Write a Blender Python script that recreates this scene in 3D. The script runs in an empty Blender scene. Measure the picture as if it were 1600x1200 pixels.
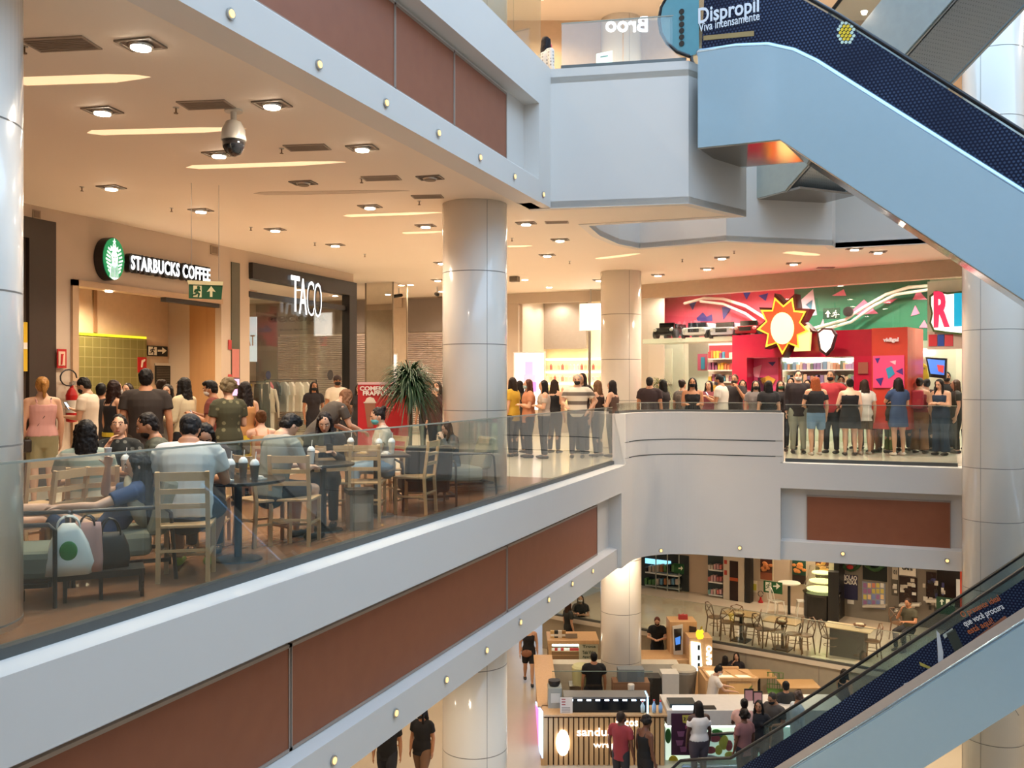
import bpy, math, random
from mathutils import Vector, Matrix
random.seed(7)
SC = bpy.context.scene
COL = SC.collection
# ---------------------------------------------------------------- camera, sky, exposure
YAW = math.radians(21.2)
FPX = 1420.0
EYE = 1.6
cam_d = bpy.data.cameras.new('camera'); cam = bpy.data.objects.new('camera', cam_d); COL.objects.link(cam)
cam_d.sensor_width = 36.0; cam_d.lens = 36.0*FPX/1600; cam_d.clip_end = 300
cam.location = (0, 0, EYE); cam.rotation_euler = (math.pi/2, 0, YAW)
SC.camera = cam
W = bpy.data.worlds.new('sky'); SC.world = W; W.use_nodes = True
W.node_tree.nodes['Background'].inputs[0].default_value = (0.54, 0.75, 1.0, 1)
W.node_tree.nodes['Background'].inputs[1].default_value = 1.42
SC.view_settings.view_transform = 'Standard'; SC.view_settings.look = 'None'
SC.view_settings.gamma = 1.0; SC.view_settings.use_curve_mapping = False
SC.view_settings.exposure = 1.25
SC.cycles.max_bounces = 8; SC.cycles.transparent_max_bounces = 24; SC.cycles.diffuse_bounces = 4
SC.cycles.glossy_bounces = 4; SC.cycles.sample_clamp_indirect = 4.0
SC.cycles.caustics_reflective = False; SC.cycles.caustics_refractive = False

CS, SN = math.cos(YAW), math.sin(YAW)
RV = Vector((CS, SN, 0)); FV = Vector((-SN, CS, 0))      # escalator axes of the building
def ray(u, v):
    r = (u-800)/FPX; h = (600-v)/FPX
    return Vector((-SN+CS*r, CS+SN*r, h))
def dep(u, t):                       # ground position on a bearing, at distance t
    d = ray(u, 600); return Vector((d.x*t, d.y*t, 0))
def onz(u, v, z):
    d = ray(u, v); t = (z-EYE)/d.z; return Vector((d.x*t, d.y*t, z))
class Plane:
    def __init__(s, p, n):
        s.p = Vector(p); s.n = Vector(n).normalized(); s.e = Vector((0,0,1)).cross(s.n)
    def hit(s, u, v, off=0):
        d = ray(u, v); o = Vector((0,0,EYE)); q = s.p + s.n*off
        return o + d*((q-o).dot(s.n)/d.dot(s.n))
def vplane(t): return Plane(FV*t, -FV)
# ---------------------------------------------------------------- materials
MATS = {}
def mat(name, col, rough=.6, metal=0, emit=0, var=.04, scale=8, bump=0, ecol=None, alpha=None, coat=0, spec=None):
    if name in MATS: return MATS[name]
    m = bpy.data.materials.new(name); m.use_nodes = True; MATS[name] = m
    nt = m.node_tree; b = nt.nodes['Principled BSDF']
    b.inputs['Roughness'].default_value = rough; b.inputs['Metallic'].default_value = metal
    if spec is not None: b.inputs['Specular IOR Level'].default_value = spec
    if coat: b.inputs['Coat Weight'].default_value = coat; b.inputs['Coat Roughness'].default_value = .08
    tc = nt.nodes.new('ShaderNodeTexCoord'); nz = nt.nodes.new('ShaderNodeTexNoise')
    nz.inputs['Scale'].default_value = scale; nz.inputs['Detail'].default_value = 3
    nt.links.new(tc.outputs['Object'], nz.inputs['Vector'])
    mx = nt.nodes.new('ShaderNodeMix'); mx.data_type = 'RGBA'
    c = Vector(col)
    mx.inputs[6].default_value = (*[max(0, x*(1-var*2)) for x in c], 1); mx.inputs[7].default_value = (*[min(1, x*(1+var*2)) for x in c], 1)
    nt.links.new(nz.outputs['Fac'], mx.inputs[0]); nt.links.new(mx.outputs[2], b.inputs['Base Color'])
    if emit:
        b.inputs['Emission Color'].default_value = (*(ecol or col), 1); b.inputs['Emission Strength'].default_value = emit
    if bump:
        bp = nt.nodes.new('ShaderNodeBump'); bp.inputs['Strength'].default_value = bump; bp.inputs['Distance'].default_value = .01
        nt.links.new(nz.outputs['Fac'], bp.inputs['Height']); nt.links.new(bp.outputs[0], b.inputs['Normal'])
    return m
def hexc(h):
    h = h.lstrip('#'); r = [int(h[i:i+2], 16)/255 for i in (0, 2, 4)]
    return tuple(x/12.92 if x <= .04045 else ((x+.055)/1.055)**2.4 for x in r)
def cm(h, rough=.7, **k):            # plain coloured material by hex value
    return mat('colour_%s_%d' % (h.lstrip('#'), int(rough*100))+('_e' if k.get('emit') else ''), hexc(h), rough, **k)
def em(h, s): return mat('lit_%s_%d' % (h.lstrip('#'), int(s*10)), hexc(h), .5, emit=s, var=0)
def glass(name, tint, ior=1.6, gloss=1.0, body=0.0, bcol=(.4,.5,.5)):
    if name in MATS: return MATS[name]
    m = bpy.data.materials.new(name); m.use_nodes = True; MATS[name] = m
    nt = m.node_tree; nt.nodes.clear()
    out = nt.nodes.new('ShaderNodeOutputMaterial'); tr = nt.nodes.new('ShaderNodeBsdfTransparent'); tr.inputs[0].default_value = (*tint, 1)
    gl = nt.nodes.new('ShaderNodeBsdfGlossy'); gl.inputs['Roughness'].default_value = .01; gl.inputs[0].default_value = (gloss, gloss, gloss, 1)
    fr = nt.nodes.new('ShaderNodeFresnel'); ge = nt.nodes.new('ShaderNodeNewGeometry'); mr = nt.nodes.new('ShaderNodeMapRange')
    mr.inputs[3].default_value = ior; mr.inputs[4].default_value = 1/ior       # leaving faces: same reflectance as entering ones
    nt.links.new(ge.outputs['Backfacing'], mr.inputs[0]); nt.links.new(mr.outputs[0], fr.inputs[0])
    mx = nt.nodes.new('ShaderNodeMixShader'); nt.links.new(fr.outputs[0], mx.inputs[0])
    nt.links.new(tr.outputs[0], mx.inputs[1]); nt.links.new(gl.outputs[0], mx.inputs[2])
    last = mx
    if body:
        df = nt.nodes.new('ShaderNodeBsdfDiffuse'); df.inputs[0].default_value = (*bcol, 1)
        m2 = nt.nodes.new('ShaderNodeMixShader'); m2.inputs[0].default_value = body
        nt.links.new(mx.outputs[0], m2.inputs[1]); nt.links.new(df.outputs[0], m2.inputs[2]); last = m2
    nt.links.new(last.outputs[0], out.inputs[0])
    return m
def band_mat(name, c1, c2, axis, scale, width, rough=.5, metal=0):      # stripes along an object axis
    if name in MATS: return MATS[name]
    m = mat(name, c1, rough, metal); nt = m.node_tree; b = nt.nodes['Principled BSDF']
    tc = nt.nodes.new('ShaderNodeTexCoord'); sp = nt.nodes.new('ShaderNodeSeparateXYZ'); nt.links.new(tc.outputs['Object'], sp.inputs[0])
    mu = nt.nodes.new('ShaderNodeMath'); mu.operation = 'MULTIPLY'; mu.inputs[1].default_value = scale; nt.links.new(sp.outputs[axis], mu.inputs[0])
    fr = nt.nodes.new('ShaderNodeMath'); fr.operation = 'FRACT'; nt.links.new(mu.outputs[0], fr.inputs[0])
    lt = nt.nodes.new('ShaderNodeMath'); lt.operation = 'LESS_THAN'; lt.inputs[1].default_value = width; nt.links.new(fr.outputs[0], lt.inputs[0])
    mx = nt.nodes.new('ShaderNodeMix'); mx.data_type = 'RGBA'; mx.inputs[6].default_value = (*c1, 1); mx.inputs[7].default_value = (*c2, 1)
    nt.links.new(lt.outputs[0], mx.inputs[0]); nt.links.new(mx.outputs[2], b.inputs['Base Color'])
    return m
def dots_mat(name, base, dot, scale, thr=.32, rough=.35):               # honeycomb of dots (voronoi)
    m = mat(name, base, rough); nt = m.node_tree; b = nt.nodes['Principled BSDF']
    tc = nt.nodes.new('ShaderNodeTexCoord'); vo = nt.nodes.new('ShaderNodeTexVoronoi'); vo.inputs['Scale'].default_value = scale
    vo.inputs['Randomness'].default_value = .12; nt.links.new(tc.outputs['Object'], vo.inputs['Vector'])
    lt = nt.nodes.new('ShaderNodeMath'); lt.operation = 'LESS_THAN'; lt.inputs[1].default_value = thr; nt.links.new(vo.outputs['Distance'], lt.inputs[0])
    n2 = nt.nodes.new('ShaderNodeTexNoise'); n2.inputs['Scale'].default_value = .9; nt.links.new(tc.outputs['Object'], n2.inputs['Vector'])
    m1 = nt.nodes.new('ShaderNodeMath'); m1.operation = 'MULTIPLY'; nt.links.new(lt.outputs[0], m1.inputs[0]); nt.links.new(n2.outputs['Fac'], m1.inputs[1])
    mx = nt.nodes.new('ShaderNodeMix'); mx.data_type = 'RGBA'; mx.inputs[6].default_value = (*base, 1); mx.inputs[7].default_value = (*dot, 1)
    nt.links.new(m1.outputs[0], mx.inputs[0]); nt.links.new(mx.outputs[2], b.inputs['Base Color'])
    return m
def film_mat(name, base, dot, pitch, ang):                               # staggered honeycomb of dots on a vertical film
    m = mat(name, base, .4, spec=.15); nt = m.node_tree; b = nt.nodes['Principled BSDF']; N = nt.nodes.new; L = nt.links.new
    def M(op, a, b_=None, c=None):
        n = N('ShaderNodeMath'); n.operation = op
        for i, q in enumerate((a, b_, c)):
            if q is None: continue
            if isinstance(q, (int, float)): n.inputs[i].default_value = q
            else: L(q, n.inputs[i])
        return n.outputs[0]
    tc = N('ShaderNodeTexCoord'); sp = N('ShaderNodeSeparateXYZ'); L(tc.outputs['Object'], sp.inputs[0])
    along = M('ADD', M('MULTIPLY', sp.outputs[0], math.cos(ang)/pitch), M('MULTIPLY', sp.outputs[1], math.sin(ang)/pitch))
    row = M('MULTIPLY', sp.outputs[2], 1.16/pitch); fl = M('FLOOR', row)
    x = M('SUBTRACT', M('FRACT', M('ADD', along, M('MULTIPLY', fl, .5))), .5); y = M('MULTIPLY', M('SUBTRACT', M('FRACT', row), .5), .86)
    d = M('ADD', M('MULTIPLY', x, x), M('MULTIPLY', y, y)); inside = M('LESS_THAN', d, .085)
    n2 = N('ShaderNodeTexNoise'); n2.inputs['Scale'].default_value = .8; L(tc.outputs['Object'], n2.inputs['Vector'])
    f = M('MULTIPLY', inside, M('MULTIPLY_ADD', n2.outputs['Fac'], 1.6, -.35)); 
    mx = N('ShaderNodeMix'); mx.data_type = 'RGBA'; mx.inputs[6].default_value = (*base, 1); mx.inputs[7].default_value = (*dot, 1)
    L(f, mx.inputs[0]); L(mx.outputs[2], b.inputs['Base Color']); return m
def grid_mat(name, tile, grout, sx, sz, ax=(1, 2), w=.05, rough=.3):
    m = mat(name, tile, rough); nt = m.node_tree; b = nt.nodes['Principled BSDF']
    tc = nt.nodes.new('ShaderNodeTexCoord'); sp = nt.nodes.new('ShaderNodeSeparateXYZ'); nt.links.new(tc.outputs['Object'], sp.inputs[0])
    outs = []
    for a, s in zip(ax, (sx, sz)):
        mu = nt.nodes.new('ShaderNodeMath'); mu.operation = 'MULTIPLY'; mu.inputs[1].default_value = s; nt.links.new(sp.outputs[a], mu.inputs[0])
        fr = nt.nodes.new('ShaderNodeMath'); fr.operation = 'FRACT'; nt.links.new(mu.outputs[0], fr.inputs[0])
        lt = nt.nodes.new('ShaderNodeMath'); lt.operation = 'LESS_THAN'; lt.inputs[1].default_value = w; nt.links.new(fr.outputs[0], lt.inputs[0]); outs.append(lt)
    mxm = nt.nodes.new('ShaderNodeMath'); mxm.operation = 'MAXIMUM'; nt.links.new(outs[0].outputs[0], mxm.inputs[0]); nt.links.new(outs[1].outputs[0], mxm.inputs[1])
    mx = nt.nodes.new('ShaderNodeMix'); mx.data_type = 'RGBA'; mx.inputs[6].default_value = (*tile, 1); mx.inputs[7].default_value = (*grout, 1)
    nt.links.new(mxm.outputs[0], mx.inputs[0]); nt.links.new(mx.outputs[2], b.inputs['Base Color'])
    return m
def wood_mat(name, c1, c2, scale=2.0, stretch=(1, 12, 12), rough=.5):
    m = mat(name, c1, rough); nt = m.node_tree; b = nt.nodes['Principled BSDF']
    tc = nt.nodes.new('ShaderNodeTexCoord'); mp = nt.nodes.new('ShaderNodeMapping'); mp.inputs['Scale'].default_value = stretch
    nz = nt.nodes.new('ShaderNodeTexNoise'); nz.inputs['Scale'].default_value = scale; nz.inputs['Detail'].default_value = 5
    nt.links.new(tc.outputs['Object'], mp.inputs[0]); nt.links.new(mp.outputs[0], nz.inputs['Vector'])
    mx = nt.nodes.new('ShaderNodeMix'); mx.data_type = 'RGBA'; mx.inputs[6].default_value = (*c1, 1); mx.inputs[7].default_value = (*c2, 1)
    nt.links.new(nz.outputs['Fac'], mx.inputs[0]); nt.links.new(mx.outputs[2], b.inputs['Base Color'])
    return m
WHITE = mat('white_plaster', (.72, .67, .62), .55, var=.01, scale=2)
CEIL = mat('ceiling_paint', (.88, .76, .63), .7, var=.01, scale=1)
CREAM = mat('cream_wall', (.56, .45, .35), .6, var=.02, scale=2)
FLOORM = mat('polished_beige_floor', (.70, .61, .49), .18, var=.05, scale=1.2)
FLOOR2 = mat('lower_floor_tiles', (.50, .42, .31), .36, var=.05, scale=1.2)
WOODFL = wood_mat('wooden_cafe_floor', (.21, .095, .05), (.33, .17, .09), 1.4, (14, 1, 1), .25)
TERRA = wood_mat('terracotta_panel', (.27, .080, .032), (.33, .105, .045), 5, (1, 1, 1), .5)
GLASS = glass('balustrade_glass', (.88, .92, .90), 1.68, .95, .012, (.35, .45, .42))
SHOPGL = glass('shop_glass', (.94, .96, .95), 1.4)
STEEL = mat('brushed_steel', (.52, .50, .47), .28, 1)
DSTEEL = mat('dark_channel', (.12, .125, .12), .4, .6)
BLACK = mat('black_paint', (.012, .011, .011), .4)
PILLAR = mat('glossy_pillar_cladding', (.92, .86, .78), .16, var=.02, scale=1, coat=.35)
JOINT = mat('pillar_joint', (.25, .22, .19), .6)
LWOOD = wood_mat('light_beech_wood', (.50, .29, .13), (.66, .42, .22), 3, (8, 8, 1), .45)
LAMP = em('ffe3b8', 14.0)
# ---------------------------------------------------------------- mesh builder
class MB:
    def __init__(s): s.v = []; s.f = []; s.mi = []; s.cur = 0
    def add(s, vs, fs):
        n = len(s.v); s.v += [tuple(p) for p in vs]; s.f += [[i+n for i in f] for f in fs]; s.mi += [s.cur]*len(fs); return s
    def box(s, x0, x1, y0, y1, z0, z1):
        vs = [(x, y, z) for z in (z0, z1) for y in (y0, y1) for x in (x0, x1)]
        return s.add(vs, [(0,2,3,1),(4,5,7,6),(0,1,5,4),(2,6,7,3),(0,4,6,2),(1,3,7,5)])
    def bar(s, a, b, w, h=None, up=(0,0,1)):       # square bar between two points
        a = Vector(a); b = Vector(b); h = h or w; d = (b-a).normalized(); u = Vector(up)
        if abs(d.dot(u)) > .98: u = Vector((0, 1, 0))
        x = d.cross(u).normalized(); y = x.cross(d).normalized()
        vs = [p + x*(i*w/2) + y*(j*h/2) for p in (a, b) for i, j in ((-1,-1),(1,-1),(1,1),(-1,1))]
        return s.add(vs, [(3,2,1,0),(4,5,6,7),(0,1,5,4),(1,2,6,5),(2,3,7,6),(3,0,4,7)])
    def prism(s, poly, z0, z1):
        n = len(poly); vs = [(p[0], p[1], z0) for p in poly] + [(p[0], p[1], z1) for p in poly]
        ar = sum(poly[i][0]*poly[(i+1)%n][1]-poly[(i+1)%n][0]*poly[i][1] for i in range(n))
        fs = [list(range(n))[::-1], list(range(n, 2*n))] + [(i, (i+1)%n, n+(i+1)%n, n+i) for i in range(n)]
        if ar < 0: fs = [list(f)[::-1] for f in fs]
        return s.add(vs, fs)
    def slab(s, pts, n, th):                       # planar polygon given thickness along -n
        k = len(pts); n = Vector(n); f = [Vector(p) for p in pts]; b = [p-n*th for p in f]
        c = sum(((f[i]-f[0]).cross(f[(i+1)%k]-f[0]) for i in range(k)), Vector())
        fs = [list(range(k)), list(range(k, 2*k))[::-1]] + [(i, k+i, k+(i+1)%k, (i+1)%k) for i in range(k)]
        if c.dot(n) < 0: fs = [list(x)[::-1] for x in fs]
        return s.add(f+b, fs)
    def tube(s, pts, rad, seg=10, ref=(1, 0, 0), cap='round'):
        pts = [Vector(p) for p in pts]; n = len(pts)
        rr = [(r, r) if not isinstance(r, tuple) else r for r in (rad if isinstance(rad, list) else [rad]*n)]
        tan = []
        for i in range(n):
            d = pts[min(i+1, n-1)]-pts[max(i-1, 0)]; tan.append(d.normalized() if d.length > 1e-9 else Vector((0,0,1)))
        P, RR, T = list(pts), list(rr), list(tan)
        if cap == 'round':
            for k, (c, q) in enumerate(((.55, .84), (.85, .5), (.98, .17))):
                m = min(rr[0]); P.insert(0, pts[0]-tan[0]*m*c); RR.insert(0, (rr[0][0]*q, rr[0][1]*q)); T.insert(0, tan[0])
                m = min(rr[-1]); P.append(pts[-1]+tan[-1]*m*c); RR.append((rr[-1][0]*q, rr[-1][1]*q)); T.append(tan[-1])
        ref = Vector(ref); vs = []
        lastx = None
        for p, r, d in zip(P, RR, T):
            x = ref - d*ref.dot(d)
            if x.length < .15: x = (lastx - d*lastx.dot(d)) if lastx is not None else Vector((0, 1, .01)) - d*Vector((0, 1, .01)).dot(d)
            x.normalize(); lastx = x; y = d.cross(x)
            for k in range(seg):
                a = 2*math.pi*k/seg; vs.append(p + x*(math.cos(a)*r[0]) + y*(math.sin(a)*r[1]))
        m = len(P); fs = [(i*seg+k, i*seg+(k+1)%seg, (i+1)*seg+(k+1)%seg, (i+1)*seg+k) for i in range(m-1) for k in range(seg)]
        fs += [list(range(seg))[::-1], [(m-1)*seg+k for k in range(seg)]]
        return s.add(vs, fs)
    def ell(s, c, r, M=None, nu=12, nv=8):
        c = Vector(c); vs = []; M = M or Matrix.Identity(3)
        vs.append(c + M @ Vector((0, 0, -r[2])))
        for j in range(1, nv):
            th = -math.pi/2 + math.pi*j/nv
            for i in range(nu):
                a = 2*math.pi*i/nu
                vs.append(c + M @ Vector((math.cos(a)*math.cos(th)*r[0], math.sin(a)*math.cos(th)*r[1], math.sin(th)*r[2])))
        vs.append(c + M @ Vector((0, 0, r[2]))); L = len(vs)-1
        fs = [(0, 1+(i+1)%nu, 1+i) for i in range(nu)]
        for j in range(nv-2):
            fs += [(1+j*nu+i, 1+j*nu+(i+1)%nu, 1+(j+1)*nu+(i+1)%nu, 1+(j+1)*nu+i) for i in range(nu)]
        fs += [(1+(nv-2)*nu+i, 1+(nv-2)*nu+(i+1)%nu, L) for i in range(nu)]
        return s.add(vs, fs)
    def lathe(s, prof, c=(0, 0, 0), seg=20):
        c = Vector(c); vs = [c + Vector((math.cos(2*math.pi*k/seg)*r, math.sin(2*math.pi*k/seg)*r, z)) for r, z in prof for k in range(seg)]
        m = len(prof); fs = [(i*seg+k, i*seg+(k+1)%seg, (i+1)*seg+(k+1)%seg, (i+1)*seg+k) for i in range(m-1) for k in range(seg)]
        fs += [list(range(seg))[::-1], [(m-1)*seg+k for k in range(seg)]]
        return s.add(vs, fs)
    def build(s, name, mt, parent=None, smooth=False, bevel=0, voxel=0, sm=0, sf=.6, disp=0):
        me = bpy.data.meshes.new(name); me.from_pydata(s.v, [], s.f)
        mts = mt if isinstance(mt, (list, tuple)) else [mt]
        for q in mts: me.materials.append(q)
        if len(mts) > 1: me.polygons.foreach_set('material_index', s.mi)
        if smooth: me.polygons.foreach_set('use_smooth', [True]*len(me.polygons))
        me.update()
        o = bpy.data.objects.new(name, me); COL.objects.link(o)
        if parent: o.parent = parent
        if bevel:
            b = o.modifiers.new('bevel', 'BEVEL'); b.width = bevel; b.segments = 2; b.limit_method = 'ANGLE'
        if voxel:
            r = o.modifiers.new('remesh', 'REMESH'); r.mode = 'VOXEL'; r.voxel_size = voxel; r.use_smooth_shade = True
            if sm:
                k = o.modifiers.new('smooth', 'SMOOTH'); k.factor = sf; k.iterations = sm
            if disp:
                tx = bpy.data.textures.get('strand_clouds') or bpy.data.textures.new('strand_clouds', 'CLOUDS'); tx.noise_scale = .03
                d = o.modifiers.new('strands', 'DISPLACE'); d.texture = tx; d.strength = disp; d.mid_level = .5
        return o
def tag(o, label=None, cat=None, group=None, kind=None):
    if label: o['label'] = label
    if cat: o['category'] = cat
    if group: o['group'] = group
    if kind: o['kind'] = kind
    return o
def struct(o): o['kind'] = 'structure'; return o
def empty(name, loc, rz=0):
    o = bpy.data.objects.new(name, None); COL.objects.link(o); o.location = loc; o.rotation_euler = (0, 0, rz); o.empty_display_size = .1
    return o
def thing(name, loc, rz, label, cat, group=None): return tag(empty(name, loc, rz), label, cat, group)
KIDS = {}
def copy_tree(o, loc, rz, label=None, group=None):
    r = o.copy(); COL.objects.link(r); r.location = loc; r.rotation_euler = (0, 0, rz)
    if label: r['label'] = label
    if group: r['group'] = group
    def rec(a, b):
        for ch in KIDS.get(a.name) or [x for x in a.children]:
            c = ch.copy(); COL.objects.link(c); c.parent = b; rec(ch, c)
    rec(o, r); return r
def poly(name, pix, pl, off, th, mt, parent=None, bevel=0):   # flat-faced solid standing on a wall plane
    return MB().slab([pl.hit(u, v, off) for u, v in pix], pl.n, th).build(name, mt, parent, bevel=bevel)
def rect(name, u0, v0, u1, v1, pl, off, th, mt, parent=None, bevel=0):   # upright rectangle; v at the left edge
    a = pl.hit(u0, v0, off); b = pl.hit(u0, v1, off); c = pl.hit(u1, (v0+v1)/2, off)
    pts = [(b.x, b.y, b.z), (c.x, c.y, b.z), (c.x, c.y, a.z), (a.x, a.y, a.z)]
    return MB().slab(pts, pl.n, th).build(name, mt, parent, bevel=bevel)
def text(name, body, pl, u0, v0, u1, off, hgt, mt, parent=None, ext=.02, bold=0, shear=0, flip=False, rot=0, space=1):
    cu = bpy.data.curves.new(name, 'FONT'); cu.body = body; cu.size = 1; cu.extrude = ext; cu.offset = bold; cu.shear = shear; cu.space_character = space
    cu.resolution_u = 3
    o = bpy.data.objects.new(name, cu); COL.objects.link(o); cu.materials.append(mt)
    bpy.context.view_layer.update(); dx, dy = max(o.dimensions.x, .01), max(o.dimensions.y, .01)
    mn = min(c[0] for c in o.bound_box); my = min(c[1] for c in o.bound_box)
    me = bpy.data.meshes.new_from_object(o.evaluated_get(bpy.context.evaluated_depsgraph_get())); me.name = name
    bpy.data.objects.remove(o); o = bpy.data.objects.new(name, me); COL.objects.link(o)
    a = pl.hit(u0, v0, off); b = pl.hit(u1, v0, off); wd = Vector((b.x-a.x, b.y-a.y, 0)).length
    sx = wd/dx; sy = hgt/dy if hgt else sx
    E, N = pl.e.copy(), pl.n; U = Vector((0, 0, 1))
    if rot: q = Matrix.Rotation(rot, 3, N); E = q @ E; U = q @ U
    if flip: a = b; E = -E
    m = Matrix.Identity(4)
    for i in range(3):
        m[i][0] = E[i]*sx; m[i][1] = U[i]*sy; m[i][2] = N[i]; m[i][3] = (a - E*mn*sx - U*my*sy)[i]
    if parent:
        o.parent = parent; bpy.context.view_layer.update(); m = parent.matrix_world.inverted() @ m
    o.matrix_world = m if not parent else o.matrix_world
    if parent: o.matrix_local = m
    return o
def sweep(name, path, prof, mt, parent=None, mi=None):   # closed profile (d outward to the right of the path, z) along a ground path
    n = len(path); k = len(prof); P = [Vector((p[0], p[1], 0)) for p in path]; vs = []
    for i in range(n):
        d0 = (P[i]-P[i-1]).normalized() if i else (P[1]-P[0]).normalized(); d1 = (P[i+1]-P[i]).normalized() if i < n-1 else d0
        t = (d0+d1).normalized(); nr = Vector((t.y, -t.x, 0)); sc = 1/max(.3, nr.dot(Vector((d1.y, -d1.x, 0))))
        vs += [P[i] + nr*(d*sc) + Vector((0, 0, z)) for d, z in prof]
    b = MB(); fs = [(i*k+j, i*k+(j+1)%k, (i+1)*k+(j+1)%k, (i+1)*k+j) for i in range(n-1) for j in range(k)]
    fs += [list(range(k))[::-1], [(n-1)*k+j for j in range(k)]]
    b.add(vs, fs)
    o = b.build(name, mt, parent)
    import bmesh
    bm = bmesh.new(); bm.from_mesh(o.data); bmesh.ops.recalc_face_normals(bm, faces=bm.faces); bm.to_mesh(o.data); bm.free()
    return o
def arc(cx, cy, r, a0, a1, n=8): return [(cx+r*math.cos(math.radians(a0+(a1-a0)*i/n)), cy+r*math.sin(math.radians(a0+(a1-a0)*i/n))) for i in range(n+1)]
# ================================================================ BUILDING SHELL
ZL, ZU = -6.42, 6.42          # lower and upper floor levels
CZ = 4.37                     # ceiling of the middle floor
LZ = -2.03                    # ceiling of the lower floor
fil = arc(-3.25, 18.3, 1.5, 180, 90, 24)
mid_edge = [(-4.75, -6), *fil, (9.5, 19.8)]
struct(MB().prism([(-24, -6), (-4.80, -6), (-4.80, 18.3), *arc(-3.25, 18.3, 1.55, 180, 90, 10), (9.5, 19.85), (9.5, 31), (-24, 31)], -.28, 0).build('floor', FLOORM))
struct(MB().prism([(-9.4, 3.0), (-4.9, 3.0), (-4.9, 14.6), (-9.4, 14.6)], 0, .006).build('floor_cafe', WOODFL))
up_block = [(-4.6, 13.54), (-2.51, 13.94), (-1.82, 15.4), (-4.49, 15.27), (-4.6, 16.4), (-4.52, 17.5), (-4.27, 18.2), (-2.49, 17.87), (-.6, 19.2), (-.55, 19.6), (9.5, 19.6)]
cpoly = [(-24, -6), (-4.75, -6), (-4.75, 13.54), *up_block, (9.5, 31), (-24, 31)]
struct(MB().prism(cpoly, CZ, CZ+.1).build('ceiling', CEIL))
struct(MB().prism([(-24, -6), (-4.8, -6), (-4.8, 18.3), *arc(-3.25, 18.3, 1.6, 180, 90, 10), (9.5, 19.9), (9.5, 36), (-15, 36)], LZ, LZ+.1).build('ceiling_lower', CEIL))
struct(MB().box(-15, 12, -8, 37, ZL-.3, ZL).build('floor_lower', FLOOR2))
struct(MB().prism(cpoly, ZU-.1, ZU).build('floor_upper', FLOORM))
struct(MB().prism(cpoly, 10.6, 10.8).build('ceiling_upper', CEIL))
# fascias ---------------------------------------------------------------
rec = lambda zt, zb: [(-.2, zt), (.28, zt-.03), (.28, zt-.55), (.02, zt-.55), (.02, zb+.42), (.20, zb+.38), (.20, zb), (-.2, zb)]
mf = struct(sweep('wall_fascia', [(-4.75, -6), (-4.75, 17.5)], rec(0, LZ-.01), WHITE))
xs = -1.62
flush = [(-.2, -.02), (.28, -.02), (.28, LZ-.01), (-.2, LZ-.01)]
struct(sweep('wall_fascia_curve', [(-4.75, 17.5), *fil, (xs, 19.8)], flush, WHITE))
struct(sweep('wall_fascia_far', [(xs, 19.8), (9.5, 19.8)], rec(0, LZ-.01), WHITE))
par = [(.0, -.02), (.0, 1.0), (.28, 1.0), (.28, .43), (.26, .43), (.26, .41), (.28, .41), (.28, .11), (.26, .11), (.26, .09), (.28, .09), (.28, -.02)]
struct(sweep('wall_parapet', [(-4.75, 17.85), *fil, (xs+.05, 19.8)], par, WHITE))
struct(sweep('trim_1', [(-4.75, 18.2), *fil, (xs-.1, 19.8)], [(.262, .41), (.262, .43), (.285, .43), (.285, .41)], DSTEEL))
struct(sweep('trim_2', [(-4.75, 18.2), *fil, (xs-.1, 19.8)], [(.262, .09), (.262, .11), (.285, .11), (.285, .09)], DSTEEL))
# upper fascia
recu = [(-.2, 6.52), (.15, 6.55), (.15, 5.86), (-.1, 5.86), (-.1, 4.76), (.1, 4.74), (.15, 4.70), (.15, CZ-.01), (-.2, CZ-.01)]
struct(sweep('wall_upper_fascia', [(-4.75, -6), (-4.75, 13.0)], recu, WHITE))
struct(MB().box(-4.95, -4.6, 13.0, 13.56, CZ, 6.55).build('wall_upper_return', WHITE))
struct(sweep('wall_upper_landing', [(-4.95, 13.5), *up_block], [(0, CZ-.01), (0, 6.55), (-.15, 6.55), (-.15, CZ-.01)], WHITE))
# terracotta panels with metal frames
def tpanel(x0, y0, x1, y1, z0, z1, out, nm, label):
    a = Vector((x0, y0, 0)); b = Vector((x1, y1, 0)); d = (b-a).normalized(); n = Vector((d.y, -d.x, 0)); o = a
    r = thing('terracotta_cladding', (x0, y0, z0), 0, label, 'wall panel')
    def q(s, w, z): return d*s + n*w + Vector((0, 0, z-z0))
    L = (b-a).length
    MB().slab([q(.012, .03, z0+.028), q(L-.012, .03, z0+.028), q(L-.012, .03, z1-.028), q(.012, .03, z1-.028)], n, .03).build('board', TERRA, r)
    m = MB()
    for s0, s1, w0, w1 in ((0, L, z0, z0+.03), (0, L, z1-.03, z1), (0, .014, z0, z1), (L-.014, L, z0, z1)):
        m.slab([q(s0, .04, w0), q(s1, .04, w0), q(s1, .04, w1), q(s0, .04, w1)], n, .04)
    m.build('frame', mat('panel_frame', (.42, .33, .27), .45, .3), r)
    return r
BR = ['second terracotta panel of the long left fascia, nearest the camera', 'middle terracotta panel of the long left fascia', 'terracotta panel at the far end of the long left fascia']
for i, (ya, yb) in enumerate(((1.0, 6.72), (6.74, 11.9), (11.92, 16.55))):
    tpanel(-4.73, ya, -4.73, yb, -1.62, -.68, 0, 'p', ['terracotta panel low on the long left fascia, nearest the camera', BR[1], BR[2]][i])
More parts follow.
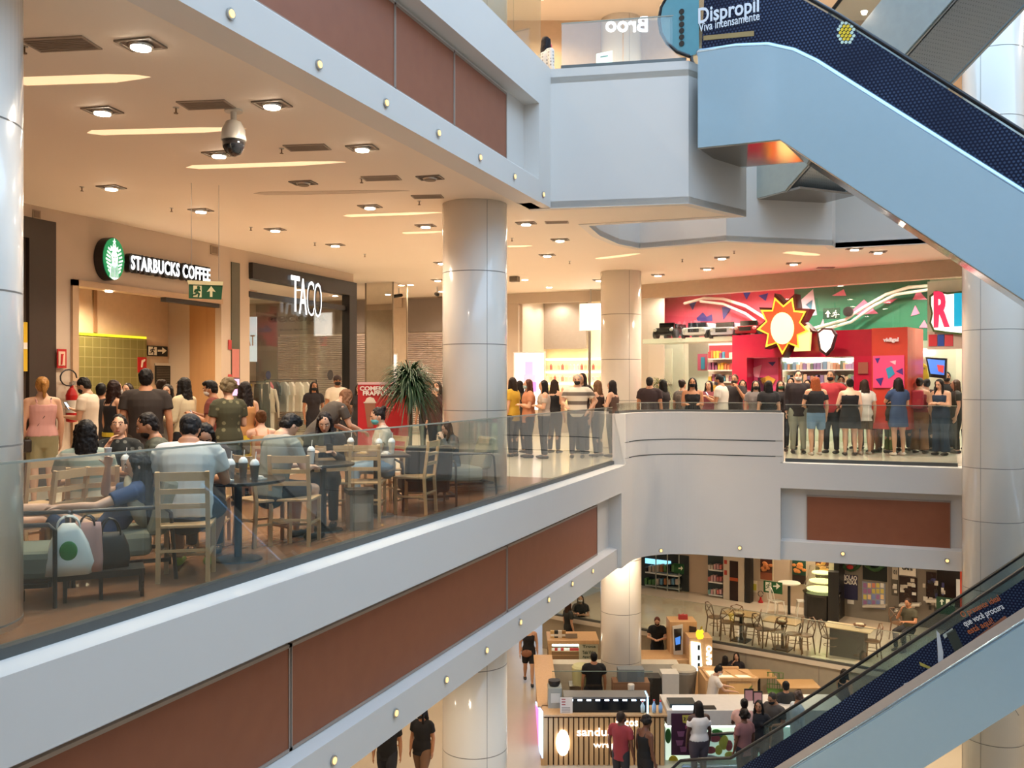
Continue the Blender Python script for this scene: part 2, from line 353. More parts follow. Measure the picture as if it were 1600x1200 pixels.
for i, (ya, yb) in enumerate(((3.6, 6.35), (6.36, 8.85), (8.86, 10.4), (10.41, 12.2))):
    tpanel(-4.85, ya, -4.85, yb, 4.83, 5.80, 0, 'p', ['terracotta panel on the upper left fascia, cut by the top of the picture', 'long terracotta panel on the upper left fascia above the curved row of lamps', 'terracotta panel on the upper left fascia, second from the white landing', 'terracotta panel on the upper left fascia, nearest the white landing'][i])
tpanel(-1.12, 19.78, 1.58, 19.78, -1.66, -.70, 0, 'p', 'framed terracotta panel under the far railing beside the big pillar')
# small round fascia lamps
def fas_lamp(p, n, label, g):
    r = thing('fascia_lamp', p, 0, label, 'lamp', g)
    n = Vector(n)
    MB().tube([(0,0,0), tuple(n*.02)], .046, 16, cap='flat').build('rim', STEEL, r, smooth=False)
    MB().tube([tuple(n*.015), tuple(n*.026)], .032, 16, cap='flat').build('lens', em('ffcf86', .6), r)
fx = -4.55
LOWL = Plane((fx, 0, 0), (1, 0, 0)); FARL = Plane((0, 19.6, 0), (0, -1, 0)); CURL = None
for i, (u, v) in enumerate(((520, 1188), (617, 1114), (696, 1062), (759, 1016), (812, 972), (856, 937), (893, 912), (925, 892))):
    p = LOWL.hit(u, v); fas_lamp(p, (1, 0, 0), ('small lamp low on the left fascia, number %s from the picture bottom' % ['one','two','three','four','five','six','seven','eight'][i]), 'lamps along the lower left fascia')
for i, (u, v) in enumerate(((1156, 856), (1317, 865), (1480, 876))):
    p = Plane((0, 19.52 if u < 1200 else 19.6, 0), (0, -1, 0)).hit(u, v); fas_lamp(p, (0, -1, 0), ['small round lamp on the curved white wall left of the terracotta panel', 'small round lamp under the far terracotta panel', 'small round yellow lamp beside the big pillar'][i], 'lamps along the far fascia')
fas_lamp((-3.95, 18.72, -1.86), (.7, -.7, 0), 'small round lamp in the curve of the white fascia', 'lamps along the far fascia')
UPL = Plane((-4.6, 0, 0), (1, 0, 0))
for i, (u, v) in enumerate(((359, 22), (497, 101), (602, 161), (684, 208), (749, 246), (803, 276), (848, 304))):
    p = UPL.hit(u, v); fas_lamp(p, (1, 0, 0), 'small lamp on the upper left fascia, number %s from the top edge' % ['one','two','three','four','five','six','seven'][i], 'lamps along the upper left fascia')
# walls -------------------------------------------------------------------
LW = Plane((-12, 0, 0), (1, 0, 0)); BK = Plane((0, 26, 0), (0, -1, 0))
TOY = Plane((-5.75, 24.9, 0), (-.32, -.947, 0)); 
w = MB(); w.box(-12.15, -12, -6, 8.0, 0, CZ).box(-12.15, -12, 10.85, 11.15, 0, CZ).box(-12.15, -12, 11.15, 14.85, 3.3, CZ).box(-12.15, -12, 14.85, 15.75, 0, CZ).box(-12.15, -12, 8.0, 10.85, 4.17, CZ).box(-12.15, -12, 15.75, 19.9, 4.12, CZ)
struct(w.build('wall_left', CREAM))
struct(MB().box(-15, -14.9, -6, 15.8, 0, CZ).box(-15, -12, -6.1, -6, 0, CZ).box(-24, -12.15, 15.6, 15.75, 0, CZ).box(-24.1, -24, 15.6, 31, 0, CZ).build('wall_left_back', CREAM))
struct(MB().box(-24, 9.5, 31, 31.1, 0, CZ).build('wall_back', CREAM))
struct(MB().box(-15, -4.8, -6.15, -6, LZ, 10.8).build('wall_near_left', CREAM))
struct(MB().box(-12.2, -12, -6, 31, ZL, LZ).build('wall_lower_left', CREAM))
struct(MB().box(-12.2, -12, -6, 31, ZU, 10.8).box(-12.2, 9.5, 27, 27.2, ZU, 10.8).build('wall_upper_left', CREAM))
struct(MB().box(-12.2, 12, 36, 36.2, ZL, LZ).build('wall_lower_back', CREAM))
# opposite side of the void, behind and to the right of the viewer; unseen, also built to shut out sideways sky light
struct(MB().box(9.5, 9.8, -6, 31, -.6, 0).box(9.5, 9.8, -6, 31, CZ, 6.5).box(9.5, 9.8, -6, 31, LZ, -.6).box(9.4, 9.8, -6, 31, 10.6, 12).build('wall_right', WHITE))
struct(MB().box(12.5, 12.7, -8, 37, ZL, 12).build('wall_right_enclosure', CREAM))
struct(MB().box(-15, 12.7, -8.2, -8, ZL, 12).build('wall_near_enclosure', CREAM))
struct(MB().prism([(-4.7, -8), (12.5, -8), (12.5, -.9), (-4.7, -.9)], -.6, 0).build('floor_near', FLOORM))
struct(MB().prism([(-4.7, -8), (12.5, -8), (12.5, -.9), (-4.7, -.9)], CZ, 6.5).build('ceiling_near', WHITE))
struct(MB().box(-15, -4.7, -6, 31, 10.8, 12).box(-15, 9.8, 19.5, 31, 10.8, 12).build('wall_roof_edge', WHITE))
struct(MB().box(-12.2, 12.6, 31, 36, LZ, LZ+.2).build('ceiling_lower_back', CEIL))
# pillars -------------------------------------------------------------------
def pillar(x, y, r, z0, z1, label, zs, g='round white glossy pillars', seam=None):
    e = thing('pillar', (x, y, z0), 0, label, 'pillar', g); e['kind'] = 'structure'
    MB().lathe([(r, 0), (r, z1-z0)], seg=64).build('shaft', PILLAR, e, smooth=False).data.polygons.foreach_set('use_smooth', [True]*64+[False]*2)
    m = MB()
    for z in zs: m.lathe([(r+.0012, z-z0-.006), (r+.0012, z-z0+.006)], seg=48)
    for a in (seam or (-50, 70, 190)):
        a = math.radians(a); c, s_ = math.cos(a), math.sin(a)
        m.bar((c*(r-.001), s_*(r-.001), .01), (c*(r-.001), s_*(r-.001), z1-z0-.01), .006, .006)
    m.build('joints', JOINT, e)
JZ = [-5.6, -4.1, -2.9, -.6, .75, 1.4, 2.6, 3.85]
def stack(x, y, r, nm, seam):
    pillar(x, y, r, 0, CZ, 'round white glossy pillar on the middle floor, '+nm, [z for z in (.05, 1.2, 2.2, 3.3) if z > 0], seam=seam)
    pillar(x, y, r, ZL, LZ, 'round white glossy pillar on the lower floor, '+nm, [-5.2, -4.0, -2.7], seam=seam)
    pillar(x, y, r, ZU, 10.6, 'round white glossy pillar on the upper floor, '+nm, [7.6, 8.8], seam=seam)
stack(-5.62, 4.15, .5, 'at the left edge', (-85, 70, 190))
stack(-5.62, 12.9, .5, 'rising behind the glass railing at centre', (-45, 70, 190))
stack(-5.62, 21.95, .5, 'behind the striped shirt man and the toy shop corner', (-52, 70, 190))
pillar(2.25, 19.12, .53, ZL, 12, 'tall white glossy pillar rising through all floors at right', [-5, -3.6, -2.2, -.93, .05, 1.31, 2.6, 3.82, 5.2, 6.5, 7.76, 9, 10.2], seam=(-120, -20, 60, 180))
# glass railings --------------------------------------------------------------
def railing(path, z0, z1, label, step=1.25, name='glass_railing', cap=True, g=None):
    e = thing(name, (path[0][0], path[0][1], z0), 0, label, 'railing', g); o = Vector((path[0][0], path[0][1], z0))
    P = [Vector((p[0], p[1], 0)) for p in path]; pts = [P[0]]
    for a, b in zip(P, P[1:]):
        n = max(1, round((b-a).length/step)) if (b-a).length > step*.7 else 1
        pts += [a + (b-a)*(k/n) for k in range(1, n+1)]
    for a, b in zip(pts, pts[1:]):
        d = (b-a).normalized(); n = Vector((d.y, -d.x, 0)); g2 = .006
        a2 = a + d*g2 - Vector((o.x, o.y, 0)); b2 = b - d*g2 - Vector((o.x, o.y, 0)); L = z1-z0
        MB().slab([a2 + n*.007, b2+n*.007, b2+n*.007+Vector((0,0,L)), a2+n*.007+Vector((0,0,L))], n, .014).build('pane', GLASS, e)
    q = [(p.x-o.x, p.y-o.y) for p in pts]
    if cap:
        c = sweep('channel', q, [(-.045, -.02), (-.045, .05), (.045, .05), (.045, -.02)], DSTEEL, e)
        c = sweep('top_edge', q, [(-.012, z1-z0-.006), (-.012, z1-z0+.008), (.012, z1-z0+.008), (.012, z1-z0-.006)], mat('green_glass_edge', (.34, .34, .27), .2), e)
    return e
railing([(-4.75, 2.2), (-4.75, 17.82)], 0, 1.13, 'long glass railing in front of the cafe seating', 1.42)
railing([(-4.68, 17.95), *[(x+.07 if i < 12 else x, y-.07 if i > 11 else y) for i, (x, y) in enumerate(fil)], (xs, 19.73)], 1.0, 1.2, 'low glass strip on top of the curved white parapet', 2.5)
railing([(xs+.08, 19.75), (1.7, 19.75)], 0, 1.17, 'glass railing holding back the crowd before the toy shop', 1.75)
railing([(2.85, 19.75), (9.3, 19.75)], 0, 1.17, 'glass railing right of the big pillar', 1.6)
railing([(-4.72, 4), (-4.72, 13.4)], 6.55, 7.6, 'glass railing of the upper floor over the terracotta panels', 1.2)
railing([(-4.45, 13.62), (-2.55, 13.98)], 6.55, 7.27, 'glass railing on the white upper landing', 1.0)
# ceiling fixtures -----------------------------------------------------------------
DL = [(220, 68, 1), (425, 162, 1), (160, 172, 1), (342, 240, 1), (566, 230, 1), (174, 292, 1), (314, 328, 1), (430, 358, 1), (524, 382, 1), (578, 322, 1), (822, 348, 1), (875, 374, 1), (855, 398, 1), (690, 410, 1), (665, 352, 1), (474, 285, 0), (672, 277, 0),
      (1028, 429, 1), (1105, 419, 1), (1128, 402, 1), (1335, 388, 1), (1372, 393, 1), (936, 437, 1), (684, 437, 1), (760, 440, 1), (1240, 411, 1)]
WORDS = 'over the cafe'
def near_words(i, u, v):
    hz = 'far left' if u < 200 else 'left' if u < 400 else 'left of the tall centre pillar' if u < 700 else 'right of the tall centre pillar' if u < 930 else 'before the toy shop'
    return hz
def spot(loc, power, col=(1, .83, .63), ang=150, rad=.06, parent=None):
    l = bpy.data.lights.new('downlight', 'SPOT'); l.energy = power; l.color = col; l.spot_size = math.radians(ang); l.spot_blend = .6; l.shadow_soft_size = rad
    o = bpy.data.objects.new('bulb', l); COL.objects.link(o); o.location = loc
    if parent: o.parent = parent
    return o
ordn = ['first', 'second', 'third', 'fourth', 'fifth', 'sixth', 'seventh', 'eighth', 'ninth', 'tenth']
cnt = {}
DLP = sorted(DL, key=lambda q: q[1])
for u, v, on in DLP:
    p = onz(u, v, CZ); w = near_words(0, u, v); cnt[w] = cnt.get(w, 0)+1
    e = thing('ceiling_light', p, math.radians(8), '%s square recessed ceiling downlight, %s counting from the camera, %s' % ('glowing' if on else 'unlit', ordn[min(9, cnt[w]-1)], w), 'ceiling light', 'recessed downlights of the middle floor')
    m = MB(); s = .165; y_ = .12
    m.box(-s, s, -y_, -y_+.02, -.015, 0).box(-s, s, y_-.02, y_, -.015, 0).box(-s, -s+.025, -y_+.02, y_-.02, -.015, 0).box(s-.025, s, -y_+.02, y_-.02, -.015, 0)
    m.build('frame', mat('downlight_trim', (.22, .17, .13), .5), e)
    MB().box(-.138, .138, -.1, .1, -.006, 0).build('recess', mat('downlight_recess', (.10, .06, .04), .6), e)
    rf = MB().lathe([(.085, -.035), (.098, -.02), (.098, 0)], seg=20).build('reflector', STEEL, e)
    MB().lathe([(.078, -.045), (.08, -.03)], seg=20).build('lens', em('fff0d8', 20.0) if on else cm('8a7a68'), rf)
    if on: spot((0, 0, -.06), 140, ang=130, parent=e)
VE = [(95, 68, .55), (322, 163, .5), (480, 230, .5), (596, 278, .5), (668, 307, .45), (870, 347, .4), (1290, 418, .4)]
for i, (u, v, s) in enumerate(VE):
    p = onz(u, v, CZ); e = thing('ceiling_vent', p, math.radians(14), '%s ceiling air vent, %s' % ('brownish square louvred', ['above the left pillar, nearest the camera', 'just above the dome camera', 'between two rows of downlights left of centre', 'next to the unlit downlights', 'beside the top of the centre pillar', 'under the white landing', 'over the toy shop queue'][i]), 'vent', 'air vents in the middle ceiling')
    m = MB(); h = s/2
    g_ = h*.52
    m.box(-h, h, -g_, -g_+.02, -.012, 0).box(-h, h, g_-.02, g_, -.012, 0).box(-h, -h+.02, -g_+.02, g_-.02, -.012, 0).box(h-.02, h, -g_+.02, g_-.02, -.012, 0)
    m.build('frame', mat('vent_metal', (.33, .25, .19), .5), e)
    m = MB()
    for k in range(7): m.box(-h+.02, h-.02, -g_+.02+k*(2*g_-.04)/7, -g_+.02+(k+.6)*(2*g_-.04)/7, -.01, 0)
    m.build('louvres', mat('vent_slat', (.22, .165, .125), .6), e)
SPR = [(38, 76), (275, 172), (440, 236), (128, 296), (268, 329), (565, 283), (392, 359), (492, 383), (570, 401), (655, 318), (1066, 409), (1147, 396), (800, 376), (890, 412)]
sp0 = None
for i, (u, v) in enumerate(SPR):
    p = onz(u, v-4, CZ)
    if sp0 is None:
        sp0 = thing('ceiling_sprinkler', p, 0, 'small fire sprinkler head hanging from the middle ceiling', 'sprinkler', 'sprinkler heads of the middle ceiling')
        MB().lathe([(.03, -.006), (.03, 0)], seg=12).build('flange', STEEL, sp0)
        MB().lathe([(.008, -.055), (.008, 0)], seg=8).lathe([(.022, -.062), (.022, -.055)], seg=12).build('nozzle', mat('sprinkler_brass', (.2, .13, .08), .4, .8), sp0)
    else: copy_tree(sp0, p, 0)
# long light coves
for i, (a, b, wd, on) in enumerate((((30, 127), (235, 120), .34, 1), ((150, 207), (385, 201), .3, 1), ((305, 261), (540, 253), .3, 1), ((410, 302), (640, 298), .3, 0), ((545, 337), (690, 332), .3, 1), ((632, 364), (692, 362), .3, 1), ((935, 404), (1000, 396), .35, 1), ((795, 385), (832, 384), .3, 1), ((1232, 394), (1280, 399), .5, 1))):
    p = onz(*a, CZ); q = onz(*b, CZ); d = (q-p).normalized(); n = Vector((-d.y, d.x, 0)); e = thing('light_cove', p, 0, ['long glowing light slot in the ceiling beside the left pillar', 'long glowing light slot behind the dome camera', 'long glowing light slot, third from the left pillar', 'unlit long slot in the ceiling beyond the glowing ones', 'glowing light slot reaching the top of the centre pillar', 'short glowing slot next to the centre pillar top', 'glowing light slot above the pillar by the toy shop', 'short glowing slot just right of the centre pillar', 'glowing slot over the toy shop crowd'][i], 'light cove', 'ceiling light slots')
    L = (q-p).length
    dn = Vector((0, 0, -1))
    wd *= .62
    MB().slab([n*(-wd/2)+dn*.004, d*(L*.72)+n*(-wd/2)+dn*.004, d*(L*.92)+n*(-wd*.30)+dn*.004, d*L+dn*.004, d*(L*.9)+n*(wd*.2)+dn*.004, d*(L*.7)+n*(wd/2)+dn*.004, n*(wd/2)+dn*.004, d*(-L*.06)+dn*.004], dn, .004).build('diffuser', em('ffdcae', .4) if on else mat('cove_unlit', (.6, .49, .39), .6), e)
    m = MB()
    m.bar(n*(wd*.52)+dn*.004, d*(L*.7)+n*(wd*.52)+dn*.004, .008, .008)
    m.build('edge', CEIL, e)
# dome camera
p = onz(365, 172, CZ)
e = thing('dome_camera', p, 0, 'white dome security camera with black glass eye hanging from the ceiling', 'security camera')
MB().lathe([(.09, -.02), (.09, 0)], seg=20).lathe([(.03, -.12), (.03, 0)], seg=12).build('mount', cm('cfc5b8', .4), e)
MB().lathe([(.02, -.1), (.075, -.12), (.115, -.2), (.125, -.3), (.125, -.31)][::-1], seg=24).build('housing', cm('d8d2c8', .35), e, smooth=True)
MB().lathe([(.02, -.47), (.075, -.44), (.108, -.38), (.118, -.31)], seg=24).build('dome', mat('black_glass', (.01, .01, .012), .05, coat=1), e, smooth=True)
p = onz(1364/2+1, 448, CZ)
e = thing('bullet_camera', p, 0, 'small dark bullet security camera left of the centre pillar', 'security camera')
MB().lathe([(.02, -.18), (.02, 0)], seg=10).build('mount', STEEL, e)
MB().tube([(-.06, .05, -.2), (.08, -.12, -.24)], .05, 12).build('housing', BLACK, e, smooth=True)
p = onz(804, 432, CZ)
e = thing('ceiling_speaker', p, 0, 'small grey box fixed on the ceiling right of the centre pillar', 'speaker')
MB().box(-.12, .12, -.08, .08, -.14, 0).build('body', cm('8d8275'), e, bevel=.01); MB().box(-.1, .1, -.085, -.08, -.12, -.02).build('grille', cm('6d6458'), e)
# extra room light (lower floor, upper floor, shops): lamps added in grids for brightness
def lampgrid(xs_, ys_, z, power, name, label, group, cat='ceiling light', col=(1, .82, .6), sz=.08):
    first = None
    for x in xs_:
        for y in ys_:
            if first is None:
                first = thing(name, (x, y, z), 0, label, cat, group)
                MB().lathe([(sz+.02, -.01), (sz+.02, 0)], seg=16).build('rim', cm('e8e0d4', .4), first)
                MB().lathe([(sz, -.016), (sz, -.006)], seg=16).build('lens', em('fff0d8', 16.0), first)
                spot((0, 0, -.04), power, col, parent=first)
            else: copy_tree(first, (x, y, z), 0)
lampgrid((-10.6, -8, -5.3), (10.5, 14.2, 17.6, 21, 25), LZ, 52, 'extra_downlight', 'round ceiling downlight on the lower floor', 'round downlights of the lower floor')
lampgrid((-1.5, 1.5, 5), (21.5, 25, 29), LZ, 120, 'extra_downlight', 'round ceiling downlight over the lower cafe and shops', 'round downlights over the lower cafe')  # added to brighten the lower shop wall
lampgrid((-10, -7), (8, 12, 16, 20, 24), 10.6, 150, 'extra_downlight', 'round ceiling downlight on the upper floor', 'round downlights of the upper floor')
lampgrid((-3, 1, 5), (21.5, 25), 10.6, 150, 'extra_downlight', 'round ceiling downlight above the far upper floor', 'round downlights of the far upper floor')

lampgrid((-16.5, -13.6), (17.0, 18.8), CZ, 60, 'extra_downlight', 'round ceiling downlight inside the clothes shop', 'round downlights of the clothes shop')  # shop lamps added at hidden spots to brighten dark interiors
lampgrid((-15.5, -11.8, -8.4), (22.6, 24.6), CZ, 70, 'extra_downlight', 'round ceiling downlight before the closed shutter', 'round downlights before the shutter')
lampgrid((-9.2, -7.9, -6.5), (26.7, 27.7), CZ, 42, 'extra_downlight', 'round ceiling downlight inside the cosmetics shop', 'round downlights of the cosmetics shop', col=(1, .92, .8))
# ================================================================ ESCALATORS
SKIRT = mat('escalator_skirt_metal', (.42, .60, .78), .22, .85)
PANEL = mat('escalator_side_panel', (.36, .50, .58), .10, var=.01, coat=.3)
RUBBER = mat('handrail_rubber', (.012, .012, .014), .3)
DECAL = film_mat('blue_honeycomb_film', (.006, .009, .028), (.075, .12, .23), .052, YAW-math.atan2(.5, .866))
TGLASS = glass('escalator_glass', (.70, .78, .80), 1.6, .9, .05, (.2, .3, .35))
DB, DC = .866, .5
ED = RV*DB - FV*DC; EQ = RV*DC + FV*DB                     # run and width directions of the escalators
def escalator(P0, bot, top, rail, decal, width, label, name='escalator', origin=0):
    """outline points are (pixel u, v) turned into metres at distance T; the machine is aligned with the building's skew axis"""
    pl = Plane(P0, -EQ)
    def C(u, v):
        h = pl.hit(u, v); return ((h-P0).dot(ED), max(h.z, ZL+.02))
    e = thing(name, P0, 0, label, 'escalator')
    def w3(s, z, d): return ED*s + EQ*d + Vector((0, 0, z))
    B = [C(*p) for p in bot]; Tp = [C(*p) for p in top]; Rl = [C(*p) for p in rail]
    for side, d in (('near', 0), ('far', width)):
        pts = [w3(s, z, d) for s, z in B] + [w3(s, z, d) for s, z in Tp[::-1]]
        MB().slab(pts, -EQ, -.05 if side == 'near' else .05).build('side_panel', PANEL, e)
        m = MB()
        pr = [w3(s, z+.02, d+(.02 if side == 'near' else -.02)) for s, z in Tp]
        m.tube(pr, [(.05, .06)]*len(pr), 10, ref=tuple(EQ)); m.build('skirt_cap', SKIRT, e, smooth=True)
        gp = [w3(s, z, d+.05) for s, z in Tp] + [w3(s, z, d+.05) for s, z in Rl[::-1]]
        MB().slab(gp, -EQ, .012).build('glass_panel', TGLASS, e)
        MB().tube([w3(s, z, d+.05) for s, z in Rl], [(.04, .03)]*len(Rl), 10, ref=tuple(EQ)).build('handrail', RUBBER, e, smooth=True)
    # underside
    m = MB(); n = len(B)
    vs = [w3(s, z, .0) for s, z in B] + [w3(s, z, width) for s, z in B] + [w3(s, z+.03, .0) for s, z in B] + [w3(s, z+.03, width) for s, z in B]
    fs = []
    for i in range(n-1): fs += [(i, i+1, n+i+1, n+i), (2*n+i, 3*n+i, 3*n+i+1, 2*n+i+1), (i, 2*n+i, 2*n+i+1, i+1), (n+i, n+i+1, 3*n+i+1, 3*n+i)]
    fs += [(0, n, 3*n, 2*n), (n-1, 3*n-1, 4*n-1, 2*n-1)]
    m.add(vs, fs); m.build('underside', mat('polished_underside', (.30, .27, .24), .12, .9), e)
    # edge strip along bottom of near panel
    MB().tube([w3(s, z, -.005) for s, z in B], .014, 6).build('edge_trim', STEEL, e)
    # steps
    s0, z0 = Tp[0]; s1, z1 = Tp[-1]
    st = MB(); L = Tp
    q = Tp[0][0]
    while q < Tp[-1][0]-.4:
        for (a, za), (b, zb) in zip(L, L[1:]):
            if a <= q <= b or b <= q <= a:
                z = za + (zb-za)*(q-a)/(b-a+1e-9); break
        st.add([w3(q+i*.4, z-.25-j*.2, .12+kk*(width-.24)) for kk in (0, 1) for j in (0, 1) for i in (0, 1)], [(0,1,3,2),(4,6,7,5),(0,4,5,1),(2,3,7,6),(0,2,6,4),(1,5,7,3)])
        q += .4
    st.build('steps', mat('grooved_step_metal', (.2, .2, .21), .35, .8), e)
    if decal:
        pts = [w3(*C(*p), .032) for p in decal]
        MB().slab(pts, -EQ, .004).build('printed_film', DECAL, e)
    return e
circ = [(1085-57*math.sin(math.radians(a)), 30+57*math.cos(math.radians(a))) for a in range(10, 180, 20)]
PA = RV*2.70 + FV*13.82; PB = RV*3.55 + FV*17.3
e1 = escalator(PA, [(1092, 232), (1220, 219), (1820, 614)], [(1092, 84), (1150, 75), (1200, 73), (1240, 82), (1275, 99), (1820, 444)],
    circ + [(1085, -28), (1190, -29), (1235, -20), (1275, 2), (1310, 22), (1820, 345)],
    [(1095, 80), (1150, 72), (1200, 70), (1240, 79), (1275, 96), (1820, 440), (1820, 355), (1310, 30), (1275, 10), (1235, -12), (1190, -20), (1100, -18)], 1.45,
    'escalator at upper right falling to the right, pale blue side and dark blue honeycomb film')
P1 = Plane(PA, -EQ)
seg = MB()
for a, b in (((1270, 103), (1220, 220)), ((1479, 232), (1409, 337))):
    pa, pb = P1.hit(*a, .001) - PA, P1.hit(*b, .001)-PA; seg.bar(pa, pb, .012, .004, up=tuple(EQ))
seg.build('panel_seam', JOINT, e1)
poly('blue_glass_film', [(1036, 6), (1032, 30), (1036, 56), (1052, 80), (1072, 88), (1092, 84), (1092, -20), (1060, -18)], P1, -.03, .004, mat('teal_film', (.10, .32, .40), .3), None)
o = bpy.data.objects['blue_glass_film']; o.parent = e1; o.location = -PA
WT = cm('dfe6ee', .5)
def ptext(n, *a, **k):
    return text(n, *a, **k)
ptext('lettering', 'Dispropil', P1, 1091, 45, 1186, -.02, .31, WT, e1, bold=.02, ext=.003)
ptext('lettering', 'Viva intensamente', P1, 1092, 50, 1187, -.02, .13, WT, e1, ext=.003, bold=.01)
poly('film_badge', [(1099, 56), (1178, 48), (1178, 56), (1099, 63)], P1, -.025, .004, cm('a08a5a'), None)
o = bpy.data.objects['film_badge']; o.parent = e1; o.location = -PA
hx = MB(); hy = MB()
for i in range(7):
    for j in range(5):
        u = 1310+j*6+(i%2)*3; v = 36+i*5
        if (u-1321)**2/190+(v-51)**2/330 < 1:
            c = P1.hit(u, v, -.026)-PA; (hy if (u-1321)**2+(v-51)**2*.6 < 90 else hx).tube([c, c-EQ*.003], .024, 6, cap='flat')
hx.build('honeycomb_spots', cm('c8dcd0'), e1); hy.build('honeycomb_spots', cm('e8c628'), e1)
# round warning pictograms on the teal newel film
m = MB()
for v in (18, 28, 38, 48, 58, 68):
    c = P1.hit(1065, v, -.02)-PA; m.tube([c, c-EQ*.003], .042, 14, cap='flat')
m.build('pictograms', BLACK, e1)
e3 = escalator(PB, [(1030, 1300), (1200, 1300), (1330, 1270), (1820, 960)], [(1030, 1244), (1110, 1244), (1180, 1238), (1365, 1124), (1820, 833)],
    [(1062, 1240), (1046, 1228), (1046, 1205), (1062, 1190), (1100, 1187), (1140, 1178+8), (1250, 1119), (1600, 888), (1820, 742)],
    [(1190, 1228), (1365, 1117), (1820, 826), (1820, 765), (1600, 905), (1250, 1140), (1150, 1205)], 1.45,
    'escalator at lower right climbing to the right with printed blue film and grey side')
P3 = Plane(PB, -EQ)
sg = MB(); sg.bar(P3.hit(1530, 1022, .002)-PB, P3.hit(1592, 1118, .002)-PB, .012, .004, up=tuple(EQ)); sg.build('panel_seam', JOINT, e3)
for a, b in (((1365, 1120), (1600, 968)),):
    bd = MB()
    bd.slab([P3.hit(u, v, .012)-PB for u, v in ((1100, 1290), (1342, 1139), (1820, 828), (1820, 806), (1342, 1116), (1100, 1270))], -EQ, .01)
    bd.build('beige_ledge', mat('ledge_metal', (.52, .45, .40), .3, .2), e3)
rr3 = math.atan2(152, 235)
for s, a, b, v, c in (('O presente ideal', 1506, 1566, 968, 'b0623a'), ('que você procura', 1510, 1572, 982, 'dfe3e8'), ('está aqui!', 1516, 1556, 994, 'b0623a')):
    L = (b-a)/math.cos(rr3)
    ptext('lettering', s, P3, a, v, a+L, -.015, .13, cm(c, .5), e3, ext=.003, rot=-rr3 if False else rr3*1.0, bold=.012)
poly('film_patch', [(1520, 1000), (1570, 962), (1578, 970), (1528, 1006)], P3, -.022, .003, cm('9a6248'), None)
o = bpy.data.objects['film_patch']; o.parent = e3; o.location = -PB
# knife, cup and key printed on the film
def pr(name, pts, c):
    o = poly(name, pts, P3, -.02, .003, cm(c, .4), None); o.parent = e3; o.location = -PB
pr('printed_knife', [(1463, 985), (1468, 990), (1474, 1020), (1473, 1046), (1466, 1046), (1465, 1015)], 'b9c2cc')
pr('printed_jug', [(1478, 990), (1492, 982), (1510, 1022), (1497, 1029)], '2c3430')
pr('printed_jug_handle', [(1473, 992), (1488, 981), (1490, 986), (1476, 998)], 'a8b2ac')
pr('printed_corkscrew', [(1436, 1034), (1462, 1046), (1464, 1050), (1438, 1040)], 'a39a4a')
pr('printed_scissors', [(1412, 1068), (1426, 1064), (1426, 1066), (1412, 1071)], 'b9c2cc')
# second upper escalator, climbing towards the viewer
d2 = (RV*.436 - FV*.9); q2 = (RV*.9 + FV*.436)
S0 = RV*5.15 + FV*17.05
e2 = thing('escalator', S0 + Vector((0, 0, 0)), 0, 'grey escalator climbing towards the top right corner, seen from underneath', 'escalator')
def w2(L, z, d): return d2*L + q2*d + Vector((0, 0, z))
zb = 5.22; H = 1.15
bot2 = [(-1.2, zb), (0, zb), (8, zb+4.9)]; top2 = [(-1.2, zb+H+.25), (0, zb+H+.25), (.3, zb+H+.35), (8, zb+H+5.1)]
GP = mat('grey_side_panel', (.30, .38, .39), .12, coat=.3)
for d in (0, 1.4):
    MB().slab([w2(L, z, d) for L, z in bot2] + [w2(L, z, d) for L, z in top2[::-1]], -q2, -.05 if d == 0 else .05).build('side_panel', GP if d == 0 else PANEL, e2)
    MB().tube([w2(L, z+.95, d) for L, z in top2], [(.04, .03)]*4, 10, ref=tuple(q2)).build('handrail', RUBBER, e2, smooth=True)
    MB().slab([w2(L, z, d) for L, z in top2] + [w2(L, z+.93, d) for L, z in top2[::-1]], -q2, .012).build('glass_panel', TGLASS, e2)
    MB().tube([w2(L, z, d) for L, z in bot2], .022, 6).build('edge_trim', STEEL, e2)
PERF = dots_mat('perforated_underside', (.34, .36, .36), (.07, .08, .08), 26, .3, .35)
m = MB(); n = 3
vs = [w2(L, z, dd) for dd in (.06, 1.34) for L, z in bot2] + [w2(L, z+.04, dd) for dd in (.06, 1.34) for L, z in bot2]
fs = []
for i in range(2): fs += [(i, i+1, 3+i+1, 3+i), (6+i, 9+i, 10+i, 7+i)]
m.add(vs, fs); m.build('underside', PERF, e2)
MB().slab([w2(-1.2, zb-.02, .0), w2(.35, zb-.02, .0), w2(.35, zb-.02, 1.4), w2(-1.2, zb-.02, 1.4)], (0, 0, -1), .04).build('landing_underside', mat('polished_underside', (.3, .27, .24), .12, .9), e2)
# ================================================================ SHOPS OF THE MIDDLE FLOOR
def child(o, parent):                 # keep world place while becoming a part
    o.parent = parent; o.matrix_parent_inverse = Matrix.Translation(-Vector(parent.location)) if parent.rotation_euler.z == 0 else parent.matrix_world.inverted()
    return o
def T0(name, label, cat, group=None): return thing(name, (0, 0, 0), 0, label, cat, group)
def onwall(name, label, cat, at, group=None): return thing(name, at, 0, label, cat, group)
def PP(name, pix, pl, off, th, mt, par, **k): return child(poly(name, pix, pl, off, th, mt, None, **k), par)
def RR(name, u0, v0, u1, v1, pl, off, th, mt, par, **k): return child(rect(name, u0, v0, u1, v1, pl, off, th, mt, None, **k), par)
def TT(name, s, pl, u0, v0, u1, off, h, mt, par, **k): return child(text(name, s, pl, u0, v0, u1, off, h, mt, None, **k), par)
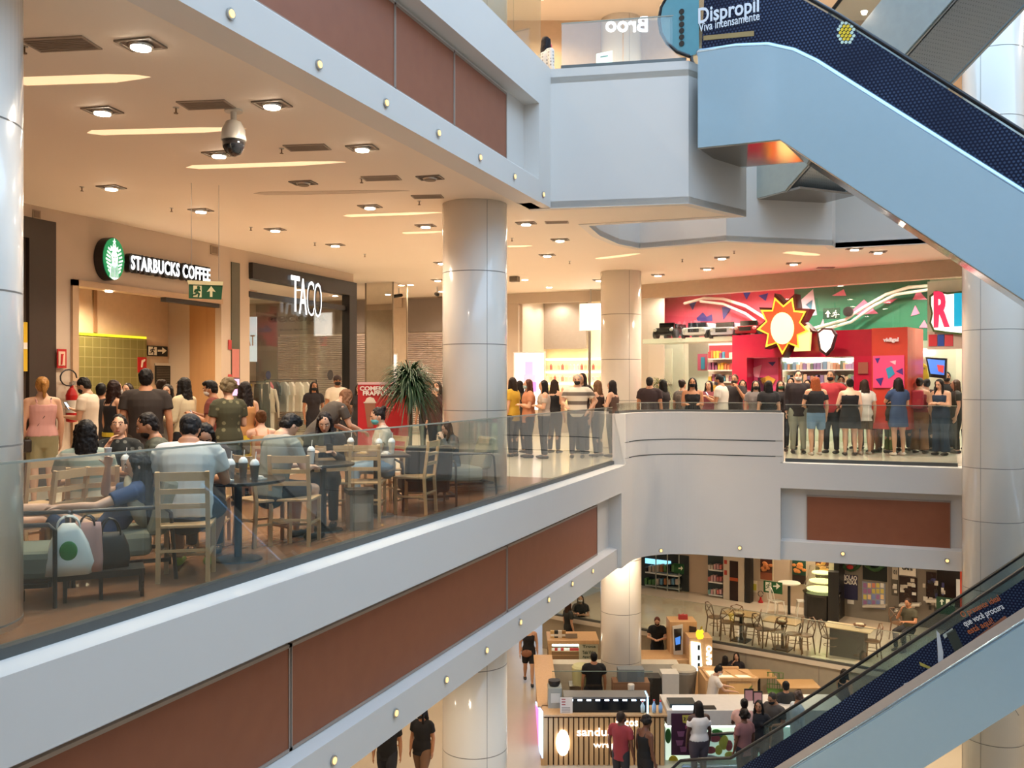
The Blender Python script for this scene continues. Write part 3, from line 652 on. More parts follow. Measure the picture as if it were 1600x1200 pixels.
# --- dark shop at far left
D = LW
e = onwall('dark_storefront', 'dark brown glazed shop front at the far left behind the left pillar', 'storefront', (-12, 9.3, 0))
brn = mat('dark_bronze', (.045, .03, .022), .4)
m = MB().box(-12.1, -11.98, 7.9, 10.85, 3.85, 4.17).box(-12.1, -11.98, 10.35, 10.85, 0, 3.85).box(-12.1, -11.98, 9.72, 9.80, 0, 3.85).box(-12.1, -11.98, 8.0, 9.7, 2.15, 2.3)
child(m.build('frame', brn), e); child(MB().box(-12.08, -12.05, 8, 10.4, 0, 3.85).build('pane', mat('smoked_glass', (.10, .07, .05), .1, coat=.5)), e)
e = onwall('poster', 'yellow and blue poster strip in the dark shop front behind the left pillar', 'poster', (-11.99, 9.5, 1.6))
RR('sheet', 34, 503, 43, 580, LW, .02, .01, cm('d8b020'), e); RR('stripe', 34, 535, 43, 545, LW, .03, .01, cm('e9e2da'), e)
for u, v, nm in ((58, 334, 'small grey grille high on the cream wall above the dark shop'), (336, 390, 'small grey grille high on the wall right of the coffee shop letters'), (1315/2+31, 467, 'small grey grille beside the centre pillar high on the shutter wall')):
    pl = LW if u < 400 else BK
    e = onwall('wall_vent', nm, 'vent', pl.hit(u, v, .01)); RR('frame', u-6, v-7, u+6, v+7, pl, .02, .02, cm('a08c76'), e); RR('louvres', u-4, v-5, u+4, v+5, pl, .026, .01, cm('82705e'), e)
# --- coffee shop
room = MB().box(-14.05, -14.0, 10.3, 16.2, 0, 3.6).box(-14, -12.15, 10.3, 10.35, 0, 3.6).box(-14.05, -12.15, 10.3, 16.2, 3.55, 3.6)
struct(room.build('wall_coffee_room', mat('coffee_shop_cream', (.66, .50, .34), .6)))
CB = Plane((-13.98, 0, 0), (1, 0, 0))
e = onwall('wooden_wall_panel', 'tall light wooden wall cladding at the right side of the coffee shop opening', 'wall cladding', (-13, 15.4, 0))
a, b = CB.hit(279, 600), Vector((-12.1, 14.9, 0)); a.z = 0
nn = (b-a).cross(Vector((0, 0, 1))).normalized(); nn = nn if nn.dot(Vector((0, -1, 0))) > 0 else -nn
child(MB().slab([a, b, b+Vector((0,0,3.5)), a+Vector((0,0,3.5))], nn, .05).build('board', wood_mat('pale_wall_wood', (.46, .25, .12), (.55, .32, .16), 2, (1, 6, .4), .5)), e)
child(MB().bar(a+nn*.02, a+nn*.02+Vector((0,0,3.5)), .04).build('edge_strip', LWOOD), e)
e = onwall('tiled_backsplash', 'olive green tiled wall at the back of the coffee shop', 'tiled wall', CB.hit(112, 520))
TI = grid_mat('olive_tiles', (.21, .19, .065), (.34, .31, .14), 5.2, 5.2, (1, 2), .07)
RR('tiles', 90, 521, 229, 660, CB, .05, .05, TI, e); RR('light_strip', 90, 517, 229, 521, CB, .07, .03, em('d8c828', .6), e)
e = onwall('wall_pilaster', 'thin brown strip on the cream wall above the green tiles', 'trim', CB.hit(149, 480)); RR('strip', 147, 440, 152, 519, CB, .02, .02, mat('warm_brown', (.33, .19, .10), .6), e)
e = onwall('exit_sign', 'black and white running man sign with right arrow inside the coffee shop', 'sign', CB.hit(246, 548)); 
RR('board', 231, 540, 262, 556, CB, .03, .02, BLACK, e); RR('pictogram', 232.5, 541.5, 245, 554.5, CB, .04, .01, cm('e8e0cc'), e)
PP('arrow', [(247, 546.5), (254, 546.5), (254, 543), (260.5, 548), (254, 553), (254, 549.5), (247, 549.5)], CB, .04, .01, cm('e8e0cc'), e)
def runner(pl, u, v, s, off, mt, par):
    m = MB(); q = lambda x, y: pl.hit(u+x*s, v+y*s, off)
    m.tube([q(.2, -.85), q(.25, -.75)], .012*s/8*1.6, 8)
    for a, b in (((.1, -.5), (-.1, .1)), ((-.1, .1), (.35, .45)), ((.35, .45), (.2, .95)), ((-.1, .1), (-.35, .55)), ((-.35, .55), (-.85, .6)), ((.1, -.45), (.5, -.2)), ((.1, -.45), (-.4, -.3)), ((-.4, -.3), (-.5, 0))):
        m.tube([q(*a), q(*b)], .008*s/8*1.5, 6)
    return child(m.build('running_figure', mt), par)
runner(CB, 238.5, 548, 6, .045, BLACK, e)
e = onwall('extinguisher_sign', 'red fire point sign half hidden at the right end of the olive tiles', 'sign', CB.hit(222, 570)); RR('board', 216, 558, 229, 582, CB, .08, .02, cm('b01818'), e); PP('mark', [(222, 563), (227, 561), (227, 564), (224, 566), (223, 574), (221, 574)], CB, .09, .01, cm('e8d8c8'), e)
e = onwall('menu_board', 'small dark printed notice on the cream wall of the coffee shop', 'notice', CB.hit(255, 586)); RR('board', 243, 568, 267, 601, CB, .03, .02, cm('1c1814'), e); RR('header', 243, 567, 267, 571, CB, .036, .01, cm('cfc6b8'), e)
for i in range(9): RR('print', 245, 574+i*2.6, 265, 575+i*2.6, CB, .035, .006, cm('6a6258'), e)
e = onwall('coffee_shop_doorframe', 'beige frame around the coffee shop opening', 'door frame', (-12, 11.15, 0))
child(MB().box(-12.2, -11.95, 11.15, 11.27, 0, 3.3).box(-12.2, -11.95, 11.15, 14.85, 3.2, 3.3).build('frame', mat('door_frame_tan', (.52, .36, .23), .5)), e)
child(MB().box(-12.12, -12.0, 13.3, 14.8, 3.12, 3.2).build('shutter_slot', BLACK), e)
child(MB().lathe([(.06, 3.18), (.06, 3.2)], (-12.1, 12.05, 0)).build('downlight', em('fff0d8', 14)), e)
e = onwall('coffee_counter', 'light wooden service counter inside the coffee shop, behind the queue', 'counter', (-13.2, 12.6, 0)); child(MB().box(-13.4, -12.9, 11.0, 14.2, 0, 1.0).build('body', LWOOD), e); child(MB().box(-13.5, -12.85, 10.95, 14.25, 1.0, 1.05).build('top', cm('3a2c22')), e)
l = spot((-13.1, 12.6, 3.4), 160, (1, .78, .5), 160); l.name = 'coffee_shop_fill_lamp'  # added lamp without a fixture, lights the coffee room
# round emblem: green disc, white siren-like crest with crown, hair waves
c = LW.hit(163, 405.5, .0); R = .36; RX = .66
e = onwall('round_shop_sign', 'round lit green and white siren emblem on the coffee shop fascia', 'sign', (-12, c.y, c.z))
oval = [(c.y+math.cos(a_)*R*RX, c.z+math.sin(a_)*R) for a_ in [math.pi*2*k/40 for k in range(40)]]
child(MB().slab([(-11.80, y, z) for y, z in oval], (1, 0, 0), .19).build('can', BLACK), e)
child(MB().slab([(-11.785, c.y+(y-c.y)*.97, c.z+(z-c.z)*.97) for y, z in oval], (1, 0, 0), .014).build('face', em('0e7a48', .42)), e)
m = MB(); X = -11.775
def F(pts): m.slab([(X, c.y+y*R*RX, c.z+z*R) for y, z in pts], (1, 0, 0), .008)
F([(math.cos(a)*.33, -.02+math.sin(a)*.40) for a in [math.pi*2*k/20 for k in range(20)]])
F([(-.30, .36), (-.34, .60), (-.17, .50), (-.10, .70), (0, .56), (.10, .70), (.17, .50), (.34, .60), (.30, .36)])
F([(0, .96), (.04, .84), (.15, .83), (.06, .76), (.1, .65), (0, .72), (-.1, .65), (-.06, .76), (-.15, .83), (-.04, .84)])
for k in range(7):
    z0 = .42-k*.17; wdt = .78-.07*abs(k-3)
    for s_ in (-1, 1): F([(s_*.34, z0), (s_*wdt*.98, z0+.10), (s_*wdt, z0+.02), (s_*.36, z0-.09)])
F([(-.30, -.2), (.30, -.2), (.42, -.86), (.18, -.95), (0, -.99), (-.18, -.95), (-.42, -.86)])
child(m.build('crest', em('eafff4', .5)), e)
m = MB(); X = -11.765
for s_ in (-1, 1):
    F([(s_*.06, .06), (s_*.16, .09), (s_*.16, .06), (s_*.06, .03)])
    for k in range(3): F([(s_*(.04+k*.1), -.30), (s_*(.07+k*.1), -.30), (s_*(.10+k*.13), -.86), (s_*(.06+k*.13), -.88)])
    F([(s_*.28, -.26), (s_*.33, .1), (s_*.37, .08), (s_*.33, -.3)])
F([(-.07, -.12), (.07, -.12), (.03, -.16), (-.03, -.16)])
child(m.build('crest_lines', em('0e7a48', .3)), e)
e = onwall('shop_lettering', 'white lit block letters reading STARBUCKS COFFEE over the coffee shop', 'sign', LW.hit(205, 420))
y0, y1 = LW.hit(200, 420, .1).y, LW.hit(327, 420, .1).y
TT('letters', 'STARBUCKS COFFEE', LW, 205, 421, 328.5, .15, .25, em('f4faff', .8), e, ext=.004, bold=.022, space=1.1)
bk = text('backing', 'STARBUCKS COFFEE', LW, 198, 425, 325, .08, .33, BLACK, None, ext=.055, bold=.06, space=1.1); child(bk, e)
# hanging exit sign
e = onwall('exit_sign', 'hanging green exit sign with running man and up arrow in front of the coffee shop', 'sign', dep(322, 12.6) + Vector((0,0,2.9)))
EP = Plane(dep(322, 12.6), tuple(-(FV*.8 - RV*.35)))
PP('board', [(295, 441), (348, 445), (346, 468), (295, 466)], EP, 0, .02, cm('14532a', .4), e); PP('top_light', [(293, 438), (349, 440), (348, 446), (295, 444)], EP, .02, .06, cm('efe3b4', .4), e)
PP('pictogram', [(302, 446), (315, 446.5), (315, 464.5), (302, 464)], EP, .006, .006, cm('efe3b4', .4), e); runner(EP, 308.5, 455.5, 8, .012, cm('14532a', .5), e)
PP('arrow', [(328, 464), (328, 455), (323, 456), (330, 447), (337, 456), (332, 455), (332, 464)], EP, .006, .006, cm('efe3b4', .4), e)
for u in (299, 342):
    p = EP.hit(u, 440); child(MB().tube([p, Vector((p.x, p.y, CZ))], .004, 5).build('wire', STEEL), e)
# extinguisher
e = onwall('fire_extinguisher', 'red fire extinguisher with black hose hanging on the cream wall left of the coffee queue', 'fire extinguisher', dep(105, 13.2))
p = Vector((-11.85, LW.hit(101, 620).y, 0))
e.location = p; c0 = Vector((0, 0, 0))
MB().lathe([(.02, .98), (.085, 1.0), (.09, 1.05), (.09, 1.42), (.06, 1.50), (.028, 1.54), (.028, 1.58)], seg=20).build('cylinder', cm('a81414', .3), e)
MB().box(-.03, .03, -.02, .06, 1.58, 1.63).box(-.02, .02, .02, .13, 1.63, 1.65).build('valve', STEEL, e)
MB().tube([(.02, -.02+.16*math.cos(a)-.06, 1.70+.13*math.sin(a)) for a in [math.radians(-50-k*28) for k in range(12)]], .012, 8).build('hose', RUBBER, e, smooth=True)
MB().lathe([(.0915, 1.14), (.0915, 1.34)], seg=20).build('paper_label', cm('c9bfb2'), e)
e = onwall('extinguisher_sign', 'red framed fire extinguisher sign on the wall left of the tiled coffee shop', 'sign', LW.hit(97, 560)); RR('board', 90, 545, 104, 575, LW, .06, .02, cm('b01818'), e); RR('field', 92, 549, 102, 571, LW, .07, .01, cm('d8b8a0'), e); PP('mark', [(96, 553), (100, 553), (99, 556), (97.5, 570), (95.5, 570)], LW, .08, .01, cm('b01818'), e)
# between coffee shop and clothes shop
e = onwall('green_glass_column', 'narrow grey green glass strip between the two left shop fronts', 'storefront', LW.hit(368, 500)); RR('strip', 362, 409, 375, 660, LW, .02, .02, mat('grey_green', (.10, .10, .07), .3), e)
RR('pink_poster', 363, 545, 374, 590, LW, .03, .01, cm('c07870'), e); RR('lit_poster', 363, 592, 374, 618, LW, .03, .01, em('d89ad0', .6), e)
e = onwall('wall_notice', 'small red notices stacked on the white strip left of the clothes shop', 'notice', LW.hit(359, 540)); RR('upper_notice', 357, 531, 362, 546, LW, .02, .01, cm('b84040'), e); RR('lower_notice', 357, 585, 362, 596, LW, .02, .01, cm('b84040'), e)
# --- clothes shop
e = onwall('clothes_shop_frame', 'black square steel frame of the clothes shop front', 'storefront', (-12, 15.8, 0))
child(MB().box(-12.12, -11.9, 15.72, 19.9, 3.80, 4.14).box(-12.12, -11.9, 19.55, 19.9, 0, 3.8).box(-12.1, -11.98, 15.72, 19.55, 3.42, 3.54).build('black_frame', BLACK, bevel=.005), e)
child(MB().box(-12.05, -12.03, 15.75, 17.6, 0, 3.42).build('pane', SHOPGL), e); child(MB().box(-12.05, -12.03, 17.61, 19.55, 0, 3.42).build('pane', SHOPGL), e)
child(MB().box(-17, -12.1, 19.74, 19.76, 0, 3.8).build('side_pane', SHOPGL), e)
e = onwall('shop_lettering', 'tall white outlined letters reading TACO on the black clothes shop frame', 'sign', LW.hit(478, 460))
for s, a, b, v0 in (('T', 455, 468, 486), ('A', 467.5, 479.5, 490), ('C', 480, 490.5, 493), ('O', 491, 502.5, 495)):
    lt_ = TT('letter', s, LW, a, v0, b, .14, .80, em('f4faff', .8), e, ext=.006, bold=.0)
    if s in 'CO':
        TT('letter_core', s, LW, a+1.2, v0-3, b-1.2, .17, .68, BLACK, e, ext=.005, bold=0)
def garment(kind, col):                      # hanging garment, hem down, hanger at z=0
    m = MB(); y = .025
    if kind == 'shirt': m.prism([(-.2, -.0)], 0, 0) if False else m.slab([(-.24, y, -.12), (-.08, y, -.02), (.08, y, -.02), (.24, y, -.12), (.29, y, -.32), (.2, y, -.34), (.18, y, -.72), (-.18, y, -.72), (-.2, y, -.34), (-.29, y, -.32)], (0, 1, 0), .05)
    else: m.slab([(-.10, y, -.02), (.10, y, -.02), (.16, y, -.5), (.24, y, -1.1), (-.24, y, -1.1), (-.16, y, -.5)], (0, 1, 0), .05)
    return m
def rack(pos, rz, L, items, label, h=1.55):
    e = thing('clothes_rack', pos, rz, label, 'clothes rack')
    m = MB().tube([(0, -L/2, h), (0, L/2, h)], .012, 8)
    for y in (-L/2, L/2): m.tube([(0, y, .02), (0, y, h)], .014, 8).tube([(-.25, y, .02), (.25, y, .02)], .014, 8)
    m.build('frame', BLACK, e, smooth=True)
    n = len(items); F_ = Matrix.Rotation(rz, 3, 'Z')
    for i, (kd, c, nm) in enumerate(items):
        y = -L/2 + L*(i+.5)/n; p = Vector(pos) + F_ @ Vector((0, y, h-.03))
        g = garment(kd, c).build('garment', cm(c, .85)); g.location = p; g.rotation_euler = (0, 0, rz + random.uniform(-.15, .15)); tag(g, nm, 'clothing', 'garments on the clothes shop racks')
p = dep(455, 21.5)
rack(p, YAW-.9, 1.3, [('shirt', 'c05868', 'pink top at the left end of the clothes rack'), ('shirt', '5a6468', 'dark patterned top second on the clothes rack'), ('shirt', 'c8ccc8', 'pale grey printed shirt hanging on the clothes rack'), ('shirt', 'efe6da', 'white shirt hanging on the shop rack'), ('shirt', 'efe6da', 'white shirt hanging on the shop rack'), ('shirt', 'efe6da', 'white shirt hanging on the shop rack'), ('shirt', 'e9dccb', 'cream shirt at the right end of the clothes rack')], 'black metal clothes rack with white shirts behind the clothes shop glass', 1.7)
rack(dep(396, 20.2), YAW-.8, .8, [('dress', '1a1614', 'long black dress hanging left of the mannequin'), ('dress', 'b8902a', 'mustard yellow dress among the black ones left of the mannequin'), ('dress', '1a1614', 'black dress next to the mustard dress'), ('dress', '241c1a', 'dark brown dress nearest the glass left of the mannequin')], 'clothes rack with black and mustard dresses at the left of the clothes shop', 1.65)
e = thing('mannequin', dep(419, 20.6), 0, 'headless white mannequin in a cream top behind the clothes shop glass', 'mannequin')
MB().tube([(0,0,.85), (0,0,1.0), (0,0,1.15), (0,0,1.35), (0,0,1.48), (0,0,1.52)], [(.15,.1), (.16,.11), (.12,.09), (.17,.12), (.15,.09), (.06,.05)], 20).tube([(0,0,1.5), (0,0,1.62)], .05, 14).tube([(-.18,0,1.45), (-.26,0,1.15), (-.25,.05,.85)], [.045,.038,.025], 10).tube([(.18,0,1.45), (.26,0,1.15), (.25,.05,.85)], [.045,.038,.025], 10).tube([(-.08,0,.9), (-.09,0,.5), (-.09,0,.1)], [.08,.055,.035], 12).tube([(.08,0,.9), (.09,0,.5), (.09,0,.1)], [.08,.055,.035], 12).build('body', cm('e6d8c8', .35), e, voxel=.02, sm=2)
MB().tube([(0,0,.95), (0,0,1.1), (0,0,1.35), (0,0,1.47)], [(.185,.13), (.16,.12), (.19,.135), (.16,.1)], 20, cap='flat').build('top', cm('d9c6ae', .8), e, smooth=True)
MB().lathe([(.2, 0), (.2, .02), (.02, .03), (.02, .1)], seg=20).build('stand', STEEL, e)
e = thing('vinyl_dot', LW.hit(516, 586, .02), 0, 'black round dot sticker on the clothes shop glass', 'sticker'); MB().tube([(0, 0, 0), (.006, 0, 0)], .125, 30, ref=(0, 1, 0), cap='flat').build('disc', BLACK, e)
e = thing('vinyl_dot', LW.hit(419, 586, .02), 0, 'dark blue round dot sticker over the mannequin on the shop glass', 'sticker'); MB().tube([(0, 0, 0), (.006, 0, 0)], .09, 30, ref=(0, 1, 0), cap='flat').build('disc', cm('28304a'), e)
e = onwall('lit_display', 'bluish white lit display with faint letters AT at the left inside the clothes shop', 'display', dep(390, 27)); Q = Plane(dep(390, 26), tuple(-FV)); RR('panel', 375, 495, 401, 565, Q, 0, .05, em('cfdce6', .3), e); TT('lettering', 'AT', Q, 384, 540, 398, .02, .3, cm('c89a70'), e)
# --- closed shop with roller shutter
GR = mat('taupe_stone', (.25, .20, .17), .35, var=.02)
e = onwall('shuttered_shop', 'taupe shop front with a closed slatted roller shutter', 'storefront', (-14, 26, 0))
RR('header', 400, 476, 700, 524, BK, .03, .25, GR, e)
RR('jamb', 400, 524, 436, 640, BK, .03, .25, GR, e)
a, b = BK.hit(436, 600), BK.hit(700, 600); zt = BK.hit(560, 523).z
m = MB(); n = 52
for k in range(n):
    z = zt*k/n; m.add([(a.x, 25.97, z), (b.x, 25.97, z), (b.x, 25.92, z+zt/n*.5), (a.x, 25.92, z+zt/n*.5), (a.x, 25.97, z+zt/n*.96), (b.x, 25.97, z+zt/n*.96)], [(0,1,2,3), (3,2,5,4)])
child(m.build('shutter', mat('shutter_slats', (.60, .49, .44), .5)), e)
TT('lettering', 'decopa', BK, 420, 509, 508, .1, .42, mat('taupe_letters', (.13, .10, .08), .3), e, ext=.04, bold=.02); TT('small_lettering', 'decor home', BK, 436, 517, 480, .06, .07, mat('taupe_letters', (.13, .10, .08), .3), e)
struct(MB().box(-24, -9.88, 26.0, 26.15, 0, CZ).box(-7.0, -5.4, 26.0, 26.15, 0, CZ).build('wall_shutter_side', CREAM))
e = thing('mirror_pillar', dep(604, 25.2), YAW-.35, 'square mirror clad pillar left of the centre pillar', 'pillar'); e['kind'] = 'structure'
MB().box(-.42, .42, -.42, .42, 0, CZ).build('shaft', mat('mirror', (.80, .76, .70), .02, 1), e)
m = MB()
for x in (-.42, .42):
    for y in (-.42, .42): m.bar((x, y, 0), (x, y, CZ), .03)
m.build('edges', cm('8a7a66', .4), e)
# --- bright perfume shop between the pillars
e = onwall('perfume_shop', 'brightly lit cosmetics shop front between the two glossy pillars', 'storefront', (-6.5, 26, 0))
struct(MB().box(-7, -5.0, 28.5, 28.6, 0, CZ).box(-9.9, -9.8, 26.15, 28.6, 0, CZ).box(-9.9, -4.8, 28.5, 28.6, 0, CZ).build('wall_perfume_room', CREAM))
BH = Plane((0, 28.45, 0), (0, -1, 0))
EX = em('ffedc8', 1.0)
RR('header', 794, 459, 945, 475, BK, .05, .2, CREAM, e)
RR('back_panel', 794, 473, 945, 640, BH, 0, .05, cm('f6e2b8'), e)
RR('taupe_panel', 812, 474, 916, 546, BH, .3, .2, mat('taupe_board', (.33, .26, .20), .6), e); RR('taupe_edge', 810, 474, 842, 548, BH, .5, .1, mat('taupe_board2', (.30, .235, .18), .6), e)
for v in (560, 580, 598, 616): RR('shelf', 850, v, 942, v+3, BH, .4, .4, EX, e)  # boards themselves glow, put in for the bright shop interior
k = 0
for v in (578, 596, 614):
    for u in range(853, 938, 6):
        k += 1; p = BH.hit(u+2, v, .3); b_ = MB().lathe([(.05, 0), (.05, .15), (.02, .17), (.02, .2)], seg=10).build('bottle', cm(random.choice(['e8c8a8', 'f4ead8', 'd89a88', 'f0dcc0', 'c8706a', 'e6d0e0']), .3)); b_.location = p; tag(b_, 'small pale bottle on a lit shelf of the cosmetics shop', 'bottle', 'bottles in the cosmetics shop')
e = onwall('light_box', 'bright white light box poster with pink shapes in the cosmetics shop', 'light box', BK.hit(826, 590)); RR('frame', 802, 550, 851, 640, BK, .02, .1, cm('e8e0d8'), e); RR('screen', 804, 552, 849, 640, BK, .03, .02, em('fff2f0', .6), e)
for a in ((820, 565, 833, 585, 'd09ae8'), (818, 585, 837, 597, 'f0a0b8'), (824, 597, 838, 612, 'd878d8'), (815, 612, 832, 624, 'e0b0e8')): RR('pink_shape', *a[:4], BK, .04, .005, em(a[4], .5), e)
e = onwall('glowing_sign', 'blank white glowing square sign hanging left of the second pillar', 'sign', BK.hit(923, 495)); child(MB().tube([BK.hit(923, 476, .3), Vector((*BK.hit(923, 476, .3).xy, CZ))], .02, 6).build('hanger', STEEL), e); RR('case', 905, 474, 942, 517, BK, .35, .1, cm('e8e0d8'), e); RR('screen', 906.5, 475.5, 941, 515.5, BK, .36, .02, em('fffaf0', 2), e)
e = onwall('door_post', 'thin steel post of the cosmetics shop below the glowing sign', 'door post', BK.hit(921, 560)); RR('post', 919, 470, 922.5, 660, BK, .08, .05, STEEL, e)
# --- pillar notice
e = onwall('pillar_notice', 'small white and green notice fixed on the second glossy pillar', 'notice', dep(974, 22.3)); Q = Plane(dep(974, 22.3), tuple(-FV)); RR('sheet', 965, 592, 984, 607, Q, 0, .004, cm('cfc8bc'), e); RR('green_band', 965, 602, 984, 607, Q, .004, .003, cm('5a8a4a'), e); RR('print', 968, 595, 980, 598, Q, .004, .003, cm('a83a3a'), e)
# --- toy shop
def TY(u, v, off=0): return TOY.hit(u, v, off)
e = onwall('toy_shop_header', 'cream band over the toy shop front', 'storefront', TY(1100, 450))
e['kind'] = 'structure'
A, B = TY(1003, 455), TY(1620, 420)
child(MB().slab([(A.x, A.y, 3.98), (B.x, B.y, 3.98), (B.x, B.y, CZ), (A.x, A.y, CZ)], TOY.n, .3).build('band', mat('toy_header', (.50, .36, .25), .6)), e)
q0 = Vector((A.x, A.y, 0)); ex = TOY.e
def tw(s, d, z): return Vector((A.x, A.y, 0)) + ex*s - TOY.n*d + Vector((0, 0, z))      # shop frame: s along the front, d inside
LT = 9.4
tl = thing('extra_downlight', tw(.6, .9, CZ), 0, 'round white ceiling downlight inside the toy shop', 'ceiling light', 'round downlights of the toy shop')  # row of lamps added to brighten the toy shop and its mural
MB().lathe([(.10, -.01), (.10, 0)], seg=16).build('rim', cm('e8e0d4', .4), tl); MB().lathe([(.08, -.016), (.08, -.006)], seg=16).build('lens', em('fff0d8', 16.0), tl); spot((0, 0, -.04), 150, (1, .93, .82), 160, .08, tl)
bpy.context.view_layer.update()
for s_ in (2.2, 3.8, 5.4, 7.0, 8.6): copy_tree(tl, tw(s_, .9, CZ), 0)
for s_ in (1.4, 5.0, 8.2): copy_tree(tl, tw(s_, 2.4, 2.9 if False else CZ), 0)
struct(MB().slab([tw(-1.0, 3.2, 0), tw(LT+3, 3.2, 0), tw(LT+3, 3.2, CZ), tw(-1.0, 3.2, CZ)], TOY.n, .1).slab([tw(-1.1, 0, 0), tw(-1.1, 3.2, 0), tw(-1.1, 3.2, CZ), tw(-1.1, 0, CZ)], ex, .1).build('wall_toy_room', mat('toy_room_wall', (.52, .55, .42), .6)))
e = onwall('shop_glass', 'tall clear glass front of the toy shop', 'glass front', q0)
for k in range(6):
    if k in (2,): continue
    child(MB().slab([tw(k*1.35+.01, -.0, 3.0 if k in (1, 3) else .02), tw((k+1)*1.35-.01, 0, 3.0 if k in (1, 3) else .02), tw((k+1)*1.35-.01, 0, 3.97), tw(k*1.35+.01, 0, 3.97)], TOY.n, .012).build('pane', SHOPGL), e)
MU = Plane(TOY.p - TOY.n*2.2, TOY.n)
e = onwall('mural', 'wide pink and green cartoon landscape mural above the toy shop', 'mural', MU.hit(1100, 500))
PP('pink_field', [(1000, 462), (1241, 440), (1241, 532), (1000, 532)], MU, 0, .05, cm('cc4a5c', .5), e)
PP('green_field', [(1241, 440), (1452, 430), (1452, 532), (1241, 532)], MU, 0, .05, cm('1f6a4a', .5), e)
for i, (pts, c) in enumerate(([[(1128, 480), (1145, 478), (1130, 500)], '3a2a78'], [[(1160, 455), (1174, 454), (1166, 468)], '3a3a90'], [[(1003, 512), (1022, 518), (1005, 526)], '3a2a78'], [[(1075, 472), (1088, 471), (1082, 484)], '3a3a80'], [[(1088, 497), (1098, 488), (1104, 495), (1112, 491), (1113, 502), (1090, 502)], '3a2a70'], [[(1185, 462), (1200, 458), (1196, 470)], '4a3a88'],
        [[(1324, 492), (1350, 468), (1372, 490)], 'e07a98'], [[(1426, 468), (1434, 452), (1448, 468)], 'e07a98'], [[(1282, 508), (1286, 498), (1288, 509)], 'e8a0b0'], [[(1374, 472), (1402, 466), (1390, 475)], 'e06a88'], [[(1423, 494), (1430, 477), (1437, 490)], 'e07a98'], [[(1436, 512), (1444, 500), (1450, 512)], 'e88098'], [[(1300, 462), (1318, 452), (1322, 462)], 'd87a90'], [[(1250, 470), (1270, 452), (1276, 492), (1252, 496)], 'd8c8d0'], [[(1258, 476), (1270, 468), (1268, 484)], '4a90a8'])):
    PP('mural_shape', pts, MU, .02, .02, cm(c, .5), e)
def ribbon(pts, pl, off, w, mt, par, nm='ribbon'):
    return child(MB().tube([pl.hit(u, v, off) for u, v in pts], w, 8).build(nm, mt, smooth=True), par)
PW = cm('f2d8c8', .4); GW = cm('e0e6d0', .4)
e = onwall('toy_track', 'pale double rail of a toy roller coaster looping over the toy shop mural', 'toy track', MU.hit(1200, 480, .3))
ribbon([(1070, 474), (1100, 466), (1130, 467), (1165, 478), (1200, 500)], MU, .3, .045, PW, e, 'rail'); ribbon([(1095, 471), (1130, 475), (1165, 490), (1192, 510)], MU, .3, .04, PW, e, 'rail')
ribbon([(1272, 513), (1320, 500), (1350, 480), (1385, 460), (1420, 449), (1458, 446)], MU, .3, .045, GW, e, 'rail'); ribbon([(1280, 517), (1330, 503), (1365, 478), (1400, 460), (1455, 452)], MU, .3, .04, GW, e, 'rail')
m = MB(); c = MU.hit(1326, 487, .35); m.tube([c, c+TOY.n*.06], .13, 20, cap='flat'); child(m.build('wheel', BLACK), e)
e = onwall('exit_sign', 'dark green exit sign with up arrow in front of the toy shop mural', 'sign', MU.hit(1299, 490, .6)); RR('board', 1286, 482, 1312, 499, MU, .6, .03, cm('123a24'), e); PP('arrow', [(1292, 496), (1292, 490), (1289, 490.5), (1293.5, 485), (1298, 490.5), (1295, 490), (1295, 496)], MU, .62, .01, cm('e0e8d8', .5), e); runner(MU, 1304.5, 490.5, 6, .64, cm('e0e8d8', .5), e)
e = onwall('display_shelf', 'white display ledge under the pink mural carrying the toy cars', 'shelf', TY(1075, 534)); RR('board', 1004, 530, 1150, 537, TOY, -.15, .8, cm('e6ead8', .4), e)
def toycar(u, v, c, c2, label, s=1.0, jeep=False):
    p = TOY.hit(u, v, -.5); e = thing('toy_car', p, math.atan2(ex.y, ex.x), label, 'toy car', 'ride-on cars above the toy shop')
    MB().box(-.30*s, .30*s, -.45, .45, .10, .30).box(-.26*s, .26*s, -.2, .40, .30, .42).build('body', cm(c, .2), e, bevel=.04)
    MB().box(-.23*s, .23*s, -.26, -.2, .30, .44).build('windscreen', mat('black_glass', (.01, .01, .012), .05), e)
    MB().box(-.16, .16, -.465, -.44, .17, .26).build('grille', BLACK, e)
    for x in (-.25, .25): MB().ell((x*s, -.45, .24), (.055, .03, .045)).build('headlamp', cm(c2, .2), e)
    for x in (-.3, .3):
        for y in (-.3, .3): MB().tube([(x*s-.05, y, .12), (x*s+.05, y, .12)], .12, 16, cap='flat').build('wheel', RUBBER, e)
toycar(1049, 530, '1c1c1c', 'e8e8e0', 'black ride-on toy jeep at the left of the ledge above the toy shop')
toycar(1096, 530, 'e4e8e6', 'ffffff', 'white ride-on toy car, second from the left above the toy shop', 1.15)
toycar(1139, 530, 'd0d8e8', 'ffffff', 'white and navy ride-on toy car, third on the ledge above the toy shop', 1.1)
toycar(1176, 528, 'a03038', 'f0e8e0', 'red and white ride-on toy car half behind the sunburst sign')
e = onwall('tall_cabinet', 'pale greenish cabinet wall under the toy car ledge', 'cabinet', MU.hit(1040, 600, .3)); RR('body', 1000, 538, 1068, 660, MU, .3, .3, mat('pale_green_board', (.55, .56, .42), .4), e); RR('door', 1030, 545, 1050, 600, MU, .32, .03, cm('e0dcc0'), e)
e = onwall('poster', 'tall red and teal poster on the pale toy shop wall left of the red portal', 'poster', MU.hit(1097, 565, .1)); RR('sheet', 1090, 553, 1105, 579, MU, .4, .02, cm('a0485a'), e); RR('figure', 1095, 558, 1101, 577, MU, .42, .01, cm('2a7a90'), e)
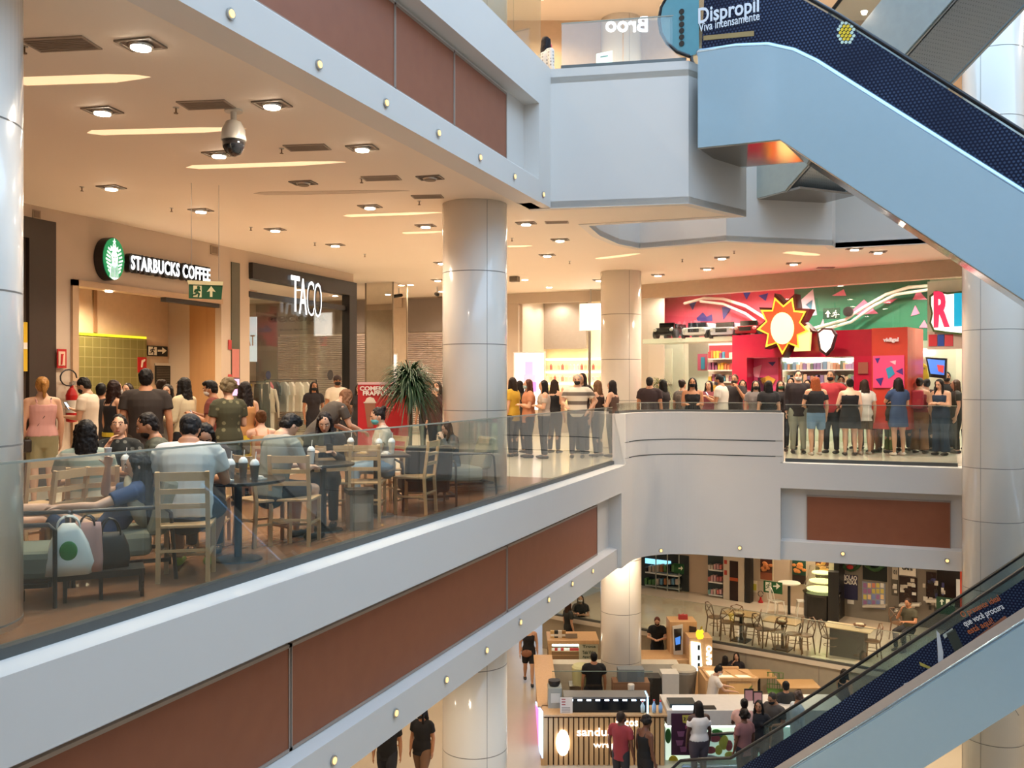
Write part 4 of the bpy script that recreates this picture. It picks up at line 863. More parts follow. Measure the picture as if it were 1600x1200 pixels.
e = onwall('toy_shelf_unit', 'bright toy display unit with red header left of the red portal', 'shelf', MU.hit(1125, 580, .5)); RR('back', 1107, 537, 1146, 650, MU, .35, .05, cm('e8d8c8', .5), e); RR('header', 1108, 540, 1146, 556, MU, .5, .1, cm('c8404a', .5), e)
for v in (560, 578, 596, 614): RR('board', 1106, v, 1146, v+2, MU, .7, .4, cm('f0e8d8', .5), e)
# red portal
RD = mat('crimson_gloss', (.62, .012, .07), .2, coat=.5); DR = mat('dark_red_gloss', (.35, .012, .03), .25)
e = onwall('red_portal', 'glossy crimson portal framing the toy shop entrance', 'portal', TY(1280, 640, .3))
F1 = Plane(TOY.p + TOY.n*.25, TOY.n)
PP('header', [(1144, 524), (1290, 517), (1290, 558), (1144, 559)], F1, 0, 1.2, RD, e); PP('header', [(1290, 517), (1362, 514), (1362, 556), (1290, 558)], F1, 0, 1.2, DR, e)
RR('post', 1144, 558, 1167, 668, F1, 0, 1.2, RD, e); RR('post', 1334, 556, 1362, 670, F1, 0, 1.2, mat('crimson_dim', (.42, .012, .04), .25), e); RR('side_panel', 1362, 513, 1418, 670, F1, .02, 1.2, mat('red_orange', (.50, .05, .03), .3), e)
RR('pink_panel', 1168, 560, 1216, 668, F1, -.4, .1, cm('e0588a', .4), e); RR('post', 1216, 558, 1220, 668, F1, -.2, .1, DR, e)
RR('pink_panel', 1364, 556, 1413, 606, F1, .05, .02, cm('e0487a', .4), e)
TT('lettering', 'toy shop' if False else 'vidigal', F1, 1380, 536, 1404, .05, .12, cm('e8d8e0', .5), e, bold=.03)
for pts, c in (([(1188, 592), (1200, 587), (1212, 593), (1204, 606), (1192, 603)], 'e8b848'), ([(1176, 575), (1190, 570), (1186, 590), (1178, 588)], 'f2a8c0'), ([(1200, 566), (1212, 565), (1207, 572)], '3a2a78'), ([(1184, 590), (1196, 590), (1196, 612), (1184, 612)], '5a2a48'), ([(1171, 566), (1177, 565), (1175, 573)], '3a2a78')): PP('printed_shape', pts, F1, -.38, .01, cm(c, .5), e)
for pts, c in (([(1367, 560), (1375, 559), (1371, 568)], '3a2a78'), ([(1384, 576), (1393, 572), (1398, 584), (1388, 592)], '2a8ab0'), ([(1400, 580), (1410, 575), (1411, 586)], '4a2a78'), ([(1368, 592), (1380, 590), (1376, 603)], '3a2a78'), ([(1390, 565), (1400, 563), (1399, 570)], 'f2b0c0')): PP('printed_shape', pts, F1, .06, .01, cm(c, .5), e)
RR('plaque', 1341, 566, 1356, 584, F1, .03, .02, cm('8a4a3a'), e)
# shelves through the opening
Q2 = Plane(TOY.p - TOY.n*1.9, TOY.n)
e = onwall('toy_shelving', 'long white lit shelving full of toy boxes seen through the red portal', 'shelf', Q2.hit(1280, 600)); RR('back', 1218, 555, 1340, 668, Q2, 0, .05, cm('e0ecd8', .5), e); RR('light_bar', 1220, 556, 1336, 562, Q2, .3, .1, em('f4fff0', 2.5), e)
for v in (578, 598, 618, 638): RR('board', 1218, v, 1338, v+2, Q2, .32, .32, cm('f4f4e8', .5), e)
TC = ['9ab08a', '8a7a9a', 'c8baa0', 'b88a6a', '7a9aaa', 'd8d0c0', 'b89ab8', '6a7a6a', 'd8b890', 'a8b0b8']
def toybox(p, w, h, c, lab, grp, rz):
    b_ = MB().box(-w/2, w/2, -.1, .1, 0, h).build('toy_box', cm(c, .5), bevel=.004); b_.location = p; b_.rotation_euler = (0, 0, rz); return tag(b_, lab, 'toy box', grp)
rz = math.atan2(ex.y, ex.x)
for r_, v in enumerate((578, 598, 618)):
    u = 1222
    while u < 1334:
        w_ = random.uniform(3.4, 6.5); p = Q2.hit(u+w_/2, v-.2, .2)
        toybox(p, w_*.0158*.92, random.uniform(.13, .24), random.choice(TC), 'small packaged toy on the %s lit shelf behind the red portal' % ['top', 'middle', 'lower'][r_], 'toys on the %s portal shelf' % ['top', 'middle', 'lower'][r_], rz); u += w_
for r_, v in enumerate((560, 578, 596, 614)):
    u = 1108
    while u < 1143:
        w_ = random.uniform(4, 7); p = MU.hit(u+w_/2, v-.2, .55); toybox(p, w_*.0165*.9, random.uniform(.13, .22), random.choice(['c84a4a', 'e8b848', '5a9ab0', 'e8d0c0', '8a4a6a', 'd87a50']), 'colourful toy package in the unit left of the red portal', 'toys in the bright unit', rz); u += w_
# sunburst sign (plain)
S1 = Plane(TOY.p + TOY.n*.75, TOY.n)
e = onwall('sunburst_sign', 'large lit red and yellow starburst sign over the toy shop entrance', 'sign', S1.hit(1224, 508))
def burst(cx, cy, r0, r1, n, ph=0, sx=1, sy=1): return [(cx+(r0 if k % 2 else r1)*math.cos(ph+math.pi*k/n)*sx, cy+(r0 if k % 2 else r1)*math.sin(ph+math.pi*k/n)*sy) for k in range(2*n)]
PP('dark_edge', burst(1225, 507, 30, 46, 9, .2, 1, 1.12), S1, -.05, .35, cm('4a0e0e', .4), e)
PP('yellow_face', burst(1223, 508, 27, 41, 9, .2, 1, 1.12), S1, .0, .03, em('ffc83c', .45), e); PP('red_face', burst(1223, 508, 24.5, 36, 9, .2, 1, 1.12), S1, .03, .03, em('e0401c', .4), e)
PP('disc', [(1222+18*math.cos(a), 513+25*math.sin(a)) for a in [k*math.pi/14 for k in range(28)]], S1, .06, .03, em('fff0a0', .5), e)
e = onwall('shaped_sign', 'yellow and white rounded lit sign right of the starburst', 'sign', S1.hit(1275, 530)); PP('yellow_body', [(1250, 512), (1262, 508), (1266, 520), (1264, 548), (1240, 549)], S1, -.02, .1, em('f8e080', .45), e); PP('dark_edge', [(1276, 520), (1285, 512), (1300, 513), (1306, 522), (1300, 545), (1290, 556), (1280, 548)], S1, -.03, .12, cm('3a0c0c'), e); PP('white_body', [(1279, 521), (1287, 515), (1298, 516), (1303, 524), (1297, 543), (1290, 551), (1283, 545)], S1, .0, .03, em('fff4ec', .5), e)
# RI sign
R1 = Plane(TOY.p + TOY.n*.3, TOY.n)
e = onwall('cloud_sign', 'white cloud shaped lit sign with coloured letters RI beside the big pillar', 'sign', R1.hit(1480, 490))
PP('dark_edge', [(1452, 462), (1462, 454), (1480, 457), (1500, 455), (1530, 456), (1530, 523), (1500, 523), (1480, 521), (1458, 518), (1452, 505), (1455, 490), (1452, 475)], R1, -.02, .3, cm('4a5a2a'), e)
PP('cloud', [(1455, 464), (1464, 457), (1480, 460), (1500, 458), (1530, 459), (1530, 520), (1500, 520), (1480, 518), (1460, 515), (1455, 504), (1458, 490), (1455, 476)], R1, .0, .03, em('fbfff0', .5), e)
TT('letter_r', 'R', R1, 1459, 512, 1484, .03, .80, em('e0305a', .35), e, bold=.04); TT('letter_i', 'I', R1, 1491, 510, 1503, .03, .72, em('10a0c8', .35), e, bold=.06)
e = onwall('pattern_board', 'red white and blue patterned board under the cloud sign', 'sign', R1.hit(1470, 533)); RR('board', 1449, 518, 1505, 546, R1, -.1, .1, cm('c8b0a0'), e); RR('red_square', 1451, 523, 1464, 541, R1, -.08, .02, cm('c8303a', .5), e); RR('blue_square', 1465, 523, 1475, 541, R1, -.08, .02, cm('2a4aa0', .5), e); RR('red_square', 1476, 523, 1489, 541, R1, -.08, .02, cm('c8404a', .5), e)
e = onwall('white_wall_board', 'white board with blue pattern behind the cloud sign', 'wall board', R1.hit(1480, 450)); RR('board', 1449, 440, 1512, 545, R1, -.25, .1, cm('d8dcc8', .5), e)
e = onwall('television', 'blue television screen on a bracket in the toy shop right', 'television', Q2.hit(1463, 573)); PP('casing', [(1446, 558), (1479, 560), (1478, 592), (1452, 589)], Q2, .6, .08, BLACK, e); PP('screen', [(1449, 561), (1476, 563), (1475, 586), (1454, 584)], Q2, .62, .02, em('4a7ae0', .45), e); PP('red_graphic', [(1464, 570), (1475, 571), (1474, 583), (1466, 580)], Q2, .64, .01, em('c04040', .4), e)
e = onwall('yellow_board', 'yellow drop shaped board with faint word compre in the toy shop', 'sign', Q2.hit(1438, 590)); PP('board', [(1438, 564), (1448, 572), (1451, 590), (1447, 602), (1430, 602), (1424, 590), (1428, 572)], Q2, .7, .04, cm('d8c020', .5), e); TT('lettering', 'compre', Q2, 1429, 579, 1446, .75, .07, cm('7a6a30'), e)
e = onwall('toy_counter', 'pale lit counter at the right inside the toy shop', 'counter', Q2.hit(1440, 620)); RR('body', 1418, 545, 1520, 668, Q2, .2, .1, cm('e0dcc0', .5), e); RR('light_bar', 1418, 549, 1456, 553, Q2, .3, .05, em('ffffff', 3), e)
# little ornamental plant and teal counter in front of the toy shop
def plant(pos, r, h, n, label, leafc, potc, poth=.45, potr=.16, droop=1.0, wl=.018, cat='plant', trunk=True):
    e = thing('potted_plant', pos, random.random()*3, label, cat)
    MB().lathe([(potr*.75, 0), (potr, poth), (potr*.88, poth), (potr*.8, poth-.04)], seg=20).build('pot', cm(potc, .6), e)
    if trunk: MB().tube([(0, 0, poth-.05), (.02, 0, h*.6), (0, .02, h-r*.4)], [.035, .03, .02], 8).build('stem', cm('4a3a28'), e)
    m = MB()
    for i in range(n):
        a = random.random()*6.283; el = random.uniform(-.2, 1.4); L = r*random.uniform(.7, 1.15); z0 = h - r*random.uniform(.2, .75) if trunk else poth
        w_ = wl*random.uniform(.7, 1.3); pts = []
        for k in range(6):
            t = k/5; rr = L*t*math.cos(el*.8)*(1.05-.15*t) + .02; z = z0 + L*math.sin(el)*t*1.1 - droop*L*1.0*t*t
            pts.append(Vector((math.cos(a)*rr, math.sin(a)*rr, z)))
        sd = Vector((-math.sin(a), math.cos(a), 0)); vs = []
        for k, p in enumerate(pts):
            ww = w_*(1-abs(k/5-.35)*1.25); ww = max(ww, .001); vs += [p-sd*ww, p+Vector((0, 0, ww*.4)), p+sd*ww]
        fs = []
        for k in range(5): b0 = k*3; fs += [(b0, b0+1, b0+4, b0+3), (b0+1, b0+2, b0+5, b0+4)]
        m.add(vs, fs)
    m.build('foliage', mat('leaf_'+leafc, hexc(leafc), .5, var=.15), e); return e
plant(dep(640, 14.2), .58, 1.86, 800, 'large bushy dark green potted plant beside the red drink banner', '2e4a28', '4a3a30', droop=.72, wl=.013)
plant(dep(1030, 22.7), .42, 1.75, 110, 'small yellowish ornamental plant by the second pillar at the toy shop', '6a6a38', 'c8a040', .9, .15, wl=.014)
e = onwall('roll_up_banner', 'red roll-up banner advertising a frappuccino behind the seated woman', 'banner', dep(592, 14.9)); BN = Plane(dep(592, 14.9), tuple(-(FV*.97+RV*.1)))
PP('sheet', [(559, 599), (640, 599), (640, 705), (559, 705)], BN, 0, .01, cm('c0262e', .5), e); PP('pink_band', [(559, 597), (640, 597), (640, 601), (559, 601)], BN, .004, .006, cm('e0b8b8'), e); PP('top_bar', [(557, 592), (641, 592), (641, 596), (557, 596)], BN, .01, .03, BLACK, e)
TT('lettering', 'COMEMORE O', BN, 562, 610.5, 632, .008, .075, cm('f4e8e0', .5), e, bold=.04, ext=.002); TT('lettering', 'FRAPPUCCINO', BN, 567, 618, 635, .008, .075, cm('f4e8e0', .5), e, bold=.04, ext=.002); TT('small_print', 'Brulé Caramel', BN, 589, 638, 615, .008, .03, cm('f0d0c8', .5), e, ext=.002); TT('small_print', 'Frappuccino', BN, 591, 643, 613, .008, .03, cm('f0d0c8', .5), e, ext=.002)
PP('printed_cup', [(569, 628), (587, 628), (583, 668), (574, 668)], BN, .006, .004, cm('9a6a52'), e); PP('printed_cream', [(570, 628), (573, 622), (578, 620), (584, 622), (587, 628)], BN, .007, .004, cm('e8dccc'), e); PP('printed_rim', [(568, 628), (588, 628), (588, 630), (568, 630)], BN, .008, .004, cm('d8c8b8'), e)
child(MB().box(-.4, .4, -.1, .1, 0, .06).build('base', STEEL), e); e.children[-1].matrix_parent_inverse = Matrix.Identity(4); e.children[-1].rotation_euler = (0, 0, YAW)
# white letter on floor of clothes shop
e = onwall('cutout_letters', 'white cut-out letters on the clothes shop glass near the man in a cap', 'lettering', LW.hit(487, 630, .02)); TT('lettering', 'FEEL', LW, 478, 630, 500, .03, .17, cm('e8e0d4', .5), e, ext=.006, bold=.03, flip=True); TT('lettering', 'PARTS', LW, 474, 643, 500, .03, .17, cm('e8e0d4', .5), e, ext=.006, bold=.03, flip=True)
# ================================================================ CAFE FURNITURE
BE = LWOOD
def make_chair(label, group='beech chairs of the cafe'):
    t = thing('cafe_chair', (0, 0, 0), 0, label, 'chair', group)
    MB().box(-.21, .21, -.2, .21, .44, .465).build('seat', BE, t, bevel=.006)
    for x in (-.19, .19):
        MB().bar((x, .18, 0), (x, .18, .44), .034).build('leg', BE, t)
        MB().bar((x, -.215, 0), (x, -.19, .46), .034).bar((x, -.19, .44), (x, -.25, .90), .034).build('leg', BE, t)
        MB().bar((x, -.2, .22), (x, .18, .22), .022).build('stretcher', BE, t)
    MB().bar((-.19, .18, .16), (.19, .18, .16), .022).bar((-.19, -.205, .26), (.19, -.205, .26), .022).build('stretcher', BE, t)
    m = MB()
    for z, h in ((.62, .04), (.74, .04), (.86, .07)): m.bar((-.19, -.19-(z-.44)*.13, z), (.19, -.19-(z-.44)*.13, z), .018, h)
    m.build('backrest', BE, t); return t
def put(o, u, t, face, label=None, z=0):
    p = dep(u, t); o.location = (p.x, p.y, z); o.rotation_euler = (0, 0, YAW+math.radians(face)+math.atan((800-u)/FPX))
    if label: o['label'] = label
    return o
def cpy(o, u, t, face, label, z=0): p = dep(u, t); return copy_tree(o, (p.x, p.y, z), YAW+math.radians(face)+math.atan((800-u)/FPX), label)
bpy.context.view_layer.update()
ch = make_chair('x')
put(ch, 462, 9.15, -16, 'empty beech chair with its back to the glass at the centre of the cafe')
bpy.context.view_layer.update()
cpy(ch, 292, 7.5, -8, 'beech chair under the man in the white t-shirt')
cpy(ch, 140, 7.9, 6, 'beech chair under the long-haired woman with her back turned')
cpy(ch, 72, 7.55, 50, 'empty beech chair at the left end of the cafe, turned left')
cpy(ch, 52, 8.6, 30, 'beech chair furthest left, behind the turned empty one')
cpy(ch, 572, 10.7, -10, 'beech chair seen from behind right of the woman with the phone')
cpy(ch, 648, 11.3, 70, 'beech chair seen side-on left of the grey armchair')
cpy(ch, 515, 10.6, 10, 'beech chair under the woman with the phone')
cpy(ch, 412, 9.1, -60, 'beech chair under the young man in the grey t-shirt')
cpy(ch, 600, 12.2, 120, 'beech chair under the woman with the teal mask')
cpy(ch, 186, 9.5, 175, 'beech chair under the woman facing the camera')
cpy(ch, 262, 8.9, 110, 'beech chair under the bearded man')
cpy(ch, 322, 9.1, 170, 'beech chair under the woman bowing over the round table')
cpy(ch, 408, 12.6, 20, 'beech chair under the woman in the orange top')
def round_table(u, t, r, h, label, top='2a1e1a', sq=False, z=0, leg='1a1614', nm='cafe_table'):
    e = put(thing(nm, (0, 0, 0), 0, label, 'table'), u, t, 8, None, z)
    if sq: MB().box(-r, r, -r, r, h-.03, h).build('tabletop', cm(top, .35), e, bevel=.005)
    else: MB().lathe([(r-.01, h-.03), (r, h-.02), (r, h-.004), (r-.004, h)], seg=40).build('tabletop', cm(top, .25), e)
    MB().lathe([(.035, .03), (.035, h-.03)], seg=16).build('column', cm(leg, .4), e); MB().lathe([(.22, 0), (.21, .02), (.04, .035)], seg=24).build('foot', cm(leg, .4), e); return e
round_table(372, 8.25, .42, .74, 'round dark cafe table with cups in front of the man in the white t-shirt')
round_table(588, 11.0, .36, .76, 'dark square cafe table with drinks before the woman in the teal mask', '3a2a22', True)
round_table(200, 8.75, .38, .74, 'dark cafe table between the two women at the left')
round_table(505, 9.9, .34, .74, 'dark round cafe table before the woman with the phone', '2a2624')
round_table(678, 12.6, .3, .72, 'small dark cafe table beside the child in the armchair', '3a3230')
UPH = cm('8d8b78', .9); UPH2 = cm('6f7466', .9)
def armchair(u, t, face, label, up=UPH, cush=True):
    e = put(thing('armchair', (0, 0, 0), 0, label, 'armchair', 'upholstered armchairs'), u, t, face)
    MB().box(-.30, .30, -.28, .34, .20, .40).build('seat_cushion', up, e, bevel=.05)
    m = MB(); m.add([Vector((x, y, z)) for x in (-.3, .3) for (y, z) in ((-.24, .36), (-.40, .36), (-.50, .80), (-.38, .84))], [(0,1,2,3)[::-1], (4,5,6,7), (0,4,7,3), (1,2,6,5), (2,3,7,6), (0,1,5,4)]); m.build('backrest', up, e, bevel=.045)
    m = MB()
    for x in (-.34, .34): m.tube([(x, .34, 0), (x, .34, .56), (x, .30, .60), (x, -.36, .60), (x, -.42, .55), (x, -.46, 0)], .016, 8)
    m.bar((-.34, .30, .17), (.34, .30, .17), .03).bar((-.34, -.4, .17), (.34, -.4, .17), .03).bar((-.34, -.4, .17), (-.34, .3, .17), .03).bar((.34, -.4, .17), (.34, .3, .17), .03)
    m.build('frame', BLACK, e); return e
armchair(178, 7.55, 91, 'grey green armchair with black frame holding the reclining woman in blue')
armchair(22, 6.7, -103, 'grey green armchair cut by the left pillar, facing the reclining woman', UPH2)
armchair(716, 13.3, 112, 'pale grey armchair with thin metal frame by the centre pillar, with a child', cm('a39c8a', .9))
armchair(662, 11.9, 10, 'dark charcoal armchair with its back to the glass under the potted plant', cm('1e1c1d', .8))
e = MB().ell((0, 0, 0), (.07, .23, .24)).build('throw_pillow', cm('a99a7e', .95), smooth=True); p = dep(214, 7.62); e.location = (p.x, p.y, .62); e.rotation_euler = (0, -.3, YAW+.2); tag(e, 'beige throw pillow behind the back of the reclining woman', 'pillow')
# low black bench with bags
e = put(thing('low_bench', (0, 0, 0), 0, 'low black slatted bench carrying shopping bags in front of the reclining woman', 'bench'), 130, 6.75, 0)
MB().box(-.42, .42, -.13, .13, .17, .22).build('top', BLACK, e)
for x in (-.4, -.12, .12, .4): 
    for y in (-.1, .1): MB().bar((x, y, 0), (x, y, .17), .025).build('leg', BLACK, e)
def bag(name, u, t, z, face, w, d, h, c, label, cat='bag', sag=.2, strap=None, hnd=None, dec=None):
    e = put(thing(name, (0, 0, 0), 0, label, cat), u, t, face, None, z)
    m = MB(); lv = [(0, 1, 1), (.25, 1.06, 1.1), (.6, 1-.1*sag, .9), (.85, 1-.35*sag, .6), (1, 1-.6*sag, .3)]
    vs = []; fs = []
    for k, (hz, a, b) in enumerate(lv):
        for j in range(16):
            an = 2*math.pi*j/16; cx, sx = math.cos(an), math.sin(an); q = lambda q_: math.copysign(abs(q_)**.55, q_)
            vs.append((q(cx)*w/2*a*(1+random.uniform(-.03, .03)*sag*3), q(sx)*d/2*b, hz*h*(1+random.uniform(-.03, .03)*sag)))
    for k in range(4):
        for j in range(16): fs.append((k*16+j, k*16+(j+1)%16, (k+1)*16+(j+1)%16, (k+1)*16+j))
    fs += [list(range(16))[::-1], [64+j for j in range(16)]]
    m.add(vs, fs).build('body', cm(c, .6), e, smooth=True)
    if hnd:
        m = MB()
        for y in (-d*.2, d*.2): m.tube([(w*.25*math.cos(a), y, h*.95 + hnd*math.sin(a)) for a in [math.pi*k/8 for k in range(9)]], .007, 6)
        m.build('handles', cm(c if strap is None else strap, .5), e, smooth=True)
    if dec: MB().ell((0, -d/2-.001, h*.5), (w*.2, .012, h*.2)).build('printed_mark', cm(dec, .5), e)
    return e
bag('plastic_bag', 107, 6.6, .22, 0, .30, .16, .36, 'd3d4cc', 'white plastic bag with a green mark on the low bench', 'bag', 1.2, None, .08, '2a7a3a')
bag('paper_bag', 137, 6.7, .22, -8, .2, .11, .36, 'b68a80', 'pink paper bag standing on the low bench', 'bag', .15, '1a1414', .07)
bag('handbag', 172, 6.85, .22, 15, .27, .15, .26, '14120f', 'black leather handbag at the right end of the low bench', 'bag', .6, None, .12)
# cups, trays and food on the tables
def cup(u, t, z, label, body='cdbda8', lidc='e8e8e8', s=1.0, cat='cup'):
    e = put(thing('drink_cup', (0, 0, 0), 0, label, cat, 'iced drink cups on the cafe tables'), u, t, 0, None, z)
    MB().lathe([(.028*s, 0), (.042*s, .13*s)], seg=18).build('cup', cm(body, .3), e, smooth=False)
    MB().lathe([(.044*s, .13*s), (.044*s, .14*s), (.036*s, .165*s), (.018*s, .185*s)], seg=18).build('dome_lid', cm(lidc, .2), e, smooth=True)
    MB().tube([(0, 0, .1*s), (.012, 0, .25*s)], .004, 6).build('straw', cm('e8e4dc'), e); return e
for a in ((398, 8.15, .74, 'clear dome-lidded cup at the right edge of the round dark table', '5a4a40'), (380, 8.4, .74, 'iced drink cup in the middle of the round dark table', '6a5444'), (360, 8.2, .74, 'dome-lidded cup nearest the man in the white t-shirt', '8a8078'), (434, 9.9, .74, 'clear dome-lidded cup before the young man in grey', 'b8ada0'), (486, 9.85, .74, 'tall pale paper cup beside the woman with the phone', 'd8d0c4'), (612, 11.0, .76, 'tall milky dome-lidded drink at the right of the square table', 'dccfbc'), (592, 10.9, .76, 'clear cup with a straw on the square table', 'b5a898'), (548, 11.1, .76, 'clear cup at the left corner of the square table', 'b8a890'), (196, 8.7, .74, 'small clear cup between the two women at the left', 'c8bcae')):
    cup(*a)
for u, t, z, c, nm in ((404, 8.2, .74, 'd8d0c4', 'white napkin on the round dark table'), (352, 8.05, .74, 'e0dad0', 'crumpled white paper bag on the round dark table'), (602, 10.85, .76, 'd8d0c8', 'crumpled napkins on the square table'), (567, 10.95, .76, 'cfae84', 'food wrapper on the left side of the square table')):
    o = MB().box(-.06, .06, -.045, .045, 0, .012).ell((.01, 0, .018), (.045, .03, .02)).build('paper_napkin', cm(c, .9), smooth=False); p = dep(u, t); o.location = (p.x, p.y, z); tag(o, nm, 'napkin')
e = put(thing('waste_bin', (0, 0, 0), 0, 'grey steel square bin between the beech chairs at cafe centre', 'bin'), 562, 10.0, 10)
MB().box(-.13, .13, -.13, .13, 0, .40).build('body', cm('6e6a66', .3), e, bevel=.01); MB().box(-.15, .15, -.15, .15, .40, .45).build('rim', BLACK, e); MB().box(-.10, .10, -.135, -.13, .1, .3).build('front_plate', cm('8a8680', .3), e)

# ================================================================ LOWER FLOOR
PZ = -5.35
a, b = onz(1115, 1004, PZ), onz(1392, 1052, PZ); dv = Vector((b.x-a.x, b.y-a.y, 0)).normalized(); nb = Vector((dv.y, -dv.x, 0)); nb = nb if nb.dot(FV) < 0 else -nb    # towards viewer
la, lb = a - dv*5.5, a + dv*13
la.z = lb.z = 0
far = -nb*8
struct(MB().prism([(la.x, la.y), (lb.x, lb.y), ((lb+far).x, (lb+far).y), ((la+far).x, (la+far).y)], ZL, PZ-.12).build('wall_terrace', mat('terrace_wall', (.40, .34, .25), .35)))
l2, l3 = la+nb*.06, lb+nb*.06
struct(MB().prism([(l2.x, l2.y), (l3.x, l3.y), ((lb+far).x, (lb+far).y), ((la+far).x, (la+far).y)], PZ-.12, PZ).build('floor_terrace', FLOORM))
m = MB()
for k in range(1, 8):
    q = a + dv*(k*1.9-1.0) + nb*.005; m.bar(Vector((q.x, q.y, ZL)), Vector((q.x, q.y, PZ-.13)), .012)
tag(m.build('terrace_joints', JOINT), kind='structure')
railing([(la.x, la.y), (lb.x, lb.y)], PZ, PZ+1.0, 'glass railing along the raised lower cafe terrace', 1.6)
SW = Plane(a - nb*5.2, tuple(nb))
e = T0('lower_shop_wall', 'row of shop fronts behind the raised lower cafe', 'wall'); e['kind'] = 'structure'
c0 = SW.hit(900, 800); c1 = SW.hit(1700, 800)
child(MB().slab([(c0.x, c0.y, PZ), (c1.x, c1.y, PZ), (c1.x, c1.y, LZ), (c0.x, c0.y, LZ)], nb, .2).build('back_wall', CREAM), e)
S_ = SW
e = onwall('gadget_shop', 'dark teal glass shop front with lit shelves beside the second pillar, lower floor', 'storefront', S_.hit(1040, 930))
RR('front', 1000, 860, 1076, 1000, S_, .05, .04, cm('26343a', .2), e); RR('light_band', 1008, 872, 1048, 880, S_, .08, .02, em('8ad0e8', .6), e); RR('shelf', 1008, 893, 1060, 895, S_, .3, .25, cm('d8e0e0', .4), e); RR('shelf', 1008, 913, 1060, 915, S_, .3, .25, cm('98a8a8'), e)
for u in (1024, 1042, 1060): RR('mullion', u, 865, u+1.2, 1000, S_, .35, .03, cm('9aa49c', .3), e)
e = onwall('gadget_shop', 'narrow shop window with small toys on white shelves, lower floor', 'storefront', S_.hit(1118, 930)); RR('front', 1106, 860, 1130, 960, S_, .05, .04, cm('3a4a50', .2), e)
for v in (889, 908, 928): RR('shelf', 1107, v, 1129, v+2, S_, .3, .25, cm('e0e4e4', .4), e)
for v, nm in ((889, 'top'), (908, 'middle'), (928, 'lower')):
    for u in (1108, 1112.5, 1117, 1121.5, 1126): toybox(S_.hit(u+1.5, v-.2, .2), .07, random.uniform(.12, .2), random.choice(['c8a0a8', '88b8b8', 'd0c8c0', 'c07070']), 'small figure on the %s shelf of the narrow lower window' % nm, 'figures on the %s narrow window shelf' % nm, math.atan2(dv.y, dv.x))
for v, nm in ((893, 'upper'), (913, 'lower')):
    for u in range(1009, 1058, 6): toybox(S_.hit(u+2, v-.2, .2), .09, random.uniform(.15, .25), random.choice(['4a7a4a', 'a06a40', '5a8aa8', '2a2a30', 'b0a8a0']), 'gadget box on the %s shelf behind teal glass' % nm, 'gadgets on the %s teal shelf' % nm, math.atan2(dv.y, dv.x))
e = onwall('exit_sign', 'green exit sign with right arrow in front of the teal gadget shop', 'sign', S_.hit(1061, 888)); RR('board', 1053, 880, 1068, 895, S_, .7, .03, cm('14532a'), e); PP('arrow', [(1060, 887), (1064, 887), (1064, 884.5), (1067, 888), (1064, 891.5), (1064, 889), (1060, 889)], S_, .72, .01, cm('e8e8d8', .5), e)
e = onwall('white_door_column', 'white column with tall dark poster between the lower shops', 'column', S_.hit(1146, 910)); RR('body', 1130, 860, 1163, 960, S_, .35, .3, cm('c9bfb0', .5), e); RR('poster', 1140, 876, 1153, 948, S_, .37, .02, cm('2a1614'), e); RR('poster_band', 1140, 902, 1153, 907, S_, .38, .01, cm('b0502a'), e); RR('red_notice', 1131.5, 875, 1135.5, 881, S_, .37, .02, cm('b04038'), e); RR('red_notice', 1131.5, 891, 1135.5, 898, S_, .37, .02, cm('b04038'), e)
e = onwall('black_door_frame', 'black vertical frame left of the food posters', 'door frame', S_.hit(1168, 910)); RR('frame', 1164, 860, 1172, 962, S_, .4, .3, BLACK, e)
def poster(u0, v0, u1, v1, c1_, c2_, c3_, nm, dots):
    e = onwall('food_poster', nm, 'poster', S_.hit((u0+u1)/2, v1)); RR('frame', u0-1, v0-1, u1+1, v1+1, S_, .04, .03, cm('cfc0a8'), e); RR('sheet', u0, v0, u1, v1, S_, .05, .01, cm(c1_), e)
    RR('base_band', u0, v1-(v1-v0)*.28, u1, v1, S_, .055, .01, cm(c3_), e); m = MB()
    for k in range(dots):
        q = S_.hit(random.uniform(u0+2, u1-2), random.uniform(v0+(v1-v0)*.35, v1-(v1-v0)*.3), .06); m.ell(q, (.07, .02, .05), nu=8, nv=5)
    child(m.build('printed_pastries', cm(c2_)), e)
poster(1188, 864, 1207, 905, '4a2418', 'c87a44', '8a4a30', 'food poster with pastries left of the hanging exit sign, lower cafe', 12)
poster(1238, 862, 1259, 911, '1c4a3a', 'd88a48', '2c1a14', 'dark green food poster in the middle of the lower cafe wall', 14)
poster(1274, 862, 1295, 907, '5a2e1a', 'd8a050', '3c1a14', 'food poster at the right end of the lower cafe wall', 10)
e = onwall('exit_sign', 'hanging green exit sign with running man and right arrow over the lower cafe', 'sign', S_.hit(1207, 915)); Q = Plane(S_.p + nb*1.6, tuple(nb)); RR('board', 1193, 907, 1222, 925, Q, 0, .03, cm('14532a'), e); RR('pictogram', 1196, 909, 1205, 923, Q, .01, .01, cm('e8e8d8', .5), e); runner(Q, 1200.5, 916, 6, .02, cm('14532a'), e); PP('arrow', [(1208, 915), (1213, 915), (1213, 911), (1219, 916), (1213, 921), (1213, 917), (1208, 917)], Q, .01, .01, cm('e8e8d8', .5), e)
p = Q.hit(1207, 907); child(MB().tube([p, Vector((p.x, p.y, LZ))], .006, 5).build('wire', STEEL), e)
e = onwall('fire_extinguisher', 'small red fire extinguisher on the cream wall under the left food poster', 'fire extinguisher', S_.hit(1188, 945)); q = S_.hit(1188.5, 945, .1)
child(MB().lathe([(.07, -.3), (.08, -.27), (.08, .1), (.03, .18), (.03, .25)], q, 16).build('cylinder', cm('a81414', .3)), e); child(MB().tube([q+Vector((.08*math.cos(a_), 0, .35+.09*math.sin(a_))) for a_ in [k*.7 for k in range(9)]], .012, 6).build('hose', RUBBER), e)
